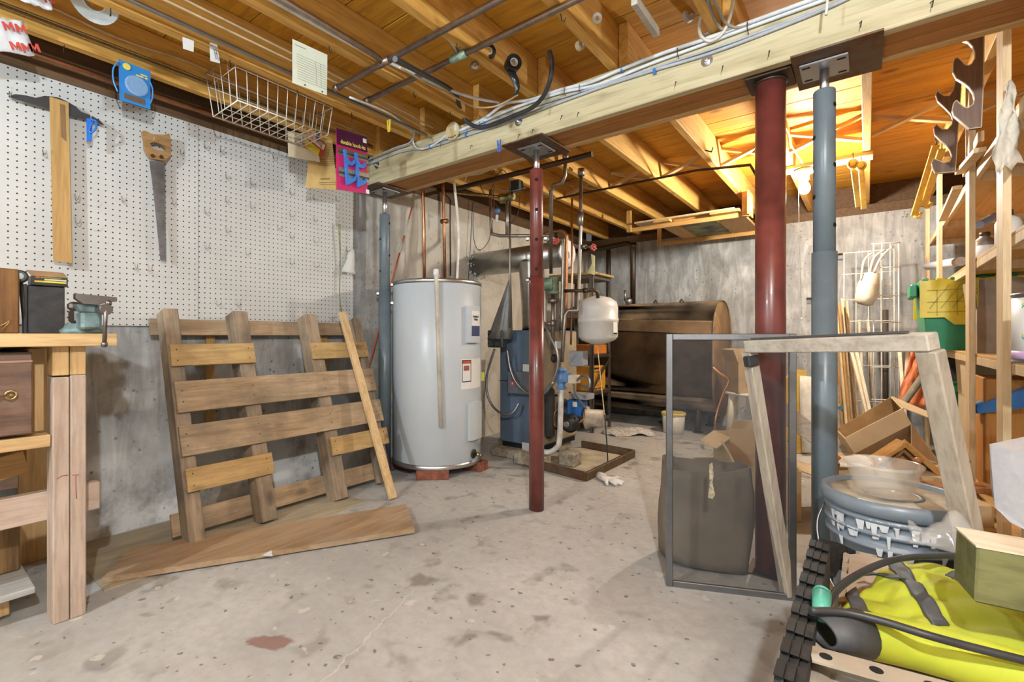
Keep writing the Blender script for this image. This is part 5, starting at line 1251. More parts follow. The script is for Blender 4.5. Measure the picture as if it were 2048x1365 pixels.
for (p, q, k), lab in zip(stick_pts, sw_lab):
    p = Vector(p); q = Vector(q); d = (q - p); q2 = p + d * ((p.z - .003) / (p.z - q.z))
    if q2.y > 5.2: q2.y = 5.2
    tag(MB().bar(p, q2, .022, .012 if k != 2 else .018, (1, .3, 0), .001).build('wood_strip', M_lath[k]), lab, 'strip', 'strips leaning by the back wall')
tag(MB().tube([(2.742,4.933,1.091), ((2.742,4.933,0.18)[0], (2.742,4.933,0.18)[1], .003)], .022, 12).build('dark_pole', plain('dark_pole', (.07, .055, .045), .6)), 'dark round pole standing behind the white wire grids', 'pole')
for k, (a, b) in enumerate((((2.805,4.409,0.805), (2.827,4.108,0.278)), ((2.868,4.777,0.78), (2.83,4.492,0.255)))):
    q = Vector(b); a = Vector(a); q = a + (q - a) * ((a.z - .004) / (a.z - q.z)); tag(MB().bar(a, q, .05, .02, (1, 0, 0), .002).build('picture_frame_rail', M_lath[2]), 'white moulding leaning left of the orange tarp, ' + ('front' if k else 'rear') + ' one', 'moulding')
g = []
for i in range(10):
    a = Vector((2.86,4.261,0.792)).lerp(Vector((2.779,3.942,0.438)), i / 9); b = Vector((2.969,4.22,0.788)).lerp(Vector((2.909,3.982,0.446)), i / 9)
    g.append([a.lerp(b, j / 9) + Vector((0, -.03 * math.sin(j * 1.6 + i * .8), .01 * math.sin(j * 2 + i))) for j in range(10)])
tag(MB().sheet(g, .006).build('orange_tarp', plain('tarp_orange', (.52, .13, .035), .6, var=.15)), 'crumpled orange tarp hanging behind the storm-window frame', 'tarp')
tag(MB().tube([Vector((2.909,3.982,0.651)) + (Vector((2.814,3.843,0.498)) - Vector((2.909,3.982,0.651))) * 3.9, (2.909,3.982,0.651)], .02, 14).build('grey_pipe', plain('pipe_taupe', (.26, .22, .17), .5)), 'taupe pipe slanting in front of the orange tarp', 'pipe')

# ================================================================ SHELVES on the right
XF = 2.98
sh_ = thing('storage_shelves', 'rough shelves of pine posts and plywood boards along the right', 'shelves', (3.2, 3.3, 0))
M_shelf = wood('shelf_ply', (.50, .27, .08), (.68, .42, .16), 'Y', .6, .6)
M_postw = wood('pine_post', (.55, .38, .19), (.74, .57, .35), 'Z', .8, .6, knots=.4)
for y in (2.34, 3.0, 4.15, 4.92):
    MB().box((XF - .001, y - .05, 0), (XF + .019, y + .05, 2.029), .001).build('post', M_postw, sh_)
    MB().box((3.44, y - .05, 0), (3.46, y + .05, 2.029), .001).build('post', M_postw, sh_)
for z in (.806, 1.222, 1.615):
    MB().box((XF + .02, 1.7, z - .012), (3.435, 4.97, z), .001).build('shelf_board', M_shelf, sh_)
    for y in (2.34, 3.0, 4.15, 4.92):
        MB().box((XF + .02, y - .02, z - .05), (3.435, y + .0, z - .0125)).build('bearer', M_postw, sh_)
    MB().box((XF + .0195, 1.7, z - .045), (XF + .036, 4.97, z - .0125), .001).build('edge_strip', M_postw, sh_)
MB().box((XF + .02, 1.7, .20), (3.435, 4.97, .212)).build('shelf_board', M_shelf, sh_)
for (a, b) in (((2.965,3.732,1.542), (2.965,3.161,1.588)), ((2.965,2.587,1.591), (2.965,3.084,1.638))):
    MB().bar(a, b, .018, .035, (1, 0, 0), .001).build('brace', M_postw, sh_)

# tote with hanging lid halves
tt = thing('attached_lid_tote', 'green tote with bright yellow hanging lid halves on the shelf', 'tote', (3.0, 3.82, .8065))
M_tg = plain('tote_green', (.02, .26, .13), .4, var=.08); M_ty = plain('tote_yellow', (.80, .66, .04), .4, var=.05)
X0, X1, Y0, Y1, Z0, Z1 = 2.86, 3.26, 3.60, 4.05, .8065, 1.195
MB().loft([[(X0 + .035, Y0 + .03, Z0), (X1 - .035, Y0 + .03, Z0), (X1 - .035, Y1 - .03, Z0), (X0 + .035, Y1 - .03, Z0)], [(X0, Y0, Z1), (X1, Y0, Z1), (X1, Y1, Z1), (X0, Y1, Z1)], [(X0 + .008, Y0 + .008, Z1), (X1 - .008, Y0 + .008, Z1), (X1 - .008, Y1 - .008, Z1), (X0 + .008, Y1 - .008, Z1)], [(X0 + .045, Y0 + .04, Z0 + .008), (X1 - .045, Y0 + .04, Z0 + .008), (X1 - .045, Y1 - .04, Z0 + .008), (X0 + .045, Y1 - .04, Z0 + .008)]], True, False).build('tote_body', M_tg, tt)
MB().box((X0 - .035, Y0 + .10, Z1 - .09), (X0 - .001, Y1 - .10, Z1 - .012), .008).build('handle', M_tg, tt)
for k, (ya, sgn) in enumerate(((Y0 - .004, -1), (Y1 + .004, 1))):
    m_ = MB().prism([(X0, ya, Z1 - .002), (X1, ya, Z1 - .002), (X1, ya + sgn * .004, Z1 - .21), (X1 - .10, ya + sgn * .004, Z1 - .21), (X1 - .14, ya + sgn * .004, Z1 - .25), (X0 + .14, ya + sgn * .004, Z1 - .25), (X0 + .10, ya + sgn * .004, Z1 - .21), (X0, ya + sgn * .004, Z1 - .21)], (0, sgn * .006, 0))
    lid = m_.build('lid_half', M_ty, tt, label='bright yellow hanging lid half')
    rb = MB(); yy = ya + sgn * .011
    for z in (.06, .125, .18): rb.box((X0 + .03, yy - .002, Z1 - z - .002), (X1 - .03, yy + .002, Z1 - z + .002))
    for x in (.07, .15, .23, .31): rb.box((X0 + x - .002, yy - .002, Z1 - .20), (X0 + x + .002, yy + .002, Z1 - .06))
    for q in range(4): rb.bar((X0 + .04 + q * .045, yy, Z1 - .16), (X0 + .12 + q * .045, yy, Z1 - .03), .004, .004, (0, 1, 0))
    rb.build('rib', plain('tote_yellow_rib', (.55, .42, .02), .5), lid)
for i in range(7):
    MB().box((X0 + .01 + i * .056, Y0 - .012, Z1 - .008), (X0 + .036 + i * .056, Y0 + .012, Z1 + .008), .003).build('hinge_tooth', M_ty if i % 2 else M_tg, tt)
tag(MB().cyl((2.98,4.752,1.393), (3.09,4.184,1.35), .028, 20).build('poster_tube', plain('tube_white_blue', (.55, .58, .66), .4, var=.15)), 'white and blue cardboard tube lying on top of the tote', 'tube')
bs = carton('shelf_carton', 'taupe carton with a clear bag in it on the shelf beside the tote', RZ(3.13, 3.22, .8065, 0), (.22, .28, .20), plain('carton_taupe', (.33, .25, .19), .85), [('l', .1), ('f', .15)])
# paint can
pcx, pcy = (3.008,2.034,0.845)[0] + .03, (3.008,2.034,0.845)[1]
pcn = thing('paint_can', 'white paint can with green and blue waves and the word TIMA on its label', 'paint can', (pcx, pcy, .8065))
MB().lathe([(.080, 0), (.082, .002), (.082, .006), (.080, .008), (.080, .19), (.083, .193), (.083, .199), (.076, .2), (.074, .196), (.002, .196)], (pcx, pcy, .8065), n=40).build('can', M_steel, pcn)
MB().lathe([(.0803, .012), (.0808, .012), (.0808, .186), (.0803, .186)], (pcx, pcy, .8065), n=40).build('label', M_label, pcn)
MB().lathe([(.0805, .012), (.0812, .012), (.0812, .035), (.0805, .035)], (pcx, pcy, .8065), n=40).build('label_band', plain('band_lilac', (.60, .40, .66), .5), pcn)
def on_can(a, z, out=.0815):
    d = Vector((math.cos(a), math.sin(a), 0)); return frame(Vector((pcx, pcy, .8065 + z)) + d * out, up.cross(d), d)
ca = math.atan2(-pcy, 2.627 - pcx)
for i, ch in enumerate('TIMA'):
    text(ch, .034, on_can(ca - .62 + i * .22, .108), M_ink, pcn, sx=.6)
text('BEIGE', .013, on_can(ca - .45, .052), M_ink, pcn); text('FLAT', .011, on_can(ca - .45, .024), plain('ink_purple', (.25, .06, .3), .5), pcn)
for zc, sg in ((.158, 1), (.075, -1)):
    for colr, off in (((.10, .40, .45), 0), ((.55, .65, .12), .012)):
        b = MB()
        for i in range(14):
            a = ca - .8 + i * .09; z = zc + sg * .013 * math.sin(i * .55) + off * .6
            p = on_can(a, z, .0813); q = on_can(a + .09, zc + sg * .013 * math.sin((i + 1) * .55) + off * .6, .0813)
            h = .007 * math.sin(PI * (i + .5) / 14) + .002
            b.add([p.translation - up * h, q.translation - up * h, q.translation + up * h, p.translation + up * h], [(0, 1, 2, 3)])
        b.build('wave_print', plain('wave_%d_%d' % (int(zc * 1000), int(off * 1000)), colr, .5), pcn)
# tins and bottles
def lathe_thing(name, label, cat, p, prof, mat, lab=None, labmat=None, cap=None, capmat=None, group=None, n=24):
    o = thing(name, label, cat, p, group=group)
    MB().lathe(prof, p, n=n).build('body', mat, o)
    if lab: MB().lathe(lab, p, n=n).build('label', labmat, o)
    if cap: MB().lathe(cap, p, n=n).build('cap', capmat, o)
    return o
lathe_thing('varnish_tin', 'round tin with a white label and a domed top on the shelf above the tote', 'tin', (3.09, 3.42, 1.2225), [(.052, 0), (.054, .003), (.054, .125), (.05, .13), (.02, .155), (.018, .165)], M_steel, [(.0545, .02), (.0546, .11)], M_label, [(.018, .160), (.020, .162), (.020, .178), (.017, .18)], M_iron)
lathe_thing('glue_bottle', 'cream bottle with a dark cap on the shelf between the posts', 'bottle', (3.06, 2.72, 1.2225), [(.036, 0), (.038, .004), (.038, .10), (.03, .118), (.012, .13)], M_white, None, None, [(.012, .128), (.014, .13), (.014, .15), (.010, .155)], M_black, 'bottles on the shelf')
lathe_thing('oil_bottle', 'dark green bottle with a black cap on the shelf between the posts', 'bottle', (3.13, 2.66, 1.2225), [(.03, 0), (.032, .004), (.032, .12), (.022, .15), (.012, .165), (.012, .20)], plain('bottle_green', (.05, .07, .02), .2), [(.0324, .03), (.0325, .09)], plain('label_cream', (.62, .58, .45), .6), [(.013, .195), (.015, .197), (.015, .225), (.012, .228)], M_black, 'bottles on the shelf')
tag(MB().cyl((3.04,3.187,1.404), (3.14,3.457,1.489), .018, 16).build('caulk_tube', plain('caulk_blue', (.28, .33, .48), .4)), 'blue-grey caulk tube lying across the bottles', 'tube')
tag(MB().box((3.10, 2.4, 1.2225), (3.2, 2.56, 1.34), .004).build('small_box', plain('box_white_blue', (.45, .52, .68), .6)), 'white and blue box on the shelf behind the near post', 'box')
# under the shelf
cn = carton('tall_carton', 'tall open yellow-brown carton with a hand hole standing under the shelf', RZ(3.22, 3.52, 0.213, 0), (.38, .44, .36), M_cardl, [('l', .06), ('b', .2)])
MB().lathe([(.001, 0), (.014, .001), (.014, .002)], (3.0288, 3.40, .44), (-1, 0, 0), 14, sy=2).build('hand_hole', M_hole, cn)
tag(MB().prism([(3,2.97,0.579), (3.135,2.822,0.681), (3.135,2.822,0.602), (3.005,2.948,0.547)], (.0, .15, -.01)).build('blue_folder', plain('folder_blue', (.05, .22, .62), .35, var=.1)), 'bright blue plastic folder lying in the tall carton', 'folder')
gt = thing('green_tote', 'green plastic tote with a rounded lid under the shelf', 'tote', (3.22, 4.05, .213))
MB().loft([[(3.04, 3.80, .213), (3.40, 3.80, .213), (3.40, 4.2, .213), (3.04, 4.2, .213)], [(3.01, 3.77, .555), (3.43, 3.77, .555), (3.43, 4.23, .555), (3.01, 4.23, .555)]], True, False).build('tote_body', plain('tote2', (.03, .20, .09), .4), gt)
MB().box((3.0, 3.76, .556), (3.435, 4.24, .60), .018).build('lid', plain('lid_green', (.05, .34, .14), .35), gt)
tag(MB().box((3.01, 4.3, .213), (3.42, 4.8, .74), .006).build('dark_case', plain('dark_case', (.07, .062, .06), .6, var=.4, scale=30)), 'dark grey case under the shelf behind the green tote', 'case')
tag(MB().box((3.03, 2.95, .213), (3.40, 3.25, .70), .004).build('orange_crate', wood('crate_orange', (.42, .17, .03), (.60, .28, .06), 'Z', .6)), 'orange-brown wooden crate under the shelf behind the near post', 'crate')

# ================================================================ WAVY RACK BOARDS, TORN PAPER
M_walnut = wood('walnut', (.10, .052, .032), (.20, .115, .075), 'Z', .8, .5)
M_edge = plain('pale_edge', (.62, .52, .38), .6)
rack_a = [(2.922,2.62,2.041), (2.937,2.62,2.029), (2.95,2.62,2.005), (2.955,2.62,1.977), (2.955,2.62,1.956), (2.946,2.62,1.938), (2.937,2.62,1.935), (2.928,2.62,1.942), (2.919,2.62,1.96), (2.908,2.62,1.977), (2.899,2.62,1.976), (2.894,2.62,1.957), (2.894,2.62,1.926), (2.904,2.62,1.897), (2.925,2.62,1.873), (2.94,2.62,1.851), (2.95,2.62,1.827), (2.954,2.62,1.8), (2.95,2.62,1.78), (2.937,2.62,1.771), (2.925,2.62,1.778), (2.913,2.62,1.795), (2.904,2.62,1.811), (2.896,2.62,1.8), (2.892,2.62,1.775), (2.897,2.62,1.752), (2.94,2.62,1.689), (2.973,2.62,1.686), (2.978,2.62,1.843), (2.981,2.62,2.04), (2.931,2.62,2.042)]
rack_b = [(2.949,3.05,2.088), (2.946,3.05,2.049), (2.938,3.05,2.011), (2.927,3.05,1.99), (2.909,3.05,1.995), (2.894,3.05,2.013), (2.886,3.05,2.026), (2.88,3.05,2.009), (2.887,3.05,1.979), (2.913,3.05,1.938), (2.931,3.05,1.907), (2.938,3.05,1.88), (2.935,3.05,1.856), (2.92,3.05,1.837), (2.901,3.05,1.842), (2.883,3.05,1.87), (2.874,3.05,1.857), (2.877,3.05,1.825), (2.894,3.05,1.796), (2.916,3.05,1.765), (2.929,3.05,1.736), (2.935,3.05,1.71), (2.927,3.05,1.686), (2.909,3.05,1.685), (2.89,3.05,1.7), (2.873,3.05,1.713), (2.866,3.05,1.695), (2.87,3.05,1.668), (2.879,3.05,1.643), (2.946,3.05,1.637), (2.955,3.05,1.825), (2.965,3.05,2.013), (2.967,3.05,2.087)]
for k, (pts, lab) in enumerate(((rack_a, 'nearer dark walnut rack side with wavy hooks hanging behind the beam'), (rack_b, 'farther dark walnut rack side with wavy hooks hanging lower'))):
    rkp = thing('wavy_gun_rack', lab, 'rack', pts[0], group='walnut rack sides under the joists')
    MB().prism(pts, (0, .022, 0)).build('board', M_walnut, rkp)
    n_ = len(pts); e = MB()
    for i in range(n_ - 2):
        e.bar(Vector(pts[i]) + Vector((0, .0, 0)), Vector(pts[i + 1]), .003, .002, (0, 1, 0))
    e.build('edge_banding', M_edge, rkp)
tag(MB().bar((2.998,2.816,1.71), (3.006,3.293,1.685), .02, .045, up, .002).build('rack_rail', M_firz), 'pale wooden rail joining the two walnut rack sides', 'rail')
tp_ = thing('torn_paper', 'torn white paper sack hanging on the near shelf post', 'paper', (2.967,2.179,1.373))
g = []
for i in range(12):
    t = i / 11
    a = Vector((2.969,2.207,1.677)).lerp(Vector((2.94,2.184,1.395)), t); b = Vector((2.991,2.224,1.699)).lerp(Vector((3.008,2.212,1.427)), t)
    row = []
    for j in range(7):
        p = a.lerp(b, j / 6) + Vector((.006 * math.sin(i * 1.3 + j), -.012 * math.sin(j * 1.9 + i * .7) , .012 * math.sin(j * 2.7) * t))
        row.append(p)
    g.append(row)
MB().sheet(g, .002).build('sheet', plain('torn_white', (.66, .60, .50), .85, var=.15), tp_)
tag(MB().bar((2.91,2.24,1.891), (3.046,2.24,1.9), .02, .028, up, .003).build('white_moulding', M_white), 'white moulding nailed across the top of the shelf post', 'moulding')

# ================================================================ NEAR RIGHT HEAP: mats, vest, channel, timber, foam
M_mat = plain('black_foam', (.028, .027, .026), .8, var=.3, scale=60)
M_matb = plain('beige_foam', (.46, .375, .295), .85, var=.08)
def puzzle(u0, u1, v0, v1, amp=.012, n=9):
    """Outline of an interlocking foam tile in its own plane."""
    pts = []
    def side(a, b, nx, ny):
        for i in range(n):
            t0 = (i + .12) / n; t1 = (i + .32) / n; t2 = (i + .68) / n; t3 = (i + .88) / n
            for (t, k) in ((t1 + .03 / n, 0), (t0 + .06 / n, 1), (t3 - .06 / n, 1), (t2 - .03 / n, 0)):
                pts.append((a[0] + (b[0] - a[0]) * t + nx * amp * k, a[1] + (b[1] - a[1]) * t + ny * amp * k))
    side((u0, v0), (u1, v0), 0, -1); side((u1, v0), (u1, v1), 1, 0); side((u1, v1), (u0, v1), 0, 1); side((u0, v1), (u0, v0), -1, 0)
    return pts
UP2 = puzzle(.72, 1.28, .016, .43, .008, 9)
for k, x in enumerate((2.530, 2.5415, 2.553)):
    o = MB().prism([(x, p[0] + .006 * k, p[1] - .004 * k) for p in UP2], (.0108, 0, 0)).build('foam_mat', M_mat)
    tag(o, ['outermost', 'middle', 'innermost'][k] + ' black puzzle-edged foam mat standing on edge beside the heap', 'foam mat', 'black foam mats on edge')
tag(MB().box((2.582, .42, .0005), (2.96, 1.46, .345), .005).build('heap_box', M_card), 'big carton under the foam mats and the vest', 'box')
o = MB().prism([(p[0], p[1], .346) for p in puzzle(2.595, 3.16, .92, 1.47)], (0, 0, .012)).build('foam_mat', M_matb); tag(o, 'beige puzzle-edged foam mat lying flat under the yellow vest', 'foam mat')
o = MB().prism([(2.538,1.37,0.407), (2.551,1.393,0.398), (2.566,1.417,0.389), (2.6,1.482,0.355), (2.616,1.52,0.325), (2.597,1.48,0.325), (2.586,1.458,0.312), (2.569,1.432,0.32), (2.562,1.414,0.305), (2.541,1.372,0.322)], (.006, .007, 0)).build('foam_mat', M_mat); tag(o, 'torn black foam mat corner standing at the far left of the heap', 'foam mat')
# vest
M_vis = plain('hi_vis_yellow', (.47, .52, .035), .75, var=.08, scale=14); M_tape = plain('grey_tape', (.075, .078, .085), .6, var=.2, scale=30)
vt = thing('safety_vest', 'crumpled bright yellow safety vest with dark grey bands on the heap', 'vest', (2.9, .95, .36))
def vz(x, y): return .385 + .016 * math.sin(9 * x + 5 * y) * math.sin(11 * y + 2) + .010 * math.sin(23 * x - 9 * y) + .010 * abs(math.sin(31 * x + 17 * y + 2 * math.sin(9 * y))) + .006 * abs(math.sin(47 * y - 21 * x))
VC = [(2.574,1.094,0.39), (2.677,1.397,0.39), (2.825,1.514,0.39), (2.912,1.372,0.39), (2.832,1.111,0.39), (2.703,1.073,0.39)]
def vpatch(c00, c10, c11, c01, lift, n=16, m=16):
    g = []
    for i in range(n + 1):
        row = []
        for j in range(m + 1):
            p = Vector(c00).lerp(Vector(c10), i / n).lerp(Vector(c01).lerp(Vector(c11), i / n), j / m)
            row.append((p.x, p.y, vz(p.x, p.y) + lift))
        g.append(row)
    return g
MB().sheet(vpatch((2.569,1.036,0.39), (2.678,1.373,0.39), (2.952,1.473,0.39), (2.82,1.073,0.39), 0, 40, 44), .004).build('vest_body', M_vis, vt)
for (a, b, c, d) in (((2.662,1.335,0.39), (2.685,1.362,0.39), (2.738,1.126,0.39), (2.715,1.103,0.39)), ((2.618,1.26,0.39), (2.633,1.271,0.39), (2.688,1.244,0.39), (2.68,1.27,0.39)), ((2.594,1.166,0.39), (2.611,1.198,0.39), (2.635,1.082,0.39), (2.613,1.058,0.39)), ((2.751,1.329,0.39), (2.764,1.349,0.39), (2.884,1.324,0.39), (2.826,1.279,0.39))):
    MB().sheet(vpatch(a, b, c, d, .004, 5, 16), .003).build('grey_band', M_tape, vt)
slv = [(2.57,0.919,0.42), (2.619,0.968,0.41), (2.698,1.007,0.4), (2.818,1.006,0.4)]
MB().tube(slv[1:], .034, 14, 5, radii=[.034, .036, .034]).build('sleeve', M_vis, vt)
c0, c1_ = Vector(slv[0]), Vector(slv[1]); dd = (c1_ - c0).normalized(); xx = dd.cross(up).normalized(); yy_ = xx.cross(dd)
b = MB(); b.loft([b.ring(c0, xx, yy_, .034, 20, .020), b.ring(c1_, xx, yy_, .037, 20, .036), b.ring(c1_, xx, yy_, .034, 20, .033), b.ring(c0, xx, yy_, .030, 20, .016)], False, True, True); b.build('cuff', M_tape, vt)
tag(MB().box((2.86, .92, .44), (2.99, .965, .447), .002).build('wood_chip', wood('chip', (.30, .14, .03), (.48, .25, .06), 'X')), 'small brown wood chip lying on the vest', 'wood chip')
pipe('black_cable', 'black cable lying across the vest towards the right', [(2.557,0.912,0.45), (2.6,0.94,0.45), (2.649,0.946,0.45), (2.694,0.943,0.45), (2.737,0.955,0.445), (2.802,0.972,0.44)], .0058, M_black, 'cable', 5)
pipe('black_cable', 'black cable arching over the foam mat behind the vest', [(2.575,0.99,0.43), (2.59,1.053,0.44), (2.625,1.13,0.45), (2.67,1.222,0.45), (2.728,1.314,0.44), (2.787,1.391,0.43)], .006, M_black, 'cable', 5)
tag(MB().tube([(2.569,0.941,0.43), (2.568,0.981,0.45)], .013, 14, radii=[.012, .014]).lathe([(.014, 0), (.012, .006), (.004, .010)], (2.568,0.985,0.45), (0, .5, .2), 14).build('teal_handle', plain('teal_plastic', (.10, .42, .32), .4)), 'teal plastic tool handle beside the black mats', 'tool handle')
# slotted channel and rounded rail
M_chan = plain('beige_steel', (.40, .35, .28), .45, var=.12, scale=12)
ch = thing('slotted_channel', 'beige steel channel with round holes lying across the front of the heap', 'channel', (2.571,0.9,0.4))
q0, q1 = Vector((2.563,0.844,0.42)), Vector((2.741,0.871,0.42))
fd = (q1 - q0).normalized(); fnv = Vector((fd.y, -fd.x, 0))
MB().bar(q0, q1, .040, .003, up).build('top_flange', M_chan, ch)
MB().bar(q0 - up * .016 - fnv * .019, q1 - up * .016 - fnv * .019, .003, .030, up).build('web', M_chan, ch)
MB().bar(q0 - up * .032, q1 - up * .032, .040, .003, up).build('bottom_flange', M_chan, ch)
for t in (.10, .42, .74):
    c = q0.lerp(q1, t); MB().cyl(c + up * .0015, c + up * .0021, .008, 16).build('hole', M_hole, ch)
tag(MB().tube([(2.56,1,0.372), (2.564,0.904,0.372), (2.571,0.794,0.372)], .026, 16, 3).build('rounded_rail', M_chan), 'rounded beige metal bar beside the slotted channel', 'bar')
tag(MB().box((2.61, .42, .3455), (3.2, .70, .375), .004).build('flat_carton', M_card), 'flat carton under the slotted channel', 'box')
# timber, foam, box
M_tgreen = wood('treated_green', (.115, .115, .04), (.20, .20, .08), 'X', .7, .7, knots=.5)
ltm = thing('timber_post_end', 'thick green-stained square timber with a pale top lying at the right edge', 'timber', (2.751,1.092,0.468))
la, lbb = Vector((2.754,1.107,0.51)), Vector((2.902,1.134,0.504))
MB().bar(la, lbb, .085, .088, up, .003).build('timber', M_tgreen, ltm)
MB().bar(la + up * .0446, lbb + up * .0446, .086, .003, up).build('pale_face', wood('pale_top_wood', (.60, .50, .36), (.74, .66, .52), 'X'), ltm, label='pale top face')  # top drawn much paler than the green sides
foam = thing('foam_block', 'large chipped white polystyrene block at the right edge', 'foam block', (2.878,1.663,0.432))
fb = [(2.852,1.605,0.632), (2.854,1.606,0.537), (2.858,1.584,0.492), (2.876,1.547,0.473), (2.916,1.528,0.457), (2.953,1.506,0.463), (2.953,1.506,0.622), (2.908,1.56,0.627)]
MB().prism(fb, (.13, .17, .02)).build('block', plain('polystyrene', (.50, .50, .53), .8, var=.05, scale=50, bmp=.5), foam)
tag(MB().box((2.915, 1.32, .0005), (3.33, 1.68, .452), .004).build('stacked_carton', M_card), 'tall carton under the polystyrene block', 'box')
tag(MB().box((2.98, .78, .3455), (3.22, 1.1, .470), .004).build('stacked_carton', M_card), 'carton under the green-stained timber', 'box')
rag('clear_bag', 'crumpled clear plastic bag beside the bucket and the green timber', (2.775,1.454,0.422), .14, .10, .07, clear('clear_film', (.7, .68, .66), .12, .2), 'plastic bag', 9)

# ================================================================ HUNG UNDER THE JOISTS
M_nmc = plain('cable_tan', (.56, .40, .24), .55); M_nmw = plain('cable_white', (.66, .68, .70), .45); M_nmg = plain('cable_grey', (.40, .42, .46), .5); M_bx = metal('armoured_cable', (.50, .38, .18), .45, var=.4, scale=150)
def run(name, label, pts, r, mat, cat='cable', smooth=0, group=None): return pipe(name, label, pts, r, mat, cat, smooth, group, 8)
run('armoured_cable', 'brassy armoured cable running beside the joist nearest the wall', [(.180, -1.2, 2.065), (.180, 0, 2.07), (.180, 1.0, 2.075), (.180, 1.93, 2.07)], .0058, M_bx, smooth=4, group='cables along the left joists')
run('armoured_cable', 'second brassy armoured cable beside the first one over the pegboard', [(.180, -1.2, 2.08), (.180, 0, 2.085), (.180, 1.0, 2.09), (.180, 1.93, 2.085)], .0058, M_bx, smooth=4, group='cables along the left joists')
run('flat_cable', 'tan flat cable sagging along the joists over the blue package', [(.180, -1.2, 2.15), (.180, .2, 2.15), (.182, .6, 2.125), (.18, .9, 2.145), (.182, 1.3, 2.12), (.18, 1.6, 2.14), (.18, 1.93, 2.13)], .005, M_nmc, smooth=5, group='cables along the left joists')
run('steel_conduit', 'grey steel conduit clipped under the second joist from the wall', [(.672, -1.2, 2.021), (.672, 1.92, 2.021)], .0085, M_steel, 'conduit')
run('flat_cable', 'tan flat cable running beside the steel conduit', [(.735, -1.2, 2.04), (.74, .5, 2.036), (.73, 1.3, 2.04), (.70, 1.9, 2.04)], .0045, M_nmc, smooth=4, group='cables along the left joists')
run('flat_cable', 'tan flat cable farther from the steel conduit', [(.80, -1.2, 2.04), (.79, .6, 2.04), (.77, 1.4, 2.042), (.74, 1.9, 2.04)], .0045, M_nmc, smooth=4, group='cables along the left joists')
run('wall_pipe', 'brown pipe running along the sill over the pegboard', [(.075, -1.5, 1.985), (.075, 1.94, 1.985)], .013, M_copper, 'pipe')
run('white_conduit', 'white plastic conduit beside the third joist', [(1.01, -.8, 2.05), (1.01, .9, 2.05), (1.02, 1.25, 2.05), (1.10, 1.7, 2.04), (1.2, 1.9, 2.04)], .007, M_nmw, 'conduit', 3)
M_cu2 = metal('dull_copper', (.42, .33, .26), .42, var=.3, rust=.3, rustc=(.16, .12, .09))
cpz = 2.014
hp = thing('heating_pipe', 'dull copper pipe crossing under the joists, the farther from the beam', 'pipe', (1.5, 1.29, cpz), group='copper pipes under the joists')
MB().tube([(.735, 1.29, cpz), (3.4, 1.29, cpz)], .0125, 12).build('run', M_cu2, hp)
MB().cyl((.72, 1.29, cpz), (.75, 1.29, cpz), .0155, 12).cyl((1.03, 1.29, cpz), (1.10, 1.29, cpz), .0155, 12).tube([(1.06, 1.29, cpz), (1.06, 1.24, cpz + .012), (1.06, -1.0, cpz + .055)], .0125, 12).build('branch', M_cu2, hp)
hp2 = thing('heating_pipe', 'dull copper pipe crossing under the joists, the nearer to the beam, with a green tee', 'pipe', (1.5, 1.45, cpz), group='copper pipes under the joists')
MB().tube([(.745, 1.45, cpz), (3.4, 1.45, cpz)], .0125, 12).build('run', M_cu2, hp2)
MB().cyl((.735, 1.45, cpz), (.765, 1.45, cpz), .0155, 12).build('cap', M_cu2, hp2)
tx = (1.335,1.45,1.996)[0]
MB().cyl((tx - .04, 1.45, cpz), (tx + .04, 1.45, cpz), .0165, 12).build('tee', plain('verdigris', (.25, .34, .25), .5, var=.3, scale=40), hp2, label='greenish soldered tee')
MB().tube([(tx, 1.45, cpz), (tx, 1.42, cpz + .03), (tx - .04, 1.37, cpz + .10)], .010, 10).build('stub', M_cu2, hp2)

# ---- cables on the beam face
cabl = thing('beam_cables', 'bundle of grey and white cables stapled along the top of the treated plank', 'cables', (1.6, 1.94, 2.0))
for k, (mm, r, pts) in enumerate(((M_nmw, .0075, [(0.856,1.935,1.986), (1.066,1.935,2.004), (1.21,1.935,2.043), (1.359,1.935,2.018), (1.523,1.935,2.014), (1.673,1.935,1.999), (1.811,1.935,2.007), (1.998,1.935,2.012), (2.165,1.935,2.007), (2.299,1.935,2.01), (2.45,1.935,2.011), (2.559,1.935,2.01)]), (M_nmw, .0065, [(0.795,1.94,1.981), (1.045,1.94,1.996), (1.298,1.94,2.009), (1.52,1.94,2.003), (1.718,1.94,1.98), (1.937,1.94,1.99), (2.128,1.94,1.992), (2.298,1.94,1.996), (2.519,1.94,1.998), (2.585,1.94,2.001)]), (M_nmg, .0042, [(0.676,1.942,1.972), (1.01,1.942,1.98), (1.355,1.942,1.984), (1.67,1.942,1.975), (1.976,1.942,1.969), (2.232,1.942,1.965), (2.478,1.942,1.973), (2.611,1.942,1.983)]), (M_nmg, .0062, [(0.112,1.942,1.983), (0.422,1.942,1.993), (0.684,1.942,1.959), (0.94,1.942,1.956), (1.174,1.942,1.953), (1.466,1.942,1.96), (1.74,1.942,1.965), (1.956,1.942,1.96), (2.163,1.942,1.951), (2.36,1.942,1.958), (2.519,1.942,1.969), (2.598,1.942,1.981)]))):
    MB().tube(pts, r, 8, 4).build('cable', mm, cabl)
M_staple = plain('staple_blue', (.05, .20, .55), .4)
for p in ((0.15,1.936,2.011), (0.682,1.936,1.961), (0.952,1.936,1.958), (1.077,1.934,1.982), (1.819,1.932,2.007), (1.956,1.936,1.953)):
    MB().box((p[0] - .005, 1.928, p[2] - .011), (p[0] + .005, 1.9495, p[2] + .011), .003).build('staple', M_staple, cabl)
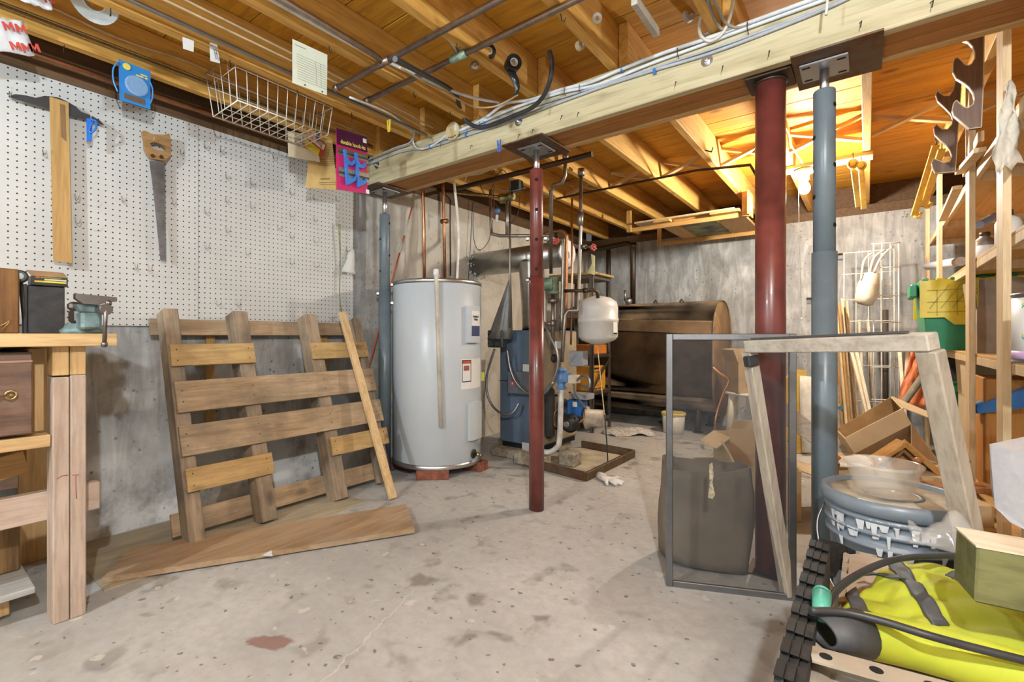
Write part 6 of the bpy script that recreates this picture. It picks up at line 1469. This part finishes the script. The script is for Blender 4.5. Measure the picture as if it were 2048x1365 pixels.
for p in ((1.551,1.932,1.999), (1.626,1.932,1.987), (2.049,1.932,1.994), (2.292,1.932,1.997), (1.052,1.932,1.981)):
    MB().tube([(p[0], 1.948, p[2] + .022), (p[0], 1.925, p[2] + .012), (p[0], 1.925, p[2] - .012), (p[0], 1.948, p[2] - .022)], .0014, 6).build('bent_nail', M_iron, cabl)
run('black_hose', 'thick black cable looping from the deck hole down along the beam', [(1.548,1.8,2.119), (1.561,1.8,2.066), (1.539,1.82,2.006), (1.476,1.86,1.965), (1.382,1.9,1.955), (1.256,1.915,1.956), (1.139,1.925,1.954), (1.041,1.925,1.971), (0.964,1.915,2.025), (0.977,1.86,2.067), (1.049,1.75,2.066), (1.116,1.6,2.027), (1.214,1.35,1.947), (1.295,1.15,1.882)], .0105, M_black, smooth=5)
run('tan_cord', 'tan cord sagging between the joists to the black tape tail', [(1.208,1.25,1.926), (1.12,1.5,1.989), (1.075,1.75,2.033), (1.095,1.84,2.027), (1.205,1.84,1.994), (1.309,1.82,1.984), (1.38,1.8,1.982)], .004, M_nmc, smooth=5)
run('white_cable_loop', 'white cable looping out of the joist bay over the beam', [(2.259,1.86,2.067), (2.25,1.88,2.046), (2.228,1.92,2.021), (2.201,1.928,1.996), (2.166,1.93,1.991), (2.137,1.92,2.017), (2.138,1.89,2.042), (2.16,1.85,2.05), (2.205,1.8,2.048)], .0062, plain('cable_cream', (.66, .62, .54), .45), smooth=5)
for k, pts in enumerate(([(2.201,1.75,2.031), (2.196,1.84,2.033), (2.199,1.9,2.027), (2.216,1.925,2.011), (2.267,1.935,2.01)], [(2.22,1.74,2.026), (2.221,1.84,2.028), (2.221,1.9,2.029), (2.251,1.93,2.008), (2.299,1.935,2.004)], [(2.198,1.72,2.033), (2.189,1.82,2.039), (2.18,1.9,2.049), (2.162,1.935,2.033), (2.143,1.94,2.028)])):
    run('old_cable', ['left', 'middle', 'right'][k] + ' old grey cable of the three dropping from the joist bay to the beam', pts, .0055, plain('cable_old', (.30, .25, .19), .6), smooth=4, group='old cables in the joist bay')
run('grey_wires', 'grey wires looping at the left end of the beam', [(0.127,1.93,2.008), (0.403,1.92,2.015), (0.534,1.92,2.015), (0.59,1.9,2.053), (0.59,1.85,2.078), (0.6,1.75,2.068)], .005, M_nmg, smooth=5)
run('grey_wires', 'pale wire looping below the beam top at its left end', [(0.819,1.3,1.949), (0.735,1.6,2.008), (0.586,1.88,2.055), (0.557,1.93,1.998), (0.623,1.935,1.96), (0.743,1.935,1.968), (0.838,1.935,2.007)], .005, M_nmw, smooth=5)

# ---- tape rolls and small things on the joists
def roll(name, label, c, axis, r, w, mat, core, group='tape rolls on the joists', tail=None, tmat=None):
    o = thing(name, label, 'tape roll', c, group=group)
    a = Vector(axis).normalized(); ri = r * .5
    MB().loft([MB().ring(Vector(c) + a * h, a.orthogonal().normalized(), a.cross(a.orthogonal().normalized()), q, 28) for q, h in ((r, -w / 2), (r, w / 2), (ri, w / 2), (ri, -w / 2))], False, False, True).build('tape', mat, o)
    MB().loft([MB().ring(Vector(c) + a * h, a.orthogonal().normalized(), a.cross(a.orthogonal().normalized()), q, 24) for q, h in ((ri * .99, -w / 2), (ri * .99, w / 2), (ri * .85, w / 2), (ri * .85, -w / 2))], False, False, True).build('core', core, o)
    if tail: MB().sheet(tail, .0008).build('tape_tail', tmat or mat, o)
    return o
M_tapek = plain('tape_black', (.02, .02, .022), .3); M_core_w = plain('core_white', (.68, .68, .68), .5)
ax = (.78, -.6, -.1)
roll('tape_roll', 'black electrical tape roll on the joist, the left one of the two', (1.377,1.587,2.078), ax, .030, .034, M_tapek, M_core_w, tail=[[(1.35,1.54,2.06), (1.35,1.54,2.043)], [(1.37,1.568,2.058), (1.37,1.568,2.039)]])
roll('tape_roll', 'black electrical tape roll with a hanging tail', (1.442,1.676,2.047), ax, .034, .036, M_tapek, M_core_w, tail=[[(1.419,1.658,2.021), (1.449,1.682,2.017)], [(1.435,1.671,1.983), (1.462,1.692,1.978)], [(1.443,1.69,1.945), (1.46,1.703,1.949)], [(1.436,1.685,1.919), (1.45,1.695,1.919)]])
roll('tape_roll', 'small brown tape core hung beneath the copper pipe tee', (1.345,1.536,2.01), ax, .018, .016, plain('tape_brown', (.16, .11, .06), .5), plain('core_tan', (.55, .42, .25), .6))
roll('tape_roll', 'small white tape roll on a nail in the joist near the top', (1.856,1.621,2.044), (.5, -.6, -.6), .017, .014, M_core_w, M_core_w)
roll('tape_roll', 'beige tape roll behind the joist', (1.667,1.854,2.126), (.9, -.3, 0), .02, .022, plain('tape_beige', (.62, .50, .32), .6), M_core_w)
roll('tape_roll', 'white tape roll against the deck at the joist bay', (2.051,2.068,2.209), (.8, -.5, 0), .027, .02, M_core_w, M_core_w)
roll('tape_ring', 'wide translucent grey tape ring hanging at the top left', (0.482,0.473,2.075), (.55, -.45, -.7), .074, .022, plain('tape_grey', (.42, .45, .46), .3), plain('core_grey', (.55, .55, .53), .5))
MBd = thing('wood_dial', 'round pale dial with dark marks behind the cables at the beam end', 'dial', (0.884,1.9,1.983))
dc = Vector((0.866,1.92,1.995)); MB().cyl(dc, dc + Vector((0, .012, 0)), .048, 28).build('disc', wood('dial_wood', (.52, .40, .20), (.68, .56, .32), 'X'), MBd)
for q_ in range(4): MB().cyl(dc + Vector((-.022 + .015 * q_, -.0012, -.036 + .003 * abs(q_ - 1.5))), dc + Vector((-.022 + .015 * q_, .0, -.036 + .003 * abs(q_ - 1.5))), .004, 10).build('finger_hole', M_ink, MBd)
MB().box((dc.x + .018, dc.y - .002, dc.z - .005), (dc.x + .034, dc.y, dc.z + .035)).build('white_tab', M_label, MBd)
def peg(name, label, c, mat, h=.055, d=(0.2, -1, 0)):
    o = thing(name, label, 'clothespin', c)
    c = Vector(c)
    for s in (-1, 1):
        MB().bar(c + Vector((s * .009, 0, h / 2)), c + Vector((s * .004, 0, -h / 2)), .008, .006, (1, 0, 0), .001).build('jaw', mat, o)
    MB().cyl(c + Vector((-.008, 0, .008)), c + Vector((.008, 0, .008)), .004, 8).build('spring', M_steel, o)
peg('clothespin', 'yellow plastic clothespin clipped under the third joist', (0.714,1.611,1.957), plain('peg_yellow', (.75, .58, .05), .4), .062)
peg('clothespin', 'blue plastic clothespin clipped on the lower edge of the beam', (1.177,1.93,1.84), plain('peg_blue', (.08, .18, .62), .3), .062)
# nails under the joists
nk = 0
for (xk, ys) in ((.15, (.2, .45, .75, 1.05, 1.35)), (.556, (.15, .5, .9, 1.2, 1.5, 1.75)), (.962, (.3, .7, 1.1, 1.55, 1.8)), (1.368, (.9, 1.4)), (1.774, (.9, 1.5))):
    for y in ys:
        nk += 1
        o = MB().tube([(xk, y, 2.0295), (xk + .004, y, 2.005), (xk + .016, y - .005, 1.993), (xk + .024, y - .006, 2.006)], .0014, 6).build('hook_nail', M_iron); tag(o, 'bent nail under the %s joist from the left wall, %s of its row' % (ORD[round((xk - .15) / .406)], ORD[ys.index(y)]), 'nail', 'bent nails under the joists')

# ---- wire basket
bkt = thing('wire_basket', 'white wire basket hanging in the joist bay over the pegboard', 'basket', (.37, 1.18, 1.9))
bX0, bX1, bY0, bY1, bZ0, bZ1 = .247, .49, .96, 1.405, 1.902, 2.10
fl_ = .022
def rect(z, e): return [(bX0 - e, bY0 - e, z), (bX1 + e, bY0 - e, z), (bX1 + e, bY1 + e, z), (bX0 - e, bY1 + e, z)]
MB().tube(rect(bZ1, fl_), .0032, 8, closed=True).build('rim', M_wire, bkt)
MB().tube(rect(bZ1 - .06, fl_ * .66), .002, 6, closed=True).tube(rect(bZ0 + .003, 0), .0022, 6, closed=True).build('hoop', M_wire, bkt)
for i in range(11):
    y = bY0 + (bY1 - bY0) * i / 10; e = fl_ * (2 * i / 10 - 1)
    MB().tube([(bX0 - fl_, y + e, bZ1), (bX0, y, bZ0), (bX1, y, bZ0), (bX1 + fl_, y + e, bZ1)], .0018, 6).build('rib_wire', M_wire, bkt)
for i in range(5):
    x = bX0 + (bX1 - bX0) * i / 4; e = fl_ * (2 * i / 4 - 1)
    MB().tube([(x + e, bY0 - fl_, bZ1), (x, bY0, bZ0 + .002), (x, bY1, bZ0 + .002), (x + e, bY1 + fl_, bZ1)], .0018, 6).build('long_wire', M_wire, bkt)
for y in (bY0 + .03, bY1 - .03):
    MB().tube([(bX1 + .0, y, bZ1), (.5345, y, bZ1 + .004)], .0018, 6).build('hanger', M_wire, bkt)

# ---- papers and packages
def card(name, label, cat, pts, mat, thick=.0012):
    o = thing(name, label, cat, [sum(p[i] for p in pts) / len(pts) for i in range(3)])
    panel(MB(), pts, thick).build('sheet', mat, o)
    P = [Vector(p) for p in pts]
    return o, P
def cardframe(P, n_out):
    """Matrix on a card: local X along its top edge, Y up, Z towards the viewer; origin at the top-left corner."""
    x = (P[1] - P[0]).normalized(); z = (P[1] - P[0]).cross(P[2] - P[0])
    if z.dot(Vector(n_out)) < 0: z = -z
    y = z.cross(x).normalized(); z = x.cross(y).normalized()
    m = Matrix((x, y, z)).transposed().to_4x4(); m.translation = P[0]
    return m, (P[1] - P[0]).length, (P[3] - P[0]).length
TOC = Vector((.8, -.6, -.15))
def bars(o, m, rects, mat, name='print', lift=.002):
    b = MB()
    for (x, y, w, h) in rects: b.mbox(m @ Matrix.Translation((x + w / 2, -y - h / 2, lift)), (w, h, .0006))
    return b.build(name, mat, o)
M_pgreen = plain('paper_palegreen', (.66, .70, .58), .7, var=.03); M_pcream = plain('paper_cream', (.66, .56, .38), .75, var=.06); M_pyel = plain('paper_yellowed', (.62, .44, .17), .75, var=.1)
M_pencil = plain('pencil_grey', (.30, .30, .28), .8)
o, P = card('invoice_sheet', 'pale green printed form pinned to the side of the third joist', 'paper', [(0.988,0.931,1.966), (0.988,1.075,1.974), (0.988,1.073,1.816), (0.988,0.931,1.806)], M_pgreen)
m, w, h = cardframe(P, TOC)
bars(o, m, [(.06 * w, .10 * h, .30 * w, .008 * h)] + [(.08 * w, (.30 + .055 * i) * h, .84 * w, .004 * h) for i in range(11)] + [(.62 * w, .30 * h, .005 * w, .55 * h), (.76 * w, .30 * h, .005 * w, .55 * h)], M_pencil)
bars(o, m, [(.26 * w, .93 * h, .04 * w, .03 * h), (.76 * w, .93 * h, .04 * w, .03 * h)], M_ink, 'punch_mark')
o, P = card('price_tag', 'white cardboard tag with handwriting hung over the wire basket', 'tag', [(0.6,0.804,2.039), (0.6,0.832,2.046), (0.6,0.843,1.974), (0.6,0.807,1.968)], M_label)
m, w, h = cardframe(P, TOC); bars(o, m, [(.25 * w, .30 * h, .14 * w, .55 * h), (.55 * w, .28 * h, .12 * w, .6 * h), (.38 * w, .5 * h, .3 * w, .05 * h)], M_pencil, 'handwriting')
card('blank_tag', 'small blank white tag on a nail under the second joist', 'tag', [(0.6,0.709,2.014), (0.6,0.748,2.02), (0.6,0.747,1.975), (0.6,0.711,1.971)], M_label)
# papers beside the basket
o, P = card('note_paper', 'cream note paper with pencil figures hanging behind the basket end', 'paper', [(0.24,1.328,1.962), (0.24,1.494,1.99), (0.24,1.519,1.851), (0.24,1.333,1.829)], M_pcream)
m, w, h = cardframe(P, TOC); bars(o, m, [(.32 * w, .25 * h, .10 * w, .02 * h), (.38 * w, .36 * h, .06 * w, .03 * h), (.30 * w, .5 * h, .08 * w, .02 * h)], M_ink, 'figures')
o, P = card('warranty_sheet', 'long yellowed printed sheet hanging left of the magenta card', 'paper', [(0.215,1.479,1.975), (0.215,1.612,2.012), (0.215,1.649,1.73), (0.215,1.446,1.698)], M_pyel)
m, w, h = cardframe(P, TOC); bars(o, m, [(.05 * w, (.08 + .035 * i) * h, .9 * w, .007 * h) for i in range(13)] + [(.0 * w, .76 * h, .45 * w, .025 * h), (-.1 * w, .84 * h, .9 * w, .007 * h), (-.1 * w, .88 * h, .9 * w, .007 * h)], plain('ink_brown', (.25, .15, .05), .8))
o, P = card('red_tag', 'red-edged yellow and white tag tilted over the papers', 'tag', [(0.27,1.436,1.988), (0.27,1.54,1.947), (0.27,1.512,1.867), (0.27,1.404,1.899)], M_redink)
m, w, h = cardframe(P, TOC); bars(o, m, [(.05 * w, .08 * h, .9 * w, .36 * h)], M_pcream, 'pale_panel'); bars(o, m, [(.0 * w, .55 * h, .8 * w, .42 * h)], plain('tag_gold', (.70, .55, .04), .6), 'gold_panel'); bars(o, m, [(.12 * w, .18 * h, .7 * w, .03 * h), (.12 * w, .28 * h, .7 * w, .03 * h)], M_redink, 'print_line', .0028)
peg('clothespin', 'dark blue clothespin holding the papers on the basket end', (0.29,1.475,1.971), plain('peg_navy', (.05, .07, .14), .4), .06)
# magenta hook card
o, P = card('hook_card', 'magenta and purple card of blue plastic hooks reading double hook-its', 'package', [(0.556,1.407,1.92), (0.556,1.592,1.933), (0.556,1.599,1.636), (0.556,1.41,1.614)], plain('card_magenta', (.52, .015, .13), .35, var=.06), .002)
m, w, h = cardframe(P, TOC)
bars(o, m, [(0, 0, w, .26 * h)], plain('card_purple', (.06, .006, .035), .4), 'top_panel')
text('double hook-its', .030, m @ Matrix.Translation((.52 * w, -.20 * h, .003)), plain('print_yellow', (.80, .62, .12), .5), o, 'title', bold=.0003, sx=.8)
bars(o, m, [(0, .30 * h, w, .12 * h), (0, .62 * h, w, .15 * h)], metal('foil_bar', (.55, .52, .40), .3), 'foil_band')
bars(o, m, [(0, .36 * h, w, .03 * h), (0, .69 * h, w, .035 * h)], M_black, 'dark_band', .003)
for x in (.16, .52):
    hk = [(0, 0), (.07, 0), (.08, .18), (.16, .26), (.26, .26), (.34, .18), (.37, .20), (.34, .30), (.24, .37), (.10, .36), (.09, .60), (.16, .68), (.26, .68), (.34, .60), (.37, .62), (.34, .72), (.22, .80), (.09, .86), (.02, .88)]
    MB().prism([m @ Vector(((x + a * .95) * w, -(.34 + b * .66) * h * .98, .005)) for a, b in hk], (m.to_3x3() @ Vector((0, 0, 1))) * .012).build('plastic_hook', plain('hook_blue', (.04, .17, .55), .35), o, label='blue double hook')
MB().tube([m @ Vector((.5 * w, -.03 * h, .003)), (.556, (P[0].y + P[1].y) / 2, 2.0297)], .0016, 6).build('hang_nail', M_iron, o)
bars(o, m, [(.86 * w, .04 * h, .12 * w, .07 * h), (.86 * w, .90 * h, .12 * w, .07 * h)], M_label, 'price_sticker', .003)
# blue blister pack
o, P = card('blister_pack', 'bright blue blister card with a coiled cord hanging over the pegboard', 'package', [(0.19,0.615,2.035), (0.19,0.728,2.032), (0.19,0.728,1.867), (0.19,0.618,1.866)], plain('card_blue', (.03, .22, .58), .4, var=.06), .002)
m, w, h = cardframe(P, TOC)
bars(o, m, [(.68 * w, .16 * h, .22 * w, .03 * h), (.54 * w, .215 * h, .24 * w, .035 * h), (.82 * w, .215 * h, .09 * w, .035 * h)], plain('print_yellow', (.80, .62, .12), .5), 'print_line')
MB().lathe([(.001, 0), (.014, .001), (.014, .0025)], m @ Vector((.24 * w, -.12 * h, .002)), m.to_3x3() @ Vector((0, 0, 1)), 14).build('logo', plain('logo_yellow', (.75, .60, .1), .5), o)
bc_ = m @ Vector((.56 * w, -.52 * h, .002)); zn = m.to_3x3() @ Vector((0, 0, 1))
MB().lathe([(.042, 0), (.042, .008), (.036, .013), (.03, .009), (.022, .013), (.012, .01), (.001, .012)], bc_, zn, 28).build('blister', clear('blister_clear', (.35, .55, .8), .1, .45), o)
bars(o, m, [(.2 * w, .78 * h, .65 * w, .14 * h)], metal('chain', (.4, .33, .25), .4), 'contents')
MB().tube([m @ Vector((-.02 * w, -.10 * h, .004)), m @ Vector((-.16 * w, -.3 * h, .006)), m @ Vector((-.14 * w, -.6 * h, .006)), m @ Vector((.0, -.82 * h, .004))], .003, 8, 4).build('cord', plain('cord_blue', (.05, .28, .65), .4), o)
MB().tube([m @ Vector((1.0 * w, -.30 * h, .004)), m @ Vector((1.07 * w, -.45 * h, .006)), m @ Vector((1.07 * w, -.7 * h, .006)), m @ Vector((1.0 * w, -.85 * h, .004))], .003, 8, 4).build('cord', plain('cord_blue', (.05, .28, .65), .4), o)
# plastic bags with red marks
M_bagp = plain('bag_white', (.66, .66, .68), .25, var=.08)
for nm, c, seed in (('clear plastic bag with red marks hanging at the left edge', [(0.24,0.231,1.987), (0.24,0.319,2.018), (0.24,0.351,1.907), (0.24,0.237,1.871)], 1), ('small plastic bag with a red mark at the top left', [(0.4,0.294,2.08), (0.4,0.364,2.103), (0.4,0.373,2.014), (0.4,0.292,2.008)], 2)):
    o = thing('parts_bag', nm, 'bag', c[2], group='plastic bags of parts')
    g = []
    R = random.Random(seed)
    for i in range(8):
        a = Vector(c[0]).lerp(Vector(c[3]), i / 7); b = Vector(c[1]).lerp(Vector(c[2]), i / 7)
        g.append([a.lerp(b, j / 7) + Vector((R.uniform(0, .012), 0, R.uniform(-.003, .003))) for j in range(8)])
    MB().sheet(g, .004).build('bag', M_bagp, o)
    P = [Vector(p) for p in c]; m, w, h = cardframe(P, TOC)
    for (x, y) in ((.45, .25), (.8, .28), (.42, .8), (.75, .82), (.98, .8)) if seed == 1 else ((.7, .75),):
        b = MB()
        for (x0, x1) in ((0, .03), (.03, .05), (.05, .07), (.07, .10)):
            pass
        b.prism([m @ Vector((x * w + a * .028, -y * h + b_ * .028, .02)) for a, b_ in ((-.5, -.5), (-.5, .5), (-.25, .5), (0, 0), (.25, .5), (.5, .5), (.5, -.5), (.25, -.5), (.25, .1), (0, -.35), (-.25, .1), (-.25, -.5))], (m.to_3x3() @ Vector((0, 0, .0012)))).build('red_mark', M_redink, o)

# ================================================================ BEHIND THE BEAM, UNDER THE FAR JOISTS
run('gas_pipe', 'dark iron pipe crossing under the joists behind the beam, above the boiler', [(.30, 2.60, 1.955), (1.36, 2.60, 1.955)], .018, M_iron, 'pipe')
run('brass_pipe', 'short brassy pipe above the water heater leading to a valve body', [(-0.192,2.75,2.081), (0.592,2.75,1.872)], .013, metal('old_brass', (.42, .30, .13), .4, rust=.3), 'pipe')
zvb = thing('zone_valve', 'brass zone valve body with wires under the joists, left of the slim red post', 'valve', (0.614,2.75,1.868))
zc = Vector((0.631,2.75,1.865)); MB().lathe([(.02, -.06), (.034, -.055), (.034, -.03), (.024, -.025), (.03, .0), (.024, .025), (.034, .03), (.034, .055), (.02, .06)], zc, (1, 0, 0), 16).build('body', metal('valve_brass', (.42, .38, .20), .4), zvb)
MB().tube([zc + Vector((0, 0, -.03)), (zc.x, zc.y, (0.627,2.75,1.6)[2])], .012, 10).build('stem_pipe', M_pipe, zvb)
MB().box((zc.x + .05, zc.y - .03, zc.z + .03), (zc.x + .12, zc.y + .03, zc.z + .1), .005).build('actuator', M_black, zvb)
run('water_pipe', 'pale pipe from the wall elbow towards the boiler, below the zone valve', [(0.366,2.9,2.003), (0.371,2.9,1.735), (0.376,2.9,1.665), (0.457,2.9,1.639), (0.863,2.95,1.595)], .012, metal('tinned_pipe', (.48, .46, .42), .4), 'pipe')
blv = thing('hose_valve', 'small blue round valve wheel on the pipe left of the slim red post', 'valve', (0.464,2.86,1.807))
bc2 = Vector((0.464,2.86,1.819)); MB().lathe([(.006, -.03), (.006, 0), (.02, .002), (.022, .006), (.02, .01), (.008, .012)], bc2, (.4, -1, 0), 14).build('wheel', M_bluev, blv)
MB().prism([bc2 + Vector(v) for v in ((-.012, -.005, -.03), (.008, -.005, -.03), (.012, -.005, -.05), (.002, -.005, -.085), (-.006, -.005, -.085), (-.014, -.005, -.05))], (0, .001, 0)).build('paper_tag', M_label, blv)
WIR = [[(0.374,2.7,1.881), (0.359,2.7,1.7), (0.379,2.7,1.551), (0.435,2.7,1.508), (0.493,2.72,1.576), (0.502,2.75,1.725)], [(0.507,2.6,1.94), (0.535,2.65,1.859), (0.601,2.65,1.969), (0.688,2.62,2.012), (0.721,2.65,1.945), (0.688,2.72,1.83)], [(0.54,2.7,1.923), (0.547,2.72,1.837), (0.599,2.74,1.762), (0.65,2.76,1.687), (0.715,2.76,1.73), (0.763,2.72,1.851)], [(0.412,2.55,1.964), (0.478,2.5,1.983), (0.63,2.45,1.952), (0.76,2.4,1.943)], [(0.607,2.7,1.91), (0.714,2.7,1.883), (0.818,2.7,1.884)], [(0.626,2.6,2.019), (0.592,2.65,1.831), (0.554,2.7,1.708)]]
wl_ = ['black wire looping down the wall beside the flue', 'thin wire arching over the iron pipe', 'black wire looping under the zone valve', 'white wire bending out from the beam', 'thin wire crossing to the slim red post', 'dark red wire dropping past the zone valve']
wm_ = [M_black, M_black, M_black, M_nmw, M_nmg, plain('wire_red', (.16, .03, .03), .5)]
for pts, lab, mm in zip(WIR, wl_, wm_): run('control_wire', lab, pts, .0026 if mm is not M_nmw else .004, mm, 'wire', 5, 'control wires over the boiler')
run('sprinkler_rod', 'long dark iron rod crossing under the far joists to the thick red column', [(.62, 3.46, 2.016), (1.72, 3.46, 2.016), (2.041,3.46,1.982), (2.084,3.4,1.893)], .0085, M_iron, 'rod')
# hanging rack
hr = thing('hanging_rack', 'wooden rack hung under the far joists over the oil tank, loaded with boards', 'rack', (1.4, 4.7, 1.85))
M_hr = wood('rack_pine', (.44, .22, .06), (.64, .37, .12), 'X', .8, .6); M_hry = wood('rack_pine_y', (.46, .24, .07), (.66, .40, .14), 'Y', .8, .6)
for y in (4.28, 5.10): MB().box((.90, y - .012, 1.835), (1.90, y + .012, 1.873), .002).build('cross_bar', M_hr, hr)
for x in (.92, 1.87):
    for y in (4.255, 5.075): MB().box((x - .02, y - .0115, 1.835), (x + .02, y + .0115, 2.029), .001).build('hanger', wood('rack_pine_z', (.44, .22, .06), (.64, .37, .12), 'Z'), hr)
for k, (x0, x1, lab) in enumerate(((1.16, 1.30, 'left pine board lying on the hanging rack'), (1.62, 1.84, 'right wide pine board lying on the hanging rack'))):
    tag(MB().box((x0, 4.2, 1.8735), (x1, 5.2, 1.895), .002).build('stored_board', M_hry), lab, 'board', 'boards on the hanging rack')
op = thing('stored_painting', 'greenish painted panel lying face down on the hanging rack', 'painting', (1.46, 4.7, 1.8735))
MB().box((1.315, 4.30, 1.8755), (1.60, 5.08, 1.884)).build('canvas', plain('painting_green', (.26, .25, .10), .6, var=.6, scale=7), op)
for y_ in (4.27, 5.08): MB().box((1.31, y_, 1.8735), (1.605, y_ + .0298, 1.893), .002).build('frame_rail', M_oak, op)
tag(MB().box((.98, 4.22, 1.8965), (1.80, 4.5, 1.912), .002).build('stored_board', M_postw), 'pale board lying across the others on the hanging rack', 'board', 'boards on the hanging rack')
sg = thing('light_patch_board', 'added upright board with cream wavy strips imitating a light patch, on the rack hanger', 'board', (1.915, 4.25, 1.85))  # board and cream strips stand in for a patch of light on the joist
MB().box((1.893, 4.2, 1.84), (1.905, 4.40, 2.026), .002).build('board', M_hry, sg)
for q_ in range(4): MB().tube([(1.907, 4.24 + .03 * q_, 1.98 - .02 * q_), (1.909, 4.27 + .03 * q_, 1.95 - .01 * q_), (1.909, 4.26 + .025 * q_, 1.91), (1.907, 4.22 + .02 * q_, 1.88)], .005, 6, 4).build('light_streak', plain('streak_cream', (.70, .62, .40), .6), sg)
# yellow handled strips hanging from joists
M_ystr = wood('yellow_strip', (.60, .36, .06), (.78, .52, .12), 'Z', .8, .5)
for k, (a, b, lab) in enumerate((((2.561,3.77,1.954), (2.586,3.918,1.718), 'left yellow wooden ski-like slat with a ringed end by the joist'), ((2.6,3.801,1.941), (2.614,3.94,1.705), 'right yellow wooden ski-like slat with a ringed end by the joist'))):
    o = thing('wooden_ski', lab, 'slat', b, group='yellow slats by the joist')
    a = Vector(a); b = Vector(b); MB().bar(a, b, .012, .03, (1, 0, 0), .003).build('slat', M_ystr, o)
    rc_ = a + up * .0; MB().lathe([(.001, 0), (.028, 0), (.030, .004), (.028, .008), (.001, .008)], rc_ + Vector((0, -.02, 0)), (0, -1, -.2), 20).build('disc', M_ystr, o)
    MB().tube([rc_ + Vector((.018 * math.cos(i * PI / 8), -.0285, .018 * math.sin(i * PI / 8))) for i in range(16)], .0015, 5, closed=True).build('ring', M_iron, o)
    MB().tube([a + up * .02, (a.x, a.y, 2.0295)], .003, 6).build('hang_wire', M_iron, o)
for k, (a, b) in enumerate((((2.939,3.751,1.979), (2.86,4.006,1.635)), ((2.96,3.703,1.937), (2.904,3.978,1.684)))):
    o = thing('wooden_ski', ['long yellow slat hanging behind the walnut rack side, left one', 'long yellow slat hanging behind the walnut rack side, right one'][k], 'slat', b, group='yellow slats by the joist')
    a = Vector(a); b = Vector(b); MB().bar(a, b, .012, .035, (1, 0, 0), .003).build('slat', M_ystr, o)
    MB().tube([b, b + Vector((.02, 0, -.012)), b + Vector((.035, 0, .015))], .009, 8, 4).build('curl', M_ystr, o)
    MB().tube([a, (a.x, a.y, 2.0295)], .003, 6).build('hang_wire', M_iron, o)
lh = MB().tube([(1.83,3.193,2.126), (1.83,3.193,2.047), (1.867,3.222,2.035), (1.874,3.228,2.063)], .004, 8).build('iron_hook', M_iron); tag(lh, 'black iron hook on the far joist left of the thick red column', 'hook')
run('yellow_wires', 'pair of tan wires bending down to the lit lamp', [(2.292,2.9,1.977), (2.292,3.1,1.996), (2.276,3.35,2.018), (2.288,3.7,2.033), (2.296,3.8,2.027)], .005, M_nmc, smooth=5)
tag(MB().bar((2.022,1.55,1.999), (2.018,1.78,2.005), .022, .03, up, .002).build('wood_cleat', M_greywx), 'weathered wooden cleat hanging in the joist bay above the beam', 'cleat')
run('hanging_string', 'short white cord hanging in front of the beam at the top', [(2.532,1.85,1.962), (2.527,1.85,1.897)], .004, M_white, 'cord')
